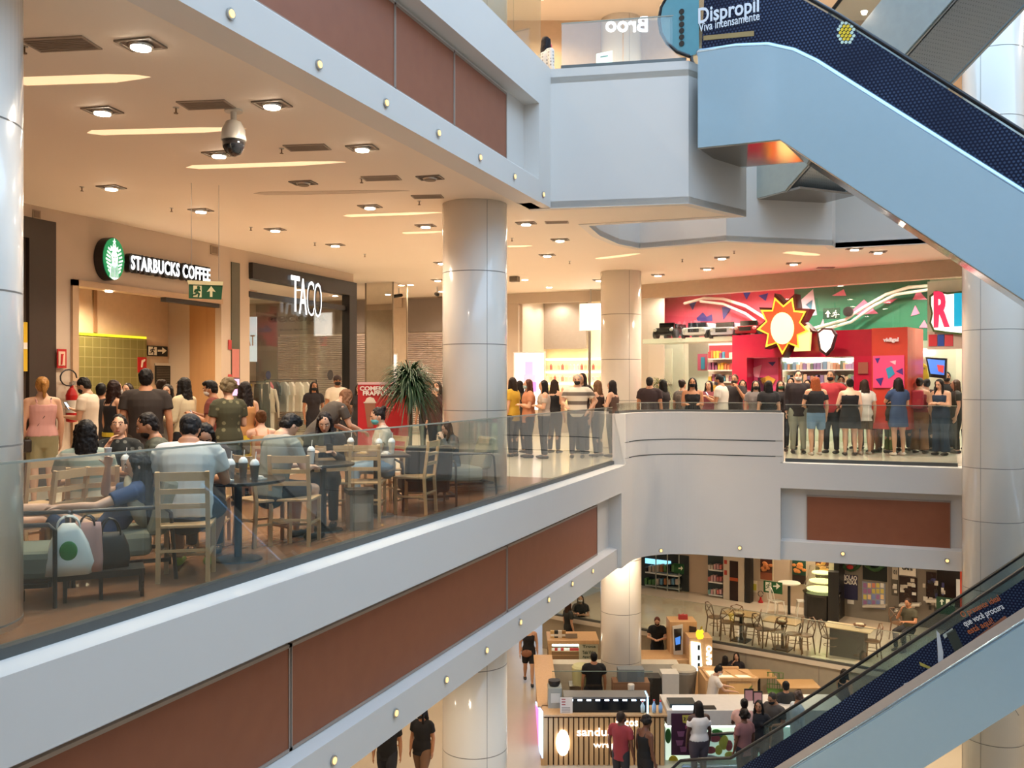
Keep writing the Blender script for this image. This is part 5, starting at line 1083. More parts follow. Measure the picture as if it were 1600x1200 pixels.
for u, v, nm in ((1179, 918, 'yellow framed notice above the lower cafe extinguisher'),):
    e = onwall('wall_notice', nm, 'notice', S_.hit(u, v)); RR('sheet', u-3.5, v-11, u+4, v+7, S_, .03, .02, cm('d8ceb4'), e); RR('yellow_field', u-2.5, v-6, u+3, v+4, S_, .035, .01, cm('b8b040'), e)
e = onwall('display_case', 'rounded glass cake display with glowing shelves in the lower cafe', 'display case', S_.hit(1280, 950)); q = S_.hit(1284, 965, 1.0); q.z = PZ
e.location = q; e.scale = (.78, .78, 1)
MB().lathe([(.62, 0), (.66, .1), (.66, .72), (.7, .8)], seg=28).build('base', cm('1c1a18', .2), e); MB().lathe([(.66, .8), (.66, 1.0), (.5, 1.25), (.45, 1.55)], seg=28).build('glass_dome', SHOPGL, e, smooth=True)
for z, r in ((.86, .55), (1.1, .45), (1.35, .36)): MB().lathe([(r, 0), (r, .03)], (0, 0, z), 24).build('lit_shelf', em('e8e89a', .6), e)
MB().box(.25, .62, -.7, -.3, 0, 1.5).build('dark_pillar', BLACK, e)
e = onwall('shop_partition', 'white and black partition between the food wall and the lottery shop', 'wall partition', S_.hit(1303, 910)); RR('white_post', 1295, 855, 1303, 972, S_, .9, .8, cm('d8d0c4'), e); RR('black_post', 1303, 855, 1311, 975, S_, .9, .8, BLACK, e)
# lottery and newspaper shops
e = onwall('lottery_shop', 'grey lottery shop front with posters and counters on the lower floor', 'storefront', S_.hit(1350, 930)); gy = cm('7e766a', .5)
RR('front', 1311, 862, 1388, 985, S_, .3, .2, gy, e); RR('dark_window', 1348, 866, 1386, 905, S_, .32, .02, cm('1c2424', .2), e); RR('dark_window', 1312, 866, 1342, 880, S_, .32, .02, cm('1a2420', .2), e)
RR('blue_poster', 1317, 897, 1340, 935, S_, .34, .02, cm('2c2a4a'), e); TT('lettering', 'BOLAO', S_, 1318, 905, 1339, .36, .14, cm('e8e4dc', .5), e, bold=.03, ext=.004); TT('lettering', 'CAIXA', S_, 1318, 912, 1339, .36, .14, cm('e8e4dc', .5), e, bold=.03, ext=.004)
RR('small_note', 1324, 937, 1334, 943, S_, .34, .02, cm('dcd6cc'), e)
RR('ticket_board', 1347, 908, 1383, 948, S_, .34, .04, cm('8a90a0'), e); 
for i in range(5):
    for j in range(4): RR('ticket', 1349+i*6.7, 911+j*9, 1354+i*6.7, 918+j*9, S_, .35, .01, cm(random.choice(['c8b860', '7a8ac0', 'c87a60', 'd8d4cc', '9a6a9a', 'e0c090'])), e)
q0_, q1_ = S_.hit(1347, 950, .5), S_.hit(1384, 950, .5)
child(MB().slab([q0_, q1_, q1_+nb*.0+Vector((0,0,.08)), q0_+Vector((0,0,.08))], nb, .3).build('ledge', cm('b8b0a4'), bevel=.02), e)
e = onwall('wreath', 'dark green garland wreath with red bow over the lottery shop', 'wreath', S_.hit(1330, 886)); 
for cu_, nm_ in ((1328, 'ring'), (1366, 'ring')):
    q = S_.hit(cu_, 868, .42); pts = [q + dv*(.33*math.cos(a_)) + Vector((0, 0, .42*math.sin(a_))) for a_ in [math.pi*(1+k/10) for k in range(11)]]; child(MB().tube(pts, .06, 8).build(nm_, mat('garland', (.02, .06, .02), .9, var=.3, scale=40), smooth=True), e)
q = S_.hit(1328, 886, .5); child(MB().ell(q, (.1, .05, .07)).build('bow', cm('a02828')), e)
e = onwall('news_shop', 'shop front with papers, notices and small counters right of the lottery shop', 'storefront', S_.hit(1440, 930))
RR('front', 1388, 862, 1520, 985, S_, .3, .2, cm('6a6258', .5), e); RR('sign_board', 1405, 862, 1431, 898, S_, .34, .02, cm('d8d0c4'), e); TT('lettering', 'CAFE', S_, 1409, 890, 1426, .36, .16, BLACK, e, bold=.04, ext=.004); RR('number_plate', 1394, 886, 1403, 905, S_, .34, .02, cm('a8a094'), e); TT('lettering', '01', S_, 1396, 897, 1401, .36, .12, BLACK, e, bold=.02, ext=.004)
for u0, v0, u1, v1, c in ((1405, 900, 1433, 945, '2a1a18'), (1447, 893, 1463, 940, '2a1a18'), (1464, 878, 1508, 945, '1c1210'), (1393, 903, 1403, 930, '4a4640')): RR('dark_window', u0, v0, u1, v1, S_, .33, .02, cm(c, .25), e)
for i in range(46):
    u = random.choice([1406, 1410, 1416, 1422, 1449, 1454, 1459, 1394, 1441, 1388, 1470]) + random.uniform(0, 3); v = random.uniform(902, 955); RR('paper', u, v, u+random.uniform(3, 7), v+random.uniform(3, 8), S_, .36, .01, cm(random.choice(['d8d4cc', 'c8c2b8', '3a3a6a', '2a2624', 'b8b0a4'])), e)
for u0, u1, v in ((1404, 1437, 948), (1446, 1466, 942)):
    a_, b_ = S_.hit(u0, v, .6), S_.hit(u1, v, .6); child(MB().slab([a_, b_, b_+Vector((0,0,.07)), a_+Vector((0,0,.07))], nb, .3).build('ledge', cm('b8b0a4'), bevel=.02), e)
RR('red_strip', 1500, 885, 1508, 960, S_, .36, .02, cm('c04428'), e); RR('white_sheet', 1494, 905, 1500, 935, S_, .36, .02, cm('cfd4d8'), e)
e = onwall('exit_sign', 'large green exit sign with up arrow near the big pillar, lower floor', 'sign', S_.hit(1480, 940)); RR('board', 1463, 932, 1492, 958, S_, 1.2, .03, cm('123a24'), e); PP('arrow', [(1470.5, 945), (1470.5, 940), (1468, 940), (1471.5, 936), (1475, 940), (1472.5, 940), (1472.5, 945)], S_, 1.22, .01, cm('d8e0d0', .5), e); RR('pictogram', 1478, 936, 1484, 947, S_, 1.22, .01, cm('d8e0d0', .5), e); TT('lettering', '3 e 4', S_, 1487, 947, 1491.5, 1.22, .08, cm('d8e0d0'), e, ext=.003)
# terrace furniture
def xchair():
    DK = wood_mat('brown_bentwood', (.13, .065, .03), (.22, .12, .06), 5, (8, 8, 1), .4)
    t = thing('bentwood_chair', (0, 0, 0), 0, 'x', 'chair', 'brown cross-back chairs of the lower cafe')
    MB().lathe([(.19, .44), (.21, .455), (.2, .475)], seg=20).build('seat', DK, t)
    for x in (-.17, .17):
        MB().tube([(x*.9, .14, .44), (x*1.15, .19, 0)], .017, 8).build('leg', DK, t); MB().tube([(x*.9, -.15, .46), (x*1.1, -.2, 0)], .017, 8).build('leg', DK, t)
    MB().tube([(-.16, -.15, .45), (-.19, -.2, .68), (-.15, -.23, .86), (0, -.245, .91), (.15, -.23, .86), (.19, -.2, .68), (.16, -.15, .45)], .016, 8).build('back_frame', DK, t, smooth=True)
    MB().tube([(-.17, -.19, .56), (.13, -.235, .84)], .012, 6).tube([(.17, -.19, .56), (-.13, -.235, .84)], .012, 6).build('cross_brace', DK, t)
    MB().tube([(.17*math.cos(a_), .16*math.sin(a_), .25) for a_ in [k*math.pi/6 for k in range(13)]], .008, 6).build('stretcher', DK, t); return t
xc = xchair(); bpy.context.view_layer.update()
first = True
for u, v, f, nm in ((1118, 990, -70, 'furthest left of the lower cafe'), (1136, 998, -10, 'left of the first terrace table'), (1152, 1000, 170, 'in front of the first terrace table'), (1175, 1004, 70, 'right of the first terrace table'), (1192, 1010, -60, 'left of the second terrace table'), (1213, 1013, 20, 'before the second terrace table'), (1240, 1018, 80, 'right of the second terrace table'), (1257, 1020, 100, 'closest to the cake display'), (1297, 1023, -80, 'left of the grey block table'), (1362, 1030, 85, 'right of the grey block table'), (1406, 1000, -60, 'behind the seated man at the rail')):
    p = onz(u, v, PZ); lab = 'brown cross-back chair ' + nm
    if first: xc.location = p; xc.rotation_euler = (0, 0, YAW+math.radians(f)); xc['label'] = lab; first = False
    else: copy_tree(xc, p, YAW+math.radians(f), lab)
def ltable(u, v, w, d, nm, top, ped=None):
    p = onz(u, v, PZ); e = thing('cafe_table', p, math.atan2(dv.y, dv.x), nm, 'table')
    MB().box(-w/2, w/2, -d/2, d/2, .72, .75).build('tabletop', cm(top, .4), e, bevel=.005)
    if ped: MB().box(-.42, .42, -.2, .2, 0, .72).build('block', cm(ped, .5), e)
    else: MB().box(-.035, .035, -.035, .035, .03, .72).build('column', BLACK, e); MB().box(-.22, .22, -.22, .22, 0, .03).build('foot', BLACK, e)
    return e
ltable(1158, 1001, .9, .6, 'wooden topped table at the left of the terrace with a basket', 'b39468'); ltable(1223, 1014, .9, .6, 'wooden topped table in the middle of the terrace', 'b39468'); ltable(1326, 1025, 1.2, .6, 'long table on a grey block at the right of the terrace', 'c0ac88', '4c4a46')
for u, v, nm in ((1154, 963, 'basket with bread and cloth on the left terrace table'), (1221, 975, 'small bowl with napkins on the middle terrace table'), (1343, 980, 'white basket on the grey block table')):
    q = onz(u, v, PZ+.75); e = thing('bread_basket', q, 0, nm, 'basket'); MB().lathe([(.1, 0), (.16, .07), (.15, .07), (.09, .01)], seg=18).build('bowl', cm('6a4a30', .8), e); MB().ell((.03, 0, .08), (.08, .06, .04)).ell((-.05, .02, .07), (.05, .05, .04)).build('contents', cm('d8c8a8'), e)
def metal_chair(p, rz, nm):
    WM = cm('e4e0d6', .35); t = thing('metal_chair', p, rz, nm, 'chair', 'white metal chairs of the lower cafe')
    MB().box(-.19, .19, -.18, .18, .44, .455).build('seat', WM, t, bevel=.02)
    for x in (-.17, .17):
        for y in (-.16, .16): MB().add([(x, y, .44), (x*.8, y, .44), (x*1.3, y*1.3, 0), (x*1.2, y*1.3, 0), (x, y*.8, .44), (x*.8, y*.8, .44), (x*1.3, y*1.2, 0), (x*1.2, y*1.2, 0)], [(0,1,3,2), (4,6,7,5), (0,2,6,4), (1,5,7,3), (0,4,5,1), (2,3,7,6)]).build('leg', WM, t)
    MB().tube([(-.17, -.17, .45), (-.17, -.23, .75), (-.1, -.25, .88), (.1, -.25, .88), (.17, -.23, .75), (.17, -.17, .45)], .012, 8).build('back_frame', WM, t, smooth=True); MB().slab([(-.06, -.18, .46), (.06, -.18, .46), (.07, -.24, .86), (-.07, -.24, .86)], (0, 1, 0), .012).build('back_splat', WM, t); return t
metal_chair(onz(1213, 962, PZ), YAW+1.9+math.pi, 'white metal chair left of the round white table'); metal_chair(onz(1255, 962, PZ), YAW+1.4, 'white metal chair right of the round white table')
e = thing('bistro_table', onz(1233, 960, PZ), 0, 'small round white bar table between the white metal chairs', 'table'); MB().lathe([(.32, .93), (.33, .95), (.32, .97)], seg=28).build('tabletop', cm('e8e2d4', .3), e); MB().box(-.04, .04, -.04, .04, 0, .93).build('column', BLACK, e)
# ---- kiosks (aligned with the building's skew axis)
def KB(par, name, s0, s1, t0, t1, z0, z1, mt, bevel=0):
    """box between two stations on the skew axes, coordinates measured from the kiosk's own corner"""
    m = MB(); O = Vector(par.location)
    vs = [RV*s + FV*t + Vector((0, 0, z)) - O for z in (z0, z1) for t in (t0, t1) for s in (s0, s1)]
    return m.add(vs, [(0,2,3,1),(4,5,7,6),(0,1,5,4),(2,6,7,3),(0,4,6,2),(1,3,7,5)]).build(name, mt, par, bevel=bevel)
def sz(u, v, t): return (u-800)*t/FPX, EYE+(600-v)*t/FPX
PINE = wood_mat('knotty_pine_slats', (.50, .27, .10), (.72, .46, .22), 2.2, (9, 9, .6), .45)
t0 = 19.1; K1 = vplane(t0)
s0, zt = sz(850, 1116, t0); s1, _ = sz(1040, 1116, t0)
e = thing('snack_kiosk', RV*s0 + FV*t0 + Vector((0, 0, ZL)), 0, 'pine slatted sandwich kiosk counter at bottom centre', 'kiosk')
KB(e, 'core', s0+.03, s1-.03, t0+.05, t0+.5, ZL, zt-.04, cm('5a3a20'))
m = MB(); O = Vector(e.location); n = 24
for k in range(n):
    a_ = s0 + (s1-s0)*k/n; b_ = a_ + (s1-s0)/n*.72
    vs = [RV*s + FV*t + Vector((0, 0, z)) - O for z in (ZL, zt-.08) for t in (t0, t0+.05) for s in (a_, b_)]; m.add(vs, [(0,2,3,1),(4,5,7,6),(0,1,5,4),(2,6,7,3),(0,4,6,2),(1,3,7,5)])
m.build('slats', PINE, e); KB(e, 'top', s0-.03, s1+.03, t0-.04, t0+.55, zt-.04, zt, LWOOD, .005)
KB(e, 'side_wall', s0-.06, s0, t0, t0+4.2, ZL, zt-.04, PINE); KB(e, 'side_top', s0-.12, s0+.35, t0+.5, t0+4.2, zt-.04, zt, LWOOD); KB(e, 'back_counter', s0, s1+1.0, t0+3.9, t0+4.3, ZL, zt-.15, cm('c8c0b0'))
m = MB()
TT('lettering', 'sanduiches', K1, 901.5, 1150, 990, .03, .17, em('fff6e8', .6), e, ext=.01, bold=.012); TT('lettering', 'wraps', K1, 927, 1171, 970, .03, .12, em('fff6e8', .6), e, ext=.01, bold=.012); TT('lettering', 'sucos', K1, 962, 1135, 997, .03, .12, em('fff6e8', .6), e, ext=.01, bold=.012)
PP('lit_disc', [(879.5+10.5*math.cos(a_), 1161+20*math.sin(a_)) for a_ in [k*math.pi/12 for k in range(24)]], K1, .03, .02, em('fff4e0', 2.5), e)
# lit poster on the left flank
fl = Plane(RV*(s0-.06)+FV*t0, tuple(-RV))
PP('flank_screen', [(834, 1092), (847, 1112), (847, 1185), (835, 1155)], fl, .02, .02, em('9ab8e8', 1.1), e); PP('screen_band', [(836, 1100), (841, 1108), (841, 1170), (836, 1150)], fl, .03, .01, em('b868a8', .9), e)
# display fridge and things on the counter
def T1(name, u, v, t, label, cat, group=None): s, z = sz(u, v, t); return thing(name, RV*s + FV*t + Vector((0, 0, z)), YAW, label, cat, group)
e = T1('display_fridge', 943, 1114, t0+.25, 'long glass fridge with blue lights on the sandwich counter', 'fridge')
MB().box(-.85, .95, -.15, .25, 0, .36).build('dark_case', cm('10161c', .15), e); MB().box(-.85, .95, -.17, .25, .36, .40).build('top', cm('6a6a6a', .3), e); MB().box(-.85, .95, -.155, -.15, 0, .05).build('ledge', STEEL, e)
m = MB()
for k in range(9): m.box(-.75+k*.19, -.66+k*.19, -.165, -.15, .315, .34)
m.build('lights', em('b8dcff', 6), e); MB().box(.9, .93, -.17, .2, 0, .4).build('side_light', em('a8e0ff', 2.5), e)
e = T1('display_fridge', 1065, 1118, t0+.3, 'small glass display with white light beside the acai counter', 'fridge'); MB().box(-.28, .28, -.15, .25, 0, .30).build('case', cm('3a4448', .15), e); MB().box(-.22, .22, -.16, -.15, .22, .26).build('light', em('eaf6ff', 5), e); MB().box(-.25, .25, -.16, -.15, .06, .13).build('tray', em('e0e4e8', .9), e); MB().box(-.25, .25, -.16, -.15, 0, .05).build('base_band', BLACK, e)
e = T1('menu_card', 885, 1115, t0+.05, 'white printed menu card with red lines on the sandwich counter', 'menu'); MB().box(-.13, .13, 0, .015, 0, .34).build('sheet', cm('d8cfc4'), e)
m = MB()
for k in range(3): m.box(-.1, -.02, -.003, 0, .29-k*.055, .31-k*.055)
m.build('red_lines', cm('a03030'), e); m = MB()
for k in range(4): m.box(-.1, .08, -.003, 0, .12-k*.03, .13-k*.03)
m.build('print', cm('6a625a'), e)
k = 0
for u in range(898, 962, 8):
    k += 1; e = T1('sauce_jar', u+3, 1094, t0+.35, 'small jar with contents and white lid standing on the kiosk fridge', 'jar', 'jars on the sandwich kiosk fridge'); MB().lathe([(.04, 0), (.045, .09)], seg=14).build('jar', cm(random.choice(['8a8a50', 'a07a48', '6a7a40', '9a6a5a']), .3), e); MB().lathe([(.046, .09), (.046, .115)], seg=14).build('lid', cm('d8d4cc', .4), e)
for u, c, h, nm in ((1004, 'c8e0e8', .22, 'white spray bottle at the right of the sandwich fridge'), (1022, 'a0c8f0', .24, 'blue soda bottle beside the spray bottle'), (1032, '90b8e8', .22, 'second blue bottle at the kiosk end')):
    e = T1('bottle', u, 1113, t0+.05, nm, 'bottle'); MB().lathe([(.04, 0), (.045, h*.6), (.018, h*.85), (.018, h)], seg=14).build('body', cm(c, .2), e, smooth=True); MB().lathe([(.022, h), (.022, h+.03)], seg=10).build('cap', cm('c84a50'), e)
e = T1('cup_stack', 986, 1092, t0+.6, 'tall stack of clear plastic cups on the kiosk', 'cups'); MB().lathe([(.06, 0), (.075, .30), (.07, .32)], seg=16).build('cups', cm('cfc6b8', .3), e)
e = T1('coffee_machine', 866, 1116, t0+.5, 'white and grey coffee machine at the left corner of the sandwich kiosk', 'coffee machine'); MB().box(-.14, .16, -.15, .2, 0, .62).build('body', cm('9aa09c', .35), e, bevel=.02); MB().box(-.08, .12, -.16, -.15, .30, .50).build('panel', cm('c8ccc8', .3), e); MB().lathe([(.1, .62), (.13, .68), (.13, .74)], seg=18).build('lid', BLACK, e)
e = T1('juice_dispenser', 909, 1068, t0+2.6, 'glass juice dispenser on the back of the sandwich kiosk', 'dispenser'); MB().lathe([(.22, 0), (.24, .4), (.2, .45)], seg=18).build('tank', cm('c9c79a', .2), e); MB().box(-.3, .3, -.2, .2, -.1, 0).build('base', STEEL, e)
e = T1('blender_pot', 848, 1062, t0+3.6, 'metal pot with a lid on the rear left corner of the kiosk', 'pot'); MB().lathe([(.12, 0), (.14, .16)], seg=18).build('pot', cm('6a645c', .3, metal=.6), e); MB().lathe([(.14, .16), (.1, .2), (.02, .22)], seg=18).build('lid', STEEL, e)
e = T1('paper_carton', 985, 1069, t0+2.0, 'open cardboard cartons stacked in the middle of the kiosk', 'carton'); MB().box(-.42, .42, -.2, .2, -.3, .1).build('carton', cm('8a6248', .8), e); MB().box(-.3, .3, -.15, .15, .1, .38).build('upper_carton', cm('6e7478', .8), e)
e = T1('glass_guard', 950, 1116, t0+1.2, 'clear upright glass guard standing over the sandwich kiosk', 'glass guard'); MB().box(-1.25, 1.0, 0, .01, 0, .95).build('pane', SHOPGL, e); MB().box(-1.25, 1.0, -.005, .015, .95, .965).build('edge', cm('7a8a80', .3), e)
# acai counter
s2, zc = sz(1040, 1110, t0); s3, _ = sz(1330, 1110, t0)
e = thing('juice_counter', RV*s2+FV*t0+Vector((0, 0, ZL)), 0, 'white juice counter with glowing fruit picture below, right of the sandwich kiosk', 'counter')
KB(e, 'body', s2+.03, s3, t0+.3, t0+.9, ZL, zc-.3, cm('d8d8cc', .4)); KB(e, 'top', s2+.03, s3, t0-.0, t0+1.0, zc-.32, zc, cm('cfc8c0', .3), .01)
PP('lit_picture', [(1040, 1134), (1330, 1134), (1330, 1215), (1040, 1215)], K1, -.28, .02, em('d8ecd8', .35), e)
PP('light_edge', [(1040, 1132), (1330, 1132), (1330, 1136), (1040, 1136)], K1, -.27, .02, em('f4fff0', 3.0), e)
m1, m2, m3, m4 = MB(), MB(), MB(), MB()
for mm, pts in ((m1, ((1117, 1152, 11, 8), (1110, 1172, 9, 6), (1139, 1165, 6, 9))), (m2, ((1131, 1160, 8, 12), (1123, 1172, 6, 8), (1140, 1180, 8, 6), (1052, 1190, 8, 10))), (m3, ((1119, 1143, 7, 4), (1126, 1147, 4, 6), (1044, 1150, 5, 12))), (m4, ((1108, 1184, 14, 5),))):
    for u, v, ru, rv in pts: mm.ell(K1.hit(u, v, -.26), (ru*.0134, .02, rv*.0134), Matrix.Rotation(YAW, 3, 'Z'))
for mm, c in ((m1, 'b8404a'), (m2, 'd8c83a'), (m3, '3a7a3a'), (m4, 'e8e0e0')): child(mm.build('printed_fruit', cm(c, .5)), e)
e = onwall('acai_banner', 'purple hanging banner reading 2 acais on the juice counter front', 'banner', K1.hit(1074, 1180, .1)); PP('sheet', [(1049, 1115), (1098, 1115), (1098, 1180), (1049, 1180)], K1, .05, .02, cm('3c1830', .5), e)
PP('yellow_tag', [(1066, 1118), (1094, 1117), (1094, 1130), (1080, 1133), (1067, 1129)], K1, .06, .01, cm('b8a84a'), e); TT('lettering', '2 AÇAÍS', K1, 1068, 1127, 1092, .07, .10, cm('3c1830'), e, ext=.003, bold=.02); TT('lettering', 'ROXO', K1, 1071, 1139, 1093, .07, .08, cm('a04a6a'), e, ext=.003, bold=.02)
for u, v in ((1064, 1146), (1062, 1160), (1078, 1150), (1068, 1170)): PP('printed_cup', [(u-6, v-3), (u+6, v-3), (u+4, v+5), (u-4, v+5)], K1, .065, .01, cm('7a4a6a'), e)
e = T1('neon_label', 1106, 1112, t0+.15, 'black tray with pink glowing label on the juice counter', 'tray'); MB().box(-.16, .16, -.1, .1, 0, .1).build('tray', BLACK, e); MB().box(-.14, .14, -.11, -.1, .02, .08).build('label_strip', em('e84a78', 1.3), e)
for u, nm, c in ((1128, 'green limes in a heap on the juice counter', '3a6a2a'), (1145, 'cut green fruit on the juice counter beside the worker', '4a8a3a')):
    e = T1('fruit_heap', u, 1108, t0+.3, nm, 'fruit'); e['kind'] = 'stuff'; mm = MB()
    for k in range(14): mm.ell((random.uniform(-.13, .13), random.uniform(-.08, .08), random.uniform(0, .05)), (.035, .035, .03), nu=8, nv=5)
    mm.build('fruit', cm(c), e)
for u, v, tt, lab in ((1170, 1100, t0+.6, 'dark tablet stand leaning on the juice counter before the woman in pink'), (1184, 1104, t0+.4, 'tablet with a food picture on the juice counter')):
    e = T1('tablet_stand', u, v, tt, lab, 'tablet'); o = MB().box(-.1, .1, -.01, .01, .02, .33).build('casing', BLACK, e); MB().box(-.08, .08, -.014, -.01, .05, .30).build('screen', em('6a4a4a', .6), e); MB().box(-.06, .06, -.05, .05, 0, .02).build('foot', BLACK, e)
# accessory kiosk (left)
t1_ = 24.2; a_s, a_z = sz(857, 1000, t1_); b_s, _ = sz(934, 1000, t1_)
e = thing('accessory_kiosk', RV*a_s+FV*t1_+Vector((0, 0, ZL)), 0, 'wooden phone accessory kiosk with lit shelves and a pale sign side', 'kiosk')
KB(e, 'body', a_s, b_s, t1_, t1_+.8, ZL, a_z-.3, cm('8a6a4a')); KB(e, 'top', a_s-.03, b_s+.03, t1_-.05, t1_+.85, a_z-.1, a_z, LWOOD, .01)
KB(e, 'side_board', b_s-.5, b_s, t1_-.04, t1_+.8, ZL, a_z-.08, cm('b8b49c')); KB(e, 'side_board', a_s, a_s+.08, t1_-.04, t1_+.8, ZL, a_z-.08, LWOOD); KB(e, 'back', a_s, b_s-.5, t1_+.5, t1_+.55, a_z-.9, a_z-.08, cm('cfe0d8'))
KB(e, 'light_bar', a_s+.1, b_s-.52, t1_-.02, t1_+.03, a_z-.16, a_z-.1, em('e8fff4', 5))
Q = vplane(t1_-.05)
for s_, v, h, c in (('Troca', 1012, .07, '3a4a3a'), ('Tela Vidro', 1022, .09, '3a4a3a'), ('Aparelho', 1029, .08, '3a4a3a'), ('GARANTIA', 1040, .10, '4a8a4a'), ('DE FATO', 1049, .08, '4a8a4a')): TT('lettering', s_, Q, 910, v, 931, .01, h, cm(c), e, ext=.003, bold=.02)
for z_ in (.42, .68, .92): KB(e, 'shelf', a_s+.08, b_s-.5, t1_+.0, t1_+.5, a_z-z_, a_z-z_+.02, LWOOD)
for row, z_ in enumerate((.42, .68, .92)):
    for k in range(9):
        o = MB().box(-.045, .045, -.01, .01, 0, .17).build('blister_pack', cm(random.choice(['e8e4dc', 'd8d4d0', '2a2a2c', 'a03030', 'c8ccd0']), .3)); p = RV*(a_s+.13+k*.075*(b_s-.65-a_s)/.62) + FV*(t1_+.05); o.location = (p.x, p.y, a_z-z_+.02); o.rotation_euler = (0, 0, YAW); tag(o, 'small boxed phone accessory on the %s shelf of the accessory kiosk' % ['upper', 'middle', 'lower'][row], 'boxed accessory', 'packs on the %s kiosk shelf' % ['upper', 'middle', 'lower'][row])
e = T1('laptop', 893, 1000, t1_+.3, 'open silver laptop on the accessory kiosk top', 'laptop'); MB().box(-.16, .16, -.1, .12, 0, .015).build('base', STEEL, e); MB().slab([(-.16, -.1, .015), (.16, -.1, .015), (.14, -.18, .22), (-.18, -.18, .22)], (0, -1, .3), .01).build('lid', cm('9a948c', .4), e)
for u, c in ((863, 'c8a870'), (869, '2a2a28'), (875, 'e0d8c8'), (881, 'a07a48')):
    e = T1('boxed_item', u, 997, t1_+.25, {'c8a870': 'tan carton', '2a2a28': 'black carton', 'e0d8c8': 'cream carton', 'a07a48': 'brown carton'}[c]+' standing on the accessory kiosk top', 'box'); MB().box(-.05, .05, -.05, .05, 0, .2).build('carton', cm(c), e); MB().box(-.05, .05, -.051, -.05, .06, .12).build('label_strip', cm('e8e4d8'), e)
# phone repair kiosk (right)
t2_ = 23.6
e = T1('repair_kiosk', 1010, 1060, t2_, 'light wooden phone repair desk behind the second pillar', 'kiosk'); e.rotation_euler = (0, 0, 0); O = Vector(e.location)
x0_, z_ = sz(1004, 1031, t2_); x1_, _ = sz(1076, 1031, t2_)
KB(e, 'desk_top', x0_-.8, x1_+.1, t2_, t2_+.9, z_-.14, z_, LWOOD, .01); KB(e, 'desk_leg', x1_-.4, x1_-.34, t2_+.1, t2_+.2, ZL, z_-.14, STEEL); KB(e, 'desk_leg', x1_-.05, x1_+.02, t2_+.1, t2_+.2, ZL, z_-.14, STEEL)
h0, zz = sz(1047, 972, t2_+.5); h1, _ = sz(1089, 972, t2_+.5); KB(e, 'tower', h0, h1, t2_+.5, t2_+1.1, ZL, zz, LWOOD); 
Q = vplane(t2_+.48); PP('phone_model', [(1051, 979), (1067, 976), (1067, 1023), (1053, 1024)], Q, .03, .05, cm('d8d4cc', .3), e); PP('phone_screen', [(1053, 983), (1065, 982), (1064, 1016), (1055, 1017)], Q, .04, .02, cm('0e1420', .1), e); PP('screen_glow', [(1055, 997), (1063, 994), (1063, 1006), (1056, 1008)], Q, .045, .01, em('3a6ab0', .7), e)
PP('niche', [(1077, 978), (1088, 980), (1088, 995), (1077, 996)], Q, .01, .01, cm('2a1c14'), e)
h0, zz = sz(1077, 997, t2_-.1); h1, _ = sz(1113, 997, t2_-.1); KB(e, 'light_tower', h0, h1, t2_-.1, t2_+.45, ZL, zz, LWOOD)
Q = vplane(t2_-.12); PP('light_panel', [(1080, 1003), (1094, 1005), (1097, 1040), (1095, 1049), (1081, 1047)], Q, .02, .03, em('f4fff8', 1.6), e)
for v in (1012, 1028, 1040): PP('product_silhouette', [(1090, v-4), (1094, v-4), (1094, v+4), (1090, v+4)], Q, .03, .01, cm('1c2024'), e)
TT('lettering', 'SAPO', Q, 1112, 1039, 1142, .02, .14, em('f8fff8', .9), e, rot=math.pi/2, ext=.01, bold=.04)
e = onwall('apple_emblem', 'yellow glowing apple shaped emblem on top of the repair kiosk tower', 'sign', Q.hit(1094, 998))
ap = [(1094.5, 986), (1098, 984), (1100, 987), (1098, 990), (1100, 994), (1098, 998), (1095, 999), (1091, 999), (1088, 995), (1088, 988), (1091, 984.5)]
PP('fruit_shape', ap, Q, 0, .05, em('f0c828', .6), e); PP('leaf', [(1094, 983), (1096, 979), (1098, 979.5), (1096.5, 983)], Q, 0, .04, cm('a08a20'), e)
e = T1('gift_bag', 1067, 973, t2_+.8, 'small red and white bag on top of the repair kiosk tower', 'bag'); MB().box(-.12, .12, -.06, .06, 0, .22).build('body', cm('a83a38'), e); MB().lathe([(.05, .1), (.05, .12)], seg=8).build('print', cm('e8d8d0'), e); MB().tube([(-.06, 0, .22), (0, 0, .27), (.06, 0, .22)], .01, 6).build('handle', cm('d8b0a8'), e)
for k, u in enumerate((1012, 1018, 1024, 1030, 1036)):
    e = T1('boxed_item', u, 986-0, t2_+2.6, 'small product standing on the lit rear shelf of the repair kiosk', 'box', 'products on the repair kiosk rear shelf'); MB().box(-.05, .05, -.03, .03, 0, .18).build('carton', cm(random.choice(['d8c8a8', 'c87a50', 'e0d8cc'])), e)
e = T1('rear_shelf', 1028, 990, t2_+2.5, 'wooden rear shelf with white light behind the repair desk', 'shelf'); MB().box(-.7, .8, 0, .4, -.08, 0).build('board', LWOOD, e); MB().box(-.7, .8, -.01, .0, -.30, -.22).build('light_bar', em('e8fff8', 4), e); MB().box(-.7, .8, .02, .35, -1.2, -.3).build('body', cm('7a7468'), e)
e = T1('stool', 1068, 1083, t2_-1.0, 'grey rounded stool under the repair desk', 'stool'); MB().lathe([(.28, 0), (.33, .55), (.3, .60)], seg=24).build('body', cm('7c7468', .4), e); MB().lathe([(.33, .60), (.30, .64)], seg=24).build('seat', cm('b0a898'), e)
e = T1('suitcase', 1018, 1085, t2_-2.0, 'black and white appliance boxes behind the sandwich kiosk', 'box'); MB().box(-.22, .2, -.2, .2, -.5, .45).build('black_box', BLACK, e); MB().box(.22, .62, -.2, .2, -.5, .55).build('white_box', cm('c8c4bc', .4), e)
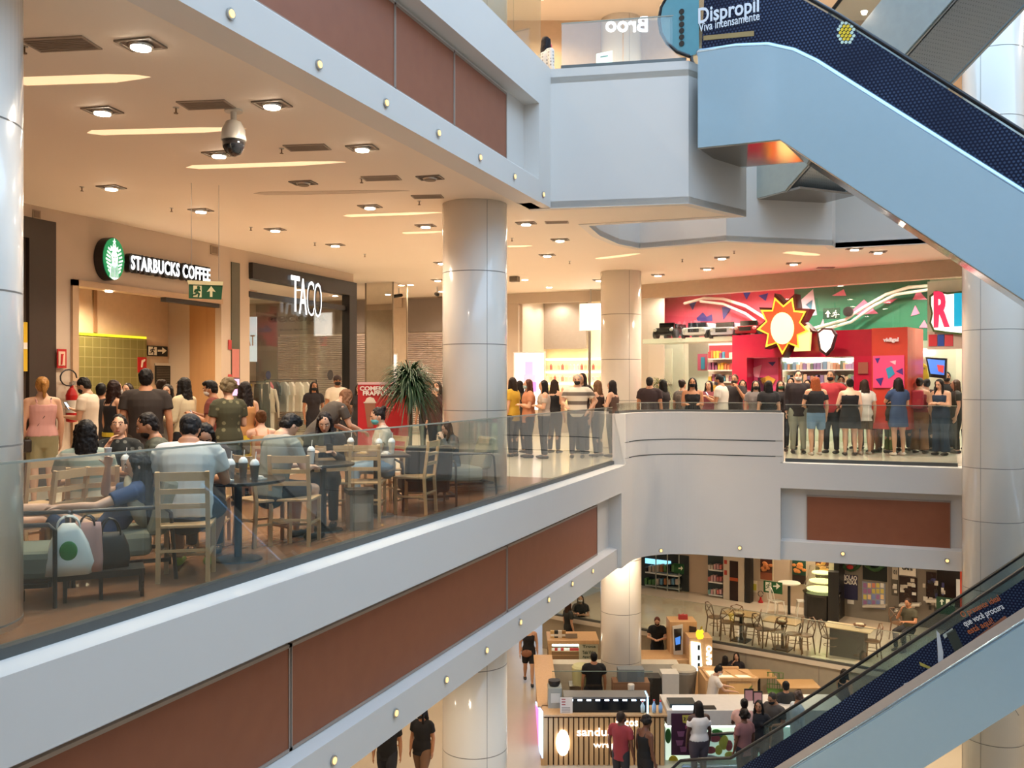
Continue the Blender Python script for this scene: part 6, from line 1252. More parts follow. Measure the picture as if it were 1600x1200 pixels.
# wooden display case
t3 = 21.6
e = T1('wooden_case', 1103, 1100, t3, 'slanted glass topped wooden display case behind the juice worker', 'display case'); e.rotation_euler = (0, 0, 0); O = Vector(e.location)
x0, zf = sz(1103, 1050, t3); zf = sz(1103, 1042, t3+.9)[1]-.2; x1, zb_ = sz(1184, 1060, t3); 
KB(e, 'body', x0+.5, x1, t3, t3+.9, ZL, zb_-.05, LWOOD, .01); KB(e, 'inner_shelf', x0+.55, x1-.15, t3-.01, t3, zb_-.42, zb_-.12, cm('e8b878')); KB(e, 'inner_shelf', x0+.55, x1-.15, t3-.01, t3, zb_-.75, zb_-.47, cm('c89860'))
KB(e, 'upright', x0, x0+.1, t3, t3+.9, ZL, zf+.15, LWOOD); KB(e, 'rail', x0, x0+1.0, t3+.85, t3+.95, zf+.1, zf+.2, LWOOD)
A_ = [RV*a1+FV*b1+Vector((0, 0, c1_)) - O for a1, b1, c1_ in ((x0+.1, t3, zb_-.02), (x1, t3, zb_-.02), (x0+.95, t3+.9, zf+.12), (x0+.1, t3+.9, zf+.12))]
m = MB(); m.slab(A_, (A_[1]-A_[0]).cross(A_[3]-A_[0]).normalized(), .03); m.build('glowing_glass_top', em('ecd8ac', .4), e)  # glass itself glows in place of light from inside the case
m = MB(); m.bar(A_[0]+Vector((0,0,.02)), A_[3]+Vector((0,0,.02)), .05).bar(A_[1]+Vector((0,0,.02)), A_[2]+Vector((0,0,.02)), .05).bar(A_[2], A_[3], .05).bar(A_[0], A_[1], .07).bar(A_[0]*.4+A_[1]*.6+Vector((0,0,.02)), A_[3]*.4+A_[2]*.6+Vector((0,0,.02)), .03); m.build('frame', LWOOD, e)
# food court tables and green chairs
def ftable(u, v, t, w, nm):
    e = T1('food_table', u, v, t, nm, 'table'); zf_ = ZL - e.location.z
    MB().box(-w/2, w/2, -.33, .33, -.03, 0).build('tabletop', cm('b38c5c', .4), e, bevel=.005); MB().box(-.04, .04, -.04, .04, zf_+.03, -.03).build('column', BLACK, e); MB().box(-.25, .25, -.25, .25, zf_, zf_+.03).build('foot', BLACK, e)
ftable(1185, 1052, 22.9, .75, 'wooden topped table behind the wooden display case'); ftable(1248, 1068, 22.2, .9, 'wooden topped table left of the woman in the black top'); ftable(1290, 1100, 20.6, .8, 'wooden topped table near the escalator')
def gchair(u, t, f, nm):
    p = dep(u, t); e = thing('plastic_chair', (p.x, p.y, ZL), YAW+math.radians(f), nm, 'chair', 'green openwork chairs'); G_ = cm('4a7030', .5)
    MB().box(-.2, .2, -.2, .2, .43, .45).build('seat', G_, e)
    for x in (-.18, .18):
        for y in (-.18, .18): MB().bar((x, y, 0), (x, y, .43), .025).build('leg', STEEL, e)
    m = MB()
    for k in range(7):
        x = -.18+k*.06; m.bar((x, -.2, .45), (x*1.05 + (.02 if k % 2 else -.02), -.24, .84), .015)
    for z in (.55, .7, .84): m.bar((-.19, -.22, z), (.19, -.22, z), .015)
    m.build('backrest', G_, e)
gchair(1212, 22.4, 170, 'green openwork chair between the two wooden tables'); gchair(1300, 21.8, 80, 'green openwork chair of the woman in the black top'); gchair(1188, 21.4, -120, 'green openwork chair beside the wooden display case')
# upper floor: glass reflection built as glowing mirrored letters; far wall
e = onwall('shop_lettering', 'white lit mirrored letters Broo seen through the upper landing glass', 'sign', vplane(20).hit(975, 40)); TT('letters', 'Broo', vplane(20), 946, 50, 1012, 0, .34, em('f4f4ff', .6), e, ext=.02, bold=.02, flip=True)
struct(MB().slab([vplane(22.5).hit(720, 600)+Vector((0,0,5.0)), vplane(22.5).hit(1700, 600)+Vector((0,0,5.0)), vplane(22.5).hit(1700, 600)+Vector((0,0,9.0)), vplane(22.5).hit(720, 600)+Vector((0,0,9.0))], -FV, .1).build('wall_upper_shops', mat('upper_shop_wall', (.56, .38, .24), .5)))
e = onwall('light_sign', 'pale green small lit sign behind the upper landing glass', 'sign', vplane(17).hit(944, 90)); PP('panel', [(932, 84), (957, 79), (957, 99), (932, 99)], vplane(17), 0, .05, em('c8e8c8', .8), e); PP('print', [(938, 88), (950, 86), (950, 88), (938, 90)], vplane(17), .01, .01, cm('6a8a70'), e)
# ================================================================ PEOPLE
SK = {'l': 'c99a7c', 'm': 'b07a58', 'd': '6a4230', 'p': 'd8ab90', 'dd': '4a2c20'}
def skinm(k): return mat('skin_'+k, hexc(SK[k]), .5, var=.02, scale=6)
def hairm(h): return mat('hair_'+h, hexc(h), .55, var=.3, scale=60, bump=.4, spec=.25)
ARM = {'down': ((.05, -.02, -.27), (.06, .05, -.52)), 'phone': ((.05, .03, -.27), (-.06, .27, -.16)), 'phonelow': ((.04, .02, -.27), (-.03, .25, -.25)), 'hip': ((.17, -.09, -.21), (.02, .05, -.40)),
       'fold': ((.06, .05, -.26), (-.16, .18, -.22)), 'face': ((.06, .14, -.22), (-.09, .20, .04)), 'rail': ((.08, .04, -.25), (.0, .27, -.30)), 'table': ((.07, .10, -.24), (-.08, .32, -.22)), 'back': ((.08, -.12, -.25), (-.06, -.16, -.42)),
       'reach': ((.04, .16, -.20), (.0, .40, -.22)), 'up': ((.10, .10, .02), (-.02, .18, .22)), 'chin': ((.02, .20, -.20), (-.10, .20, .02)), 'swing': ((.05, -.08, -.26), (.05, .04, -.51)), 'behindneck': ((.16, .03, .12), (-.05, -.02, .17))}
PN = {}
def person(u, t, face, H=1.68, z=0, pose='stand', al='down', ar='down', hair=('short', '17110e'), top=('tee', '8a8a8a'), bot=('pants', '22222a'), skin='l', mask=None, hp=0, hy=0, lean=0,
           label='', group=None, det=0, w=.175, g=1.0, loc=None, shoes='2a2624', kn=None, an=None, tw=0, beard=None, cap=None, glasses=False, pz=None):
    if loc is None: face = face + math.degrees(math.atan((800-u)/FPX))
    k = H/1.70; e = thing('person', (0, 0, 0), 0, label, 'person', group)
    p = dep(u, t) if loc is None else Vector(loc); e.location = (p.x, p.y, z if loc is None else p.z); e.rotation_euler = (0, 0, YAW+math.radians(face))
    sit = pose in ('sit', 'recline'); PZ_ = pz if pz else (.55 if sit else .93); vx = (.008, .012, .017)[det]
    sm_ = (5, 4, 3)[det]; seg = (14, 12, 10)[det]
    LM = Matrix.Rotation(-math.radians(lean), 3, 'X'); TWM = Matrix.Rotation(math.radians(tw), 3, 'Z')
    def U(x, y, zz): return (Vector((0, 0, PZ_)) + TWM @ (LM @ Vector((x, y, zz))))*k
    HM = TWM @ LM @ Matrix.Rotation(math.radians(hy), 3, 'Z') @ Matrix.Rotation(-math.radians(hp), 3, 'X')
    neck = U(0, .005, .53); HC = neck + HM @ Vector((0, .015, .115))*k
    def Hh(x, y, zz): return HC + HM @ Vector((x, y, zz))*k
    rr = lambda a: a*k
    if pose == 'stand': kn_ = [(-.095, .015, .49), (.095, .015, .49)]; an_ = [(-.105, -.015, .085), (.105, -.01, .085)]
    elif pose == 'walk': kn_ = [(-.09, .16, .50), (.09, -.02, .49)]; an_ = [(-.09, .22, .10), (.09, -.28, .14)]
    elif pose == 'lean1': kn_ = [(-.10, .02, .49), (.14, .10, .48)]; an_ = [(-.10, -.02, .085), (.10, .06, .085)]
    else: kn_ = [(-.12, .43, .50), (.12, .43, .50)]; an_ = [(-.12, .40, .085), (.12, .38, .085)]
    kn_ = kn or kn_; an_ = an or an_
    hips = [Vector((-.09, 0, PZ_-.03))*k, Vector((.09, 0, PZ_-.03))*k]; kn_ = [Vector(q)*k for q in kn_]; an_ = [Vector(q)*k for q in an_]
    fem = hair[0] in ('long', 'pony', 'bun', 'wavy', 'bob') or g < 0; g = abs(g)
    TR = [(-.10, .155, .105), (-.02, .168, .118), (.06, .155, .112), (.13, .128, .10), (.22, .136, .108), (.32, .152, .122), (.40, .158, .112), (.46, .13, .085), (.50, .07, .062)] if fem else \
         [(-.10, .148, .10), (-.02, .155, .112), (.06, .152, .112), (.13, .145, .108), (.22, .152, .112), (.32, .168, .12), (.40, .172, .112), (.46, .14, .09), (.50, .075, .066)]
    TR = [(a, b*g, c*g) for a, b, c in TR]
    ref = tuple(TWM @ Vector((1, 0, 0)))
    def torso(m, i0, i1, add, cap='round', flare=0, z_extra=None):
        R_ = TR[i0:i1]; pts = [U(0, 0, q[0]) for q in R_]; rd = [((q[1]+add)*k, (q[2]+add)*k) for q in R_]
        if z_extra is not None: pts.insert(0, U(0, 0, z_extra)); rd.insert(0, ((R_[0][1]+add+flare)*k, (R_[0][2]+add+flare)*k))
        m.tube(pts, rd, 20, ref=ref, cap=cap); return m
    sh, el, wr = [], [], []
    for s_, nm in ((-1, al), (1, ar)):
        S = U(s_*w, 0, .435); A = ARM[nm] if isinstance(nm, str) else nm
        AM = TWM @ Matrix.Rotation(-math.radians(lean*.4), 3, 'X')
        sh.append(S); el.append(S + AM @ Vector((A[0][0]*s_, A[0][1], A[0][2]))*k); wr.append(S + AM @ Vector((A[1][0]*s_, A[1][1], A[1][2]))*k)
    ag = .5+.5*g
    # ---- body: one continuous surface
    m = MB()
    m.ell(HC, (rr(.073), rr(.092), rr(.110)), HM, 18, 14); m.ell(Hh(0, .022, -.060), (rr(.054), rr(.062), rr(.052)), HM, 14, 10)
    m.tube([U(0, -.005, .47), neck, Hh(0, -.02, -.03)], [rr(.058), rr(.05), rr(.052)], 14)
    m.tube([Hh(0, .086, .02), Hh(0, .103, -.022)], [rr(.009), rr(.014)], 8); 
    for s_ in (-1, 1): m.ell(Hh(s_*.073, -.008, -.008), (rr(.012), rr(.02), rr(.031)), HM, 8, 8)
    torso(m, 0, 9, 0)
    if fem:
        for s_ in (-1, 1): m.ell(U(s_*.068, .085, .30), (rr(.058), rr(.052), rr(.06)))
    m.tube([U(-w+.02, 0, .44), U(0, 0, .455), U(w-.02, 0, .44)], [rr(.054*ag), rr(.07), rr(.054*ag)], 12, ref=(0, 1, 0))
    for i in (0, 1):
        m.tube([sh[i], sh[i]*.5+el[i]*.5, el[i]], [rr(.052*ag), rr(.046*ag), rr(.036*ag)], seg); m.tube([el[i], el[i]*.65+wr[i]*.35, wr[i]], [rr(.036*ag), rr(.038*ag), rr(.025*ag)], seg)
        m.tube([hips[i], hips[i]*.55+kn_[i]*.45, kn_[i]], [rr(.088*g), rr(.078*g), rr(.053*ag)], seg); m.tube([kn_[i], kn_[i]*.7+an_[i]*.3 + Vector((0, -.012, 0)), an_[i]], [rr(.053*ag), rr(.055*ag), rr(.034)], seg)
        # hand: palm, four fingers, thumb
        d = (wr[i]-el[i]).normalized(); s_ = (-1, 1)[i]; bent = al if i == 0 else ar
        n_ = Vector((-s_, 0, 0)) if abs(d.z) > .7 else Vector((0, 0, -1)); n_ = (n_ - d*n_.dot(d)).normalized(); ac = d.cross(n_)
        pe = wr[i] + d*rr(.085); m.tube([wr[i], wr[i]+d*rr(.045), pe], [(rr(.024), rr(.02)), (rr(.038), rr(.019)), (rr(.04), rr(.016))], 12, ref=tuple(ac))
        cu = .35 if bent in ('down', 'swing', 'back', 'hip') else .9
        fr = rr((.0085, .0095, .012)[det])
        for j, (o_, L_) in enumerate(((-.03, .062), (-.010, .074), (.010, .070), (.030, .055))):
            b0 = pe + ac*rr(o_) - d*rr(.01); b1 = b0 + (d + n_*cu*.35).normalized()*rr(L_*.55); b2 = b1 + (d + n_*cu*1.4).normalized()*rr(L_*.55); m.tube([b0, b1, b2], [fr*1.05, fr, fr*.85], 8)
        fw = ac if (ac.y > 0 or abs(ac.y) < .3) else -ac
        tb = wr[i] + d*rr(.03) + fw*rr(.03); m.tube([tb, tb + (d*.7+fw*.7+n_*.2)*rr(.035), tb + (d*1.0+fw*.75+n_*.5)*rr(.06)], [fr*1.3, fr*1.15, fr*.95], 8)
        if an_[i].z < .3*k or sit:
            fd = Vector((0, 1, 0)) if an is None or not sit else Vector((0, .2, 1))
            m.tube([an_[i]+Vector((0, -.02, -.04))*k, an_[i]+Vector((0, -.02, -.04))*k + fd*rr(.10), an_[i]+Vector((0, -.02, -.045))*k + fd*rr(.17)], [(rr(.034), rr(.036)), (rr(.042), rr(.028)), (rr(.034), rr(.02))], 10)
    m.build('body', skinm(skin), e, voxel=vx, sm=sm_)
    # ---- face
    fa = (face + tw + hy) % 360; vis = 60 < fa < 300
    if vis:
        for s_ in (-1, 1):
            ey = MB().ell(Hh(s_*.030, .0835, .010), (rr(.0115), rr(.007), rr(.0055)), HM, 10, 8).build('eye', cm('c8bcb0', .3), e, smooth=True) if det < 2 else e
            MB().ell(Hh(s_*.030, .0885, .010), (rr(.0055 if det < 2 else .012), rr(.0035), rr(.0055 if det < 2 else .008)), HM, 8, 6).build('iris' if det < 2 else 'eye', cm('1a100c', .2), ey, smooth=True)
            MB().tube([Hh(s_*.012, .092, .032), Hh(s_*.03, .090, .038), Hh(s_*.048, .078, .033)], rr(.0045), 6).build('eyebrow', hairm(hair[1] if hair[1] < 'a' else '3a281c'), e, smooth=True)
        if not mask: MB().ell(Hh(0, .083, -.058), (rr(.024), rr(.009), rr(.008)), HM, 10, 8).build('lips', cm('a05a4c', .4), e, smooth=True)
    if mask:
        q = MB(); q.ell(Hh(0, .040, -.048), (rr(.066), rr(.066), rr(.052)), HM, 16, 12); q.ell(Hh(0, .088, -.030), (rr(.024), rr(.022), rr(.03)), HM, 10, 8); fm_ = q.build('face_mask', cm(mask, .85), e, voxel=.010, sm=3)
        q = MB()
        for s_ in (-1, 1): q.tube([Hh(s_*.058, .05, -.03), Hh(s_*.078, .0, .02)], rr(.003), 5)
        q.build('mask_strap', cm(mask, .85), fm_)
    if glasses: MB().tube([Hh(-.07, .05, .015), Hh(-.05, .095, .015), Hh(0, .103, .018), Hh(.05, .095, .015), Hh(.07, .05, .015)], rr(.004), 6).build('glasses', BLACK, e)
    if beard: MB().ell(Hh(0, .038, -.066), (rr(.058), rr(.060), rr(.048)), HM, 14, 10).build('beard', hairm(beard), e, voxel=.01, sm=2)
    # ---- hair
    st, hc = hair; q = MB()
    if st != 'bald':
        q.ell(Hh(0, -.022, .026), (rr(.083), rr(.094), rr(.100)), HM, 18, 14)
        if st in ('short', 'crop'): q.ell(Hh(0, -.045, -.02), (rr(.076), rr(.064), rr(.07)), HM); 
        if st == 'top': q.ell(Hh(0, .02, .09), (rr(.07), rr(.075), rr(.045)), HM); q.ell(Hh(0, -.045, -.02), (rr(.076), rr(.064), rr(.07)), HM)
        if st in ('long', 'wavy', 'bob'):
            L_ = {'long': .42, 'wavy': .36, 'bob': .17}[st]; dn = lambda x, y, zz: Hh(x, y, 0) + Vector((0, 0, zz))*k
            q.tube([Hh(0, -.05, .03), dn(0, -.065, -.09), dn(0, -.085, -.09-L_*.5), dn(0, -.10, -.09-L_)], [(rr(.082), rr(.06)), (rr(.092), rr(.055)), (rr(.098 if st != 'wavy' else .12), rr(.045)), (rr(.055), rr(.025))], 18)
            for s_ in (-1, 1): q.tube([Hh(s_*.066, .015, .05), Hh(s_*.078, .012, -.05), dn(s_*.088, .02, -.16), dn(s_*(.10 if st == 'wavy' else .085), .04, -.10-L_*.55)], [rr(.028), rr(.028), rr(.030), rr(.016)], 10)
        if st == 'pony': q.tube([Hh(0, -.09, .05), Hh(0, -.135, .03), Hh(0, -.14, -.06) , Hh(0, -.125, -.17)], [rr(.03), rr(.034), rr(.03), rr(.012)], 12); q.ell(Hh(0, -.04, -.01), (rr(.074), rr(.062), rr(.075)), HM)
        if st == 'bun': q.ell(Hh(0, -.105, .075), (rr(.048), rr(.045), rr(.045)), HM); q.ell(Hh(0, -.04, -.01), (rr(.074), rr(.062), rr(.075)), HM)
        if st == 'curly':
            for j in range(26):
                a_ = random.random()*6.28; b_ = random.uniform(-.3, 1.4); q.ell(Hh(math.cos(a_)*math.cos(b_)*.095, -.035+math.sin(a_)*math.cos(b_)*.095, .02+math.sin(b_)*.11), (rr(.034),)*3, HM, 8, 6)
        q.build('hair', hairm(hc), e, voxel=max(.009, vx), sm=3 if st != 'curly' else 1, disp=.022 if det < 2 else .016)
    if cap: 
        MB().ell(Hh(0, -.01, .045), (rr(.088), rr(.104), rr(.082)), HM, 18, 10).tube([Hh(-.05, .09, .04), Hh(0, .15, .03), Hh(.05, .09, .04)], [(rr(.03), rr(.008))]*3, 10).build('cap', cm(cap, .8), e, smooth=True)
    # ---- clothes
    kd, c1 = top[0], top[1]; m = MB(); cap_ = 'flat'
    hem = {'crop': 2, 'tank': 1, 'tee': 0, 'long': 0, 'polo': 1, 'off': 1}.get(kd, 0)
    if kd in ('tank', 'crop', 'off', 'strapdress', 'suit'):
        torso(m, hem if kd not in ('strapdress', 'suit') else 0, 7 if kd != 'off' else 8, .011, 'flat')
        if fem:
            for s_ in (-1, 1): m.ell(U(s_*.068, .087, .30), (rr(.066), rr(.060), rr(.066)))
        if kd != 'off':
            for s_ in (-1, 1): m.tube([U(s_*.085, .10, .36), U(s_*.09, .055, .468), U(s_*.09, -.02, .492), U(s_*.085, -.08, .45), U(s_*.08, -.10, .36)], rr(.016), 8)
        else:
            for i in (0, 1): m.tube([sh[i]*.75+el[i]*.25, sh[i]*.35+el[i]*.65], [rr(.07), rr(.065)], 12, cap='flat')
    else:
        ex_ = U(0, 0, -.16) if False else None
        torso(m, 0, 9, .014, 'flat', flare=.012, z_extra=(-.17 if not sit and kd != 'polo' else None))
        if fem:
            for s_ in (-1, 1): m.ell(U(s_*.068, .087, .30), (rr(.066), rr(.060), rr(.066)))
        m.tube([U(-w+.02, 0, .44), U(0, 0, .455), U(w-.02, 0, .44)], [rr(.068*ag), rr(.08), rr(.068*ag)], 12, ref=(0, 1, 0))
        for i in (0, 1):
            if kd in ('long', 'jacket'):
                m.tube([sh[i], sh[i]*.5+el[i]*.5, el[i]], [rr(.068*ag), rr(.06*ag), rr(.052*ag)], 12); m.tube([el[i], wr[i]*.9+el[i]*.1], [rr(.052*ag), rr(.04*ag)], 12, cap='flat')
            else: m.tube([sh[i], sh[i]*.4+el[i]*.6], [rr(.068*ag), rr(.066*ag)], 12, cap='flat')
    if kd in ('dress', 'strapdress'):
        if not sit: m.tube([U(0, 0, .0), U(0, 0, -.10), Vector((0, 0, (.62 if kd == 'dress' else .60)*k))], [(rr(.175*g), rr(.125*g)), (rr(.185*g), rr(.135*g)), (rr(.20*g), rr(.15*g))], 20, cap='flat')
        else:
            m.tube([U(0, -.02, .0), (hips[0]+hips[1])/2+Vector((0, .12, .02)), (kn_[0]+kn_[1])/2+Vector((0, -.06, .0))], [(rr(.18), rr(.13)), (rr(.19), rr(.11)), (rr(.19), rr(.09))], 18, cap='flat')
    nm_ = {'tee': 't_shirt', 'long': 'blouse', 'tank': 'tank_top', 'crop': 'crop_top', 'polo': 'polo_shirt', 'off': 'off_shoulder_top', 'dress': 'dress', 'strapdress': 'dress', 'suit': 'jumpsuit', 'jacket': 'jacket'}[kd]
    mt_ = top[2] if len(top) > 2 else cm(c1, .85, bump=.15, var=.05)
    m.build(nm_, mt_, e, voxel=max(.010, vx), sm=3, sf=.5)
    if kd == 'polo': MB().tube([U(-.06, .05, .485), U(0, .085, .455), U(.06, .05, .485), U(.065, -.03, .51), U(0, -.06, .52), U(-.065, -.03, .51), U(-.06, .05, .485)], rr(.013), 8).build('collar', cm(c1, .85), e, smooth=True)
    kb, c2 = bot
    if kb != 'none':
        m = MB()
        if kb in ('skirt', 'longskirt') and not sit: m.tube([U(0, 0, .08), U(0, 0, -.08), Vector((0, 0, (.55 if kb == 'skirt' else .2)*k))], [(rr(.16), rr(.12)), (rr(.18), rr(.135)), (rr(.2), rr(.16))], 20, cap='flat')
        else:
            R_ = TR[0:3]; m.tube([U(0, 0, q[0]) for q in R_], [((q[1]+.008)*k, (q[2]+.008)*k) for q in R_], 18, ref=ref)
            fr_ = {'pants': 1.0, 'shorts': .0, 'skirt': 0, 'wide': 1.0, 'leggings': .9, 'longskirt': 0}[kb]; 
            for i in (0, 1):
                a1 = hips[i]; hh = {'shorts': .55 if g < 1.05 and fem else .80}.get(kb, 1)
                kk = a1*(1-hh)+kn_[i]*hh; m.tube([a1, a1*.5+kk*.5, kk], [rr(.098*g), rr(.094*g), rr((.085 if kb == 'shorts' else .066)*ag)], 14, cap='flat' if kb == 'shorts' else 'round')
                if fr_: m.tube([kn_[i], kn_[i]*(1-fr_)+an_[i]*fr_], [rr(.066*ag if kb != 'wide' else .08), rr(.052 if kb != 'wide' else .10)], 14, cap='flat')
        m.build({'pants': 'trousers', 'wide': 'trousers', 'shorts': 'shorts', 'skirt': 'skirt', 'longskirt': 'skirt', 'leggings': 'leggings'}[kb], cm(c2, .85, bump=.15), e, voxel=max(.011, vx), sm=3, sf=.5)
    if shoes and not (sit and an):
        for i in (0, 1):
            a_ = an_[i]; q = MB(); q.tube([a_+Vector((0, -.035, -.045))*k, a_+Vector((0, .05, -.045))*k, a_+Vector((0, .15, -.05))*k], [(rr(.041), rr(.038)), (rr(.047), rr(.036)), (rr(.042), rr(.026))], 12)
            q.build('shoe', cm(shoes, .6), e, smooth=True)
    M4 = Matrix.Translation(e.location) @ Matrix.Rotation(e.rotation_euler.z, 4, 'Z')
    return {'e': e, 'wr': [M4 @ q for q in wr], 'sh': [M4 @ q for q in sh], 'M': M4, 'U': U, 'd': [(M4.to_3x3() @ (wr[i]-el[i])).normalized() for i in (0, 1)], 'head': M4 @ HC}
def phone(pr_, i, label, tilt=.6):
    p = pr_['wr'][i] + pr_['d'][i]*.10 + Vector((0, 0, .02)); rz = pr_['e'].rotation_euler.z
    e = thing('smartphone', p, rz, label, 'phone', None); a = MB().box(-.037, .037, -.004, .004, -.07, .07).build('casing', BLACK, e, bevel=.003); b = MB().box(-.033, .033, -.0055, -.004, -.064, .064).build('screen', em('9ab0c8', .6), e)
    for o in (a, b): o.rotation_euler = (-tilt, 0, 0)
def strapbag(pr_, side, c, label, size=(.24, .1, .17), drop=-.05, strapc=None):
    """shoulder bag: hangs at the hip on a strap over the opposite shoulder"""
    U, M4 = pr_['U'], pr_['M']; s_ = side; hip = U(s_*.20, -.02, drop); e = thing('shoulder_bag', M4 @ hip, pr_['e'].rotation_euler.z, label, 'bag')
    MB().box(-size[1]/2, size[1]/2, -size[0]/2, size[0]/2, -size[2], 0).build('body', cm(c, .5), e, bevel=.02)
    MB().tube([q-hip for q in (U(s_*.18, .05, drop), U(0, .135, .25), U(-s_*.09, .07, .48), U(-s_*.12, 0, .50), U(-s_*.09, -.07, .47), U(0, -.13, .25), U(s_*.18, -.06, drop))], .008, 6).build('strap', cm(strapc or c, .6), e, smooth=True)
STR = band_mat('striped_knit', hexc('b8ae98'), hexc('8a9484'), 2, 9, .4, .9); POLO = band_mat('wide_striped_polo', hexc('cfc4b2'), hexc('6a5f56'), 2, 5.2, .42, .85)
OLV = dots_mat('olive_leaf_print', hexc('3c3a26'), hexc('8a8462'), 11, .3, .9); TRO = dots_mat('dark_tropical_print', hexc('1a1c1a'), hexc('7a7a70'), 14, .28, .9); FLO = dots_mat('floral_print', hexc('6a6460'), hexc('c8b8a8'), 30, .3, .9); POL = dots_mat('polka_dots', hexc('e0ddd8'), hexc('15151a'), 16, .3, .9)
YB = band_mat('black_with_yellow_band', hexc('141216'), hexc('c8b030'), 2, 1.0, .0, .85)
DN = cm('33476a', .9, bump=.2)
# ---- cafe queue, standing (middle floor, left)
G1 = None
a = person(66, 12.0, 12, 1.70, hair=('pony', 'a8773c'), top=('tank', 'cf9a92'), bot=('shorts', '8a8260'), skin='l', det=1, label='woman with blonde ponytail in a pink tank top seen from behind at far left', g=-1.12); strapbag(a, -1, '2a2018', 'small dark bag on a black strap across the pink tank top')
a = person(138, 13.2, 62, 1.72, hair=('short', '14100e'), top=('tee', 'd8c8b4'), bot=('pants', '3a3430'), mask='17171a', hp=28, al='phonelow', ar='phone', skin='l', det=1, label='boy in a white t-shirt and black mask looking down at his phone by the extinguisher'); phone(a, 1, 'white glowing phone in the hands of the boy by the extinguisher')
a = person(178, 12.6, -62, 1.66, hair=('long', '2a1610'), top=('tank', '151317'), bot=('pants', '121214'), mask='b8b0aa', skin='l', det=1, g=-1.05, label='woman in a black tank top with yellow waistband and pale mask, turned right'); 
q = a['e']; MB().tube([a['U'](0, 0, -.035), a['U'](0, 0, .025)], [(.192, .142)]*2, 24, cap='flat').build('yellow_waistband', cm('c8b030', .8), q)
person(158, 14.0, -20, 1.62, hair=('short', '120e0c'), top=('tee', '2a2422'), skin='m', det=2, label='dark-haired person mostly hidden behind the boy and the woman in black')
person(200, 14.0, 150, 1.62, hair=('bob', '241812'), top=('tee', '6a4a3a'), skin='l', mask='b0a8a0', det=2, label='short-haired masked woman behind the big man in the dark t-shirt')
person(228, 11.4, -6, 1.80, hair=('short', '120d0b'), top=('tee', '2c221c'), bot=('pants', '4a4034'), skin='m', det=1, w=.21, g=1.22, label='big man in a dark brown t-shirt seen from behind in the coffee queue')
person(252, 13.8, 20, 1.68, hair=('bun', '2a1c14'), top=('tee', 'c8bcae'), skin='l', det=2, label='person with dark bun in a light top right of the big man')
person(262, 13.0, 160, 1.60, hair=('long', '1a120e'), top=('tee', '8a8478'), skin='l', mask='2a2a30', det=2, label='woman with long dark hair between the big man and the cream blouse')
person(288, 12.9, 55, 1.70, hair=('wavy', '15100d'), top=('long', 'cfbf9c'), bot=('pants', '1e1e24'), al='phonelow', ar='phonelow', skin='l', det=1, label='woman with long wavy black hair in a cream long-sleeved blouse')
a = person(334, 12.8, 75, 1.66, hair=('top', '140f0d'), top=('tee', '6a2e24'), skin='m', mask='cfc4b8', hp=15, ar='phone', al='phone', det=1, label='masked man with a dark fringe in a red brown top holding a phone'); phone(a, 1, 'phone held by the man with the dark fringe')
a = person(357, 11.8, 18, 1.66, hair=('curly', '6a5a40'), top=('tee', '3c3a26', OLV), bot=('pants', '2a2c22'), skin='l', al='phonelow', ar='phonelow', det=1, g=-1.1, label='woman with curly greyish hair and olive leaf print top from behind'); strapbag(a, 1, '5a4a30', 'small brown bag worn by the woman in the olive print top', strapc='6a5236')
person(383, 12.6, 40, 1.64, hair=('wavy', '1e1410'), top=('tank', 'b8804a'), bot=('longskirt', 'c8a828'), skin='l', det=1, label='woman in a long mustard skirt right of the olive print top')
# ---- cafe guests
person(134, 8.0, 4, 1.66, pose='sit', hair=('long', '15100d'), top=('tee', 'b8ae98', STR), bot=('pants', '2a3038'), al='table', ar='table', skin='l', det=0, label='seated woman with very long black hair and striped knit top, back turned')
person(186, 9.45, 172, 1.66, pose='sit', hair=('bun', '120e0d'), top=('tee', '1a1c1a', TRO), bot=('pants', '1a1a1e'), al='table', ar='chin', skin='l', hp=-4, det=0, label='seated woman with pulled-back hair and dark printed top facing the camera')
person(258, 8.85, 92, 1.74, pose='sit', hair=('short', '1c1512'), top=('tee', '45483c'), bot=('pants', '2a2c34'), al='table', ar='table', skin='m', hp=14, beard='1a1410', det=0, lean=10, w=.195, label='seated bearded man in an olive t-shirt in profile facing left')
person(292, 7.62, -8, 1.78, pose='sit', hair=('short', '16110f'), top=('tee', 'c9c6c0'), bot=('shorts', '22262e'), al='table', ar='table', skin='m', hp=20, lean=12, cap='1c1a1c', det=0, w=.21, g=1.25, kn=[(-.14, .40, .50), (.22, .38, .50)], an=None, shoes='8aa83a', label='seated man in a white t-shirt and dark cap, back to the railing')
person(322, 9.0, 178, 1.66, pose='sit', hair=('long', '0f0c0b'), top=('tee', '3a2c2a'), bot=('pants', '1e1e24'), al='table', ar='table', skin='l', hp=38, lean=12, det=0, label='seated long-haired woman bowing her head over the round dark table')
person(424, 9.1, -52, 1.76, pose='sit', hair=('top', '130f0e'), top=('tee', '86867e'), bot=('shorts', '2a2c34'), al='table', ar='table', skin='l', hp=32, lean=14, w=.195, g=1.1, det=0, label='seated young man with thick black hair and grey t-shirt looking down')
a = person(508, 10.5, 176, 1.68, pose='sit', hair=('wavy', '1a1210'), top=('jacket', '1c1a1c'), bot=('pants', '16161a'), al='phone', ar='phone', skin='l', hp=30, det=0, label='seated woman in a black jacket looking at her phone in the cafe centre'); phone(a, 0, 'dark phone held by the seated woman in the black jacket')
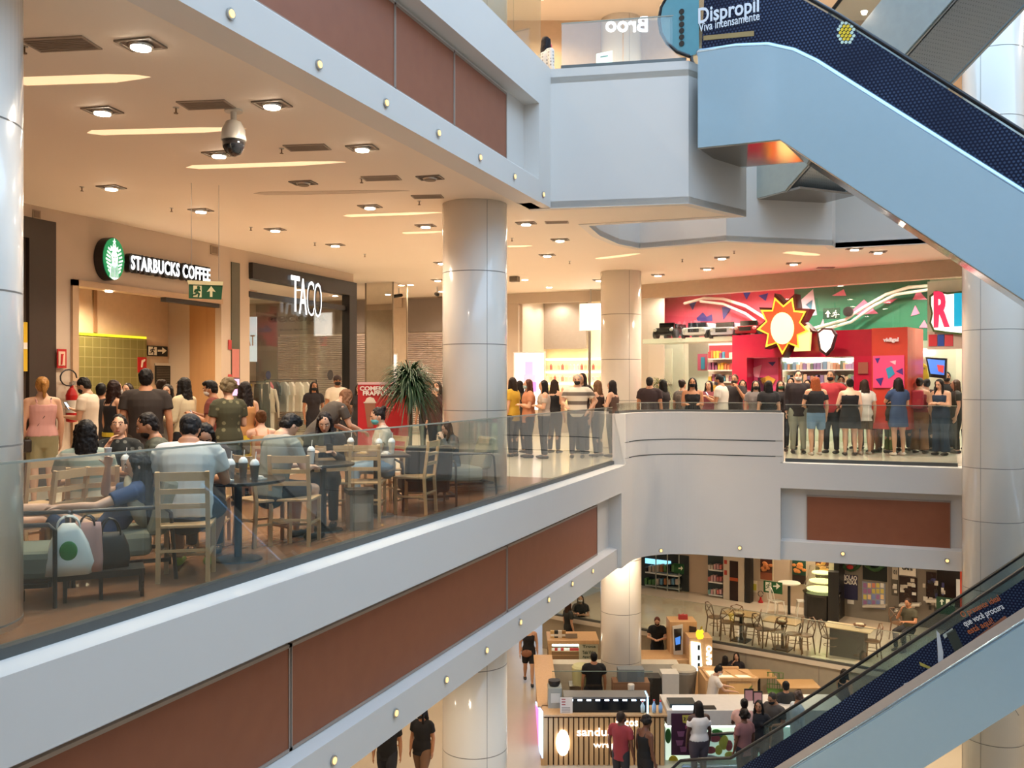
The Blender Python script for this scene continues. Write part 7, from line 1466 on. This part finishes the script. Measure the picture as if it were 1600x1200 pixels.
a = person(495, 12.5, -60, 1.72, pose='stand', hair=('bob', '7a5236'), top=('tee', '4a423a'), bot=('pants', '2a2a2e'), mask='7ab0c0', lean=42, hp=5, al='reach', ar='reach', skin='l', det=0, label='woman with auburn bob and blue mask bending forward in a dark grey shirt')
person(603, 12.1, 100, 1.68, pose='sit', hair=('bun', '1e1410'), top=('tee', 'bcae9e'), bot=('pants', '7a90a0'), mask='5aa0a4', al='table', ar='table', skin='l', hp=12, lean=6, det=0, label='seated woman with teal mask and pale t-shirt facing left')
person(708, 13.3, 112, 1.38, pose='sit', hair=('bob', '3a2418'), top=('long', '4e5458'), bot=('pants', '6a747c'), al='face', ar='table', skin='p', hp=24, lean=5, det=0, label='child with brown hair in a grey hoodie sitting in the armchair')
person(408, 12.6, 14, 1.6, pose='sit', hair=('bun', '5a3a22'), top=('tank', 'c88a68'), bot=('pants', '2a2a2e'), al='table', ar='table', skin='p', det=1, label='seated woman with brown bun and bare shoulders behind the grey t-shirt man')
# reclining woman in blue
a = person(0, 0, 110, 1.68, loc=tuple(dep(166, 7.52)), pose='recline', lean=-32, hair=('long', '1a1412'), top=('dress', '2c3f66', DN), bot=('none', '2c3f66'), hp=42, al=((.10, .26, -.16), (.02, .52, -.22)), ar=((.06, .24, -.10), (-.10, .26, .14)), skin='p', det=0, pz=.36,
           kn=[(-.08, .44, .60), (.12, .50, .48)], an=[(-.05, .90, .60), (.02, .90, .46)], shoes=None, mask=None, label='reclining woman in a blue denim dress drinking in the armchair behind the glass')
w0 = a['wr'][1]; e = thing('glass_cup', w0 + Vector((0, 0, .06)), 0, 'clear plastic cup raised by the reclining woman in blue', 'cup'); MB().lathe([(.022, 0), (.03, .09)], seg=18).build('cup', cm('a8aca8', .15), e); MB().lathe([(.031, .09), (.031, .097)], seg=18).build('lid', cm('d0d4d2', .2), e)
# ---- clothes shop and beyond
person(490, 20.5, 200, 1.66, hair=('bob', '1a1210'), top=('tee', '241e22'), skin='m', mask='1a1a1c', det=2, label='masked dark-haired woman in black inside the clothes shop')
person(527, 20.2, 190, 1.80, hair=('short', '1a1210'), top=('tee', 'd8ccb8'), skin='m', mask='141414', cap='3a2a26', det=2, label='man in a cap, black mask and white t-shirt by the black frame')
person(668, 19.5, 160, 1.72, hair=('short', '1a1210'), top=('tee', '1c1a1c'), skin='m', mask='2a2a2a', det=2, label='man in black partly hidden behind the leafy plant')
person(684, 18.8, 150, 1.66, hair=('long', '2a1a14'), top=('long', '3a1e1e'), skin='l', mask='c8bcb4', al='face', det=2, label='woman with pale mask in a dark red top beside the centre pillar')
person(562, 19.8, 170, 1.62, hair=('long', '1a1210'), top=('tee', '1e1a1c'), skin='l', det=2, label='dark figure between the black frame and the red banner')
# ---- crowd along the far railing
gq = 'crowd'
C = [
 (801, 20.0, 60, 1.66, dict(hair=('long', '241812'), top=('tee', 'b8922a'), label='woman in a yellow top cut by the centre pillar')),
 (812, 21.0, 30, 1.60, dict(hair=('long', '1c1310'), top=('tee', '2a2420'), label='dark-haired woman behind the yellow top')),
 (826, 19.7, 105, 1.62, dict(hair=('wavy', '4a2618'), top=('tee', 'b87a58'), mask='9ab4b8', al='fold', ar='fold', label='woman with reddish brown hair, pale blue mask and orange tee')),
 (850, 19.5, 100, 1.60, dict(hair=('long', '120e0d'), top=('off', 'a8988a'), al='fold', ar='fold', label='woman with long black hair and bare shoulders leaning left')),
 (866, 21.0, -30, 1.62, dict(hair=('wavy', '2a1c14'), top=('tank', '141216'), label='woman in a black tank top left of the striped polo man')),
 (902, 19.6, 178, 1.72, dict(hair=('short', '9a948c'), top=('polo', 'cfc4b2', POLO), mask='1a1718', al='hip', ar='rail', skin='l', w=.21, g=1.25, label='grey-haired man in a wide-striped polo and dark mask leaning on the railing')),
 (910, 20.8, 150, 1.76, dict(hair=('long', '1a1210'), top=('tee', '2a2220'), label='dark-haired woman behind the striped polo man')),
 (934, 20.0, 60, 1.60, dict(hair=('wavy', '6a4a30'), top=('tank', '3a2a22'), label='woman with light brown long hair right of the striped polo man')),
 (957, 19.9, 70, 1.60, dict(hair=('long', '1e1512'), top=('tank', '5a4236'), al='fold', ar='fold', label='woman in a brown tank top by the pillar notice')),
 (1015, 20.9, -10, 1.68, dict(hair=('short', '1a1412'), top=('tee', '2e1c1e'), w=.2, g=1.2, skin='m', label='man in a dark maroon t-shirt being hugged')),
 (1036, 21.3, 60, 1.62, dict(hair=('long', '0f0c0b'), top=('tee', '241a1c'), al=((.05, .2, -.02), (-.10, .34, .0)), label='long black-haired woman with her arm round the maroon man')),
 (1066, 21.4, -40, 1.62, dict(hair=('bun', '2a1c18'), top=('tee', '6a6460', FLO), label='woman with dark bun and floral top')),
 (1082, 20.7, 180, 1.66, dict(hair=('long', '0f0c0c'), top=('tank', '161418'), mask='141416', al='phonelow', ar='phonelow', skin='m', label='long-haired woman in black tank and black mask looking at the camera side')),
 (1127, 20.7, 70, 1.74, dict(hair=('short', '1a1412'), top=('tee', 'cbc2b6'), mask='5a5a6a', al='phone', ar='phone', hp=18, w=.2, g=1.15, skin='m', label='man in a white t-shirt and grey mask turned left with a phone')),
 (1148, 21.6, 165, 1.74, dict(hair=('short', '3a2a20'), top=('tee', '2a2426'), al='face', ar='phonelow', skin='m', mask='2a2422', w=.2, label='man in a dark top lifting his hand to his face')),
 (1181, 20.8, 182, 1.60, dict(hair=('long', '140f0e'), top=('tee', '7a7270'), mask='121214', label='woman with black mask and grey t-shirt behind the parapet')),
 (1201, 20.6, 10, 1.60, dict(hair=('long', '0e0b0b'), top=('tee', '18161a'), g=-1.15, label='woman with very long black hair seen from behind')),
 (1219, 21.6, 195, 1.60, dict(hair=('wavy', '2a1a16'), top=('tee', '242024'), mask='2e5a3c', label='woman with a green mask')),
 (1247, 20.9, 185, 1.82, dict(hair=('short', '1a1412'), top=('long', '231a1e'), mask='c8c4be', bot=('pants', '9a9a8a'), skin='l', label='tall man with white mask and dark maroon sweater')),
 (1275, 20.35, 15, 1.68, dict(hair=('wavy', '8a4420'), top=('off', '161418'), bot=('shorts', '6a8aa8'), pose='lean1', al='rail', skin='l', shoes='c8b8a8', label='red-haired woman in an off-shoulder black top and denim shorts')),
 (1299, 20.9, 160, 1.82, dict(hair=('short', '4a4038'), top=('polo', 'a83038'), mask='17171a', bot=('pants', '17171b'), al='hip', ar='hip', w=.2, g=1.1, skin='m', label='man in a red polo and black mask with hands at his waist')),
 (1314, 22.0, 185, 1.70, dict(hair=('bun', '1a1210'), top=('tee', '3a2a28'), mask='cfc4ba', label='masked woman behind the red polo man')),
 (1328, 20.35, 12, 1.64, dict(hair=('bun', '17110f'), top=('strapdress', '121116'), bot=('none', '0'), al='rail', skin='p', g=-1.2, shoes='3a302c', label='woman in a short black strap dress with hair bun, back turned')),
 (1351, 20.55, 20, 1.62, dict(hair=('wavy', '2c1e16'), top=('tee', 'd2cac0'), bot=('shorts', '5a4a30'), al='phonelow', skin='l', g=-1.05, shoes='b8a898', label='woman with long wavy hair, white t-shirt and brown shorts')),
 (1366, 21.2, 60, 1.52, dict(hair=('curly', '2a1c14'), top=('tee', '241c22'), bot=('shorts', '2a2028'), skin='m', label='shorter curly-haired girl in dark clothes beside the white t-shirt')),
 (1381, 21.9, 30, 1.62, dict(hair=('long', '241812'), top=('tee', '5a2428'), bot=('pants', '8a4a30'), label='woman in dark red behind the denim dress')),
 (1404, 20.3, 30, 1.66, dict(hair=('wavy', '1a1211'), top=('dress', '26344e', DN), bot=('none', '0'), al='chin', ar='fold', skin='l', g=-1.08, shoes='d8ccc0', label='woman with long wavy hair in a knee-length denim dress')),
 (1412, 21.6, 20, 1.78, dict(hair=('short', '120e0d'), top=('tee', '17161a'), skin='m', label='dark-haired man in black behind the denim dress')),
 (1430, 21.9, 200, 1.74, dict(hair=('short', '241a16'), top=('tee', 'b8b8a4'), skin='l', label='man in a pale t-shirt near the yellow board')),
 (1437, 20.9, -20, 1.66, dict(hair=('bun', '1a1110'), top=('tank', '8a2430'), bot=('wide', '8a5a34'), skin='l', label='woman with a red backpack and tan trousers')),
 (1470, 20.35, 150, 1.64, dict(hair=('long', '1c1412'), top=('suit', '22344a'), bot=('wide', '1e3044'), al='fold', ar='fold', skin='l', hp=20, g=-1.15, shoes='2a2624', label='woman in a dark blue sleeveless jumpsuit with folded arms')),
 (1479, 21.8, 185, 1.80, dict(hair=('short', '1a1412'), top=('tee', '1c1a1c'), mask='141414', skin='m', label='bearded man in black with mask pulled low behind the jumpsuit')),
 (1494, 21.0, 100, 1.62, dict(hair=('wavy', '4a3424'), top=('tee', '2c2a22'), bot=('pants', '2a2c24'), label='wavy-haired person in dark olive beside the big pillar')),
 (1500, 22.2, 160, 1.72, dict(hair=('long', '16100e'), top=('tee', '241e1e'), label='dark-haired woman at the back next to the big pillar')),
 (1597, 20.8, 30, 1.66, dict(hair=('long', '241812'), top=('tee', '4a3a34'), label='person at the right edge beyond the big pillar')),
 (1340, 22.3, 150, 1.62, dict(hair=('long', '1a1210'), top=('tee', '1e1a1e'), label='dark-haired woman behind the black strap dress')),
 (1236, 22.2, 170, 1.66, dict(hair=('wavy', '14100e'), top=('tee', '1a181c'), label='woman in black behind the tall man')),
 (1262, 21.7, 170, 1.62, dict(hair=('bob', '1a1210'), top=('tee', '3a2c30'), mask='8a8a90', label='short-haired masked woman between the tall man and the red-haired woman')),
 (1390, 20.9, -60, 1.60, dict(hair=('long', '17100e'), top=('tee', '2a2a22'), bot=('pants', '4a5a2a'), al='phonelow', label='long-haired woman in dark olive just left of the denim dress')),
 (1448, 21.6, 20, 1.64, dict(hair=('bun', '1e1512'), top=('tee', '3a2422'), bot=('pants', '2a2426'), label='woman with bun between the red backpack and the jumpsuit')),
 (1108, 22.0, 160, 1.60, dict(hair=('long', '1a1210'), top=('tee', '7a3a44'), label='woman in dusty red between the black tank top and the white t-shirt man')),
 (1160, 22.3, 190, 1.62, dict(hair=('long', '2a1a14'), top=('tee', 'a85a50'), label='woman in coral at the back before the red portal')),
 (1455, 22.4, 40, 1.70, dict(hair=('short', '1a1412'), top=('tee', '2a2e34'), label='man in dark grey before the blue television')),
]
for u, t, f, H, kw in C:
    kw.setdefault('skin', 'l'); kw.setdefault('det', 2); kw.setdefault('g', -1.12 if kw['hair'][0] in ('long', 'wavy', 'bun') else 1.12); a = person(u, t, f, H*1.055, **kw)
    if 'with a red backpack' in kw['label']:
        q = a['e']; e = thing('backpack', a['M'] @ a['U'](0, -.17, .12), q.rotation_euler.z, 'red backpack on the woman with tan trousers', 'backpack'); MB().box(-.15, .15, -.09, .05, -.05, .38).build('body', cm('a82838', .7), e, bevel=.04); MB().tube([(-.1, .05, .0), (-.11, .25, .1), (-.1, .2, .34), (-.1, .05, .36)], .015, 6).tube([(.1, .05, .0), (.11, .25, .1), (.1, .2, .34), (.1, .05, .36)], .015, 6).build('straps', cm('8a2030'), e)
    if 'tall man with white' in kw['label'] or 'white t-shirt and grey mask' in kw['label']: phone(a, 1, 'phone held by the '+kw['label'].split(' and ')[0][:40])
# ---- lower floor
ZF = ZL
def low(u, v, H, f, t=None, **k):   # head top at pixel (u, v)
    tt = t or (EYE - (ZL+H))*FPX/(v-600); return person(u, tt, f, H, z=ZL, det=2, **k)
low(660, 1122, 1.66, 160, t=17.9, hair=('long', '1a1312'), top=('tee', '151316'), bot=('pants', '7a5a44'), mask='1c1a1c', skin='m', hy=-40, g=-1.2, pose='walk', label='woman in a black t-shirt and black mask walking, bottom left of the pillar')
low(605, 1130, 1.70, 175, t=17.6, hair=('short', '1a1312'), top=('tee', '131215'), bot=('pants', '22242c'), skin='m', pose='walk', g=1.2, w=.2, label='person in black half hidden by the fascia, bottom left')
a = low(826, 985, 1.68, 182, t=24.3, hair=('pony', '2a1c16'), top=('tank', '151318'), bot=('shorts', '121115'), skin='l', pose='walk', g=-1.05, shoes='1c1a1c', label='woman in black tank top and cycling shorts walking beside the pillar')
e = thing('belt_bag', a['M'] @ a['U'](.06, .15, -.02), a['e'].rotation_euler.z, 'brown belt bag on the walking woman in black', 'bag'); MB().ell((0, 0, -.04), (.15, .05, .10)).build('body', cm('8a5a40', .6), e, smooth=True); MB().tube([(-.13, -.02, .02), (0, .03, .04), (.13, -.02, .02)], .012, 6).build('strap', cm('6a4430'), e)
low(928, 1050, 1.74, 5, t=21.3, hair=('short', '120e0d'), top=('tee', '121114'), skin='m', w=.2, g=1.15, label='worker in black behind the sandwich kiosk with his back turned')
low(1027, 988, 1.70, 178, t=24.8, hair=('short', '5a2a1a'), top=('tee', '131416'), mask='1a1414', al='table', ar='table', hp=25, skin='l', label='technician in a black t-shirt and mask at the repair desk')
low(1133, 1024, 1.40, 0, t=23.5, pose='sit', pz=.45, hair=('long', '0f0c0c'), top=('tee', '151316'), label='woman with black hair from behind beside the repair kiosk letters')
low(1151, 1020, 1.42, 170, t=23.7, pose='sit', pz=.45, hair=('long', '1e1412'), top=('tee', '241c20'), label='young woman facing the camera beside the repair kiosk letters', ar='face')
low(1112, 1062, 1.68, -75, t=20.6, hair=('short', '15100e'), top=('tee', 'd8ccc0'), mask='d0ccc8', al='reach', ar='reach', hp=20, lean=10, skin='l', label='worker in a white t-shirt and mask preparing food at the juice counter')
low(1163, 1081, 1.66, -5, t=18.4, hair=('bun', '120e0d'), top=('tee', 'c89c90'), bot=('pants', '5a5048'), skin='dd', al='table', ar='table', g=-1.25, label='woman in a loose pink top seen from behind at the juice counter')
low(1210, 1076, 1.74, 140, t=18.6, hair=('short', '3a342e'), top=('tee', '47403c'), bot=('pants', '26242a'), mask='141416', hp=25, al='phonelow', ar='phonelow', skin='m', w=.2, g=1.15, label='man in a dark grey t-shirt and black mask looking down')
low(1228, 1080, 1.62, 20, t=19.6, hair=('short', '0f0c0b'), top=('tee', '2a2826'), skin='m', label='dark-haired person behind the man in dark grey')
low(1246, 1086, 1.62, -60, t=18.9, hair=('curly', '4a3830'), top=('long', 'c2cad2'), mask='cfcac6', hp=15, skin='m', g=-1.1, label='masked woman in a pale blue shirt by the escalator handrail')
low(1319, 1041, 1.62, -35, t=21.6, pose='sit', hair=('bob', '120e0d'), top=('tank', '15141a'), skin='l', label='woman with dark bob and black tank top at the food tables', al='table')
low(970, 1124, 1.68, -30, t=17.6, hair=('short', '2a1e18'), top=('tee', '8a3038'), bot=('pants', '2a2a30'), mask='141418', skin='d', hy=-25, label='man in a red and white shirt with black mask before the sandwich kiosk', w=.2)
low(1008, 1130, 1.66, -50, t=17.4, hair=('curly', '17110f'), top=('tank', '121215'), bot=('pants', '1a1a1e'), skin='d', hp=18, label='curly-haired woman in black before the sandwich kiosk', g=-1.1)
low(1092, 1128, 1.68, 20, t=18.2, hair=('long', '1a1310'), top=('off', 'd8d0cc'), bot=('pants', '4a4048'), skin='dd', label='dark-skinned woman in a white off-shoulder top near the escalator foot', g=-1.2)
low(1186, 1118, 1.66, 170, t=18.3, hair=('long', '0f0c0c'), top=('tee', '17151a'), skin='m', label='long-haired woman with dark clothes just behind the escalator handrail')
low(1163, 1140, 1.60, 40, t=17.9, hair=('curly', '1a120e'), top=('tee', '8a5a58'), skin='d', label='woman with a large curly mane at the foot of the escalator')
a_ = low(888, 940, 1.66, -60, t=26.6, hair=('wavy', '3a2418'), top=('tee', '2a2c2a'), bot=('pants', '1a1a1e'), mask='b0a8a4', skin='l', label='woman in a dark checked shirt behind the accessory kiosk')
a_ = low(907, 929, 1.72, 180, t=27.2, hair=('long', '15100f'), top=('tee', '1e1c20'), mask='d0ccc8', al='fold', ar='phone', skin='l', label='woman with white mask and dark top behind the accessory kiosk')
# man at the terrace rail
p = onz(1420, 1014, PZ); person(0, 0, 125, 1.74, loc=(p.x, p.y, PZ), pose='sit', hair=('short', '2a1a14'), top=('tee', '4a4636'), bot=('pants', '2a2a2e'), al='table', ar='face', skin='m', hp=12, det=2, label='seated man in an olive t-shirt with hand to his face on the terrace')
# upper floor
p = dep(853, 17.0); person(0, 0, -60, 1.68, loc=(p.x, p.y, ZU), hair=('long', '1a1418'), top=('long', 'e0ddd8', POL), bot=('pants', '22242a'), skin='l', mask='d05a70', det=2, label='woman in polka dots and pink mask on the upper floor')
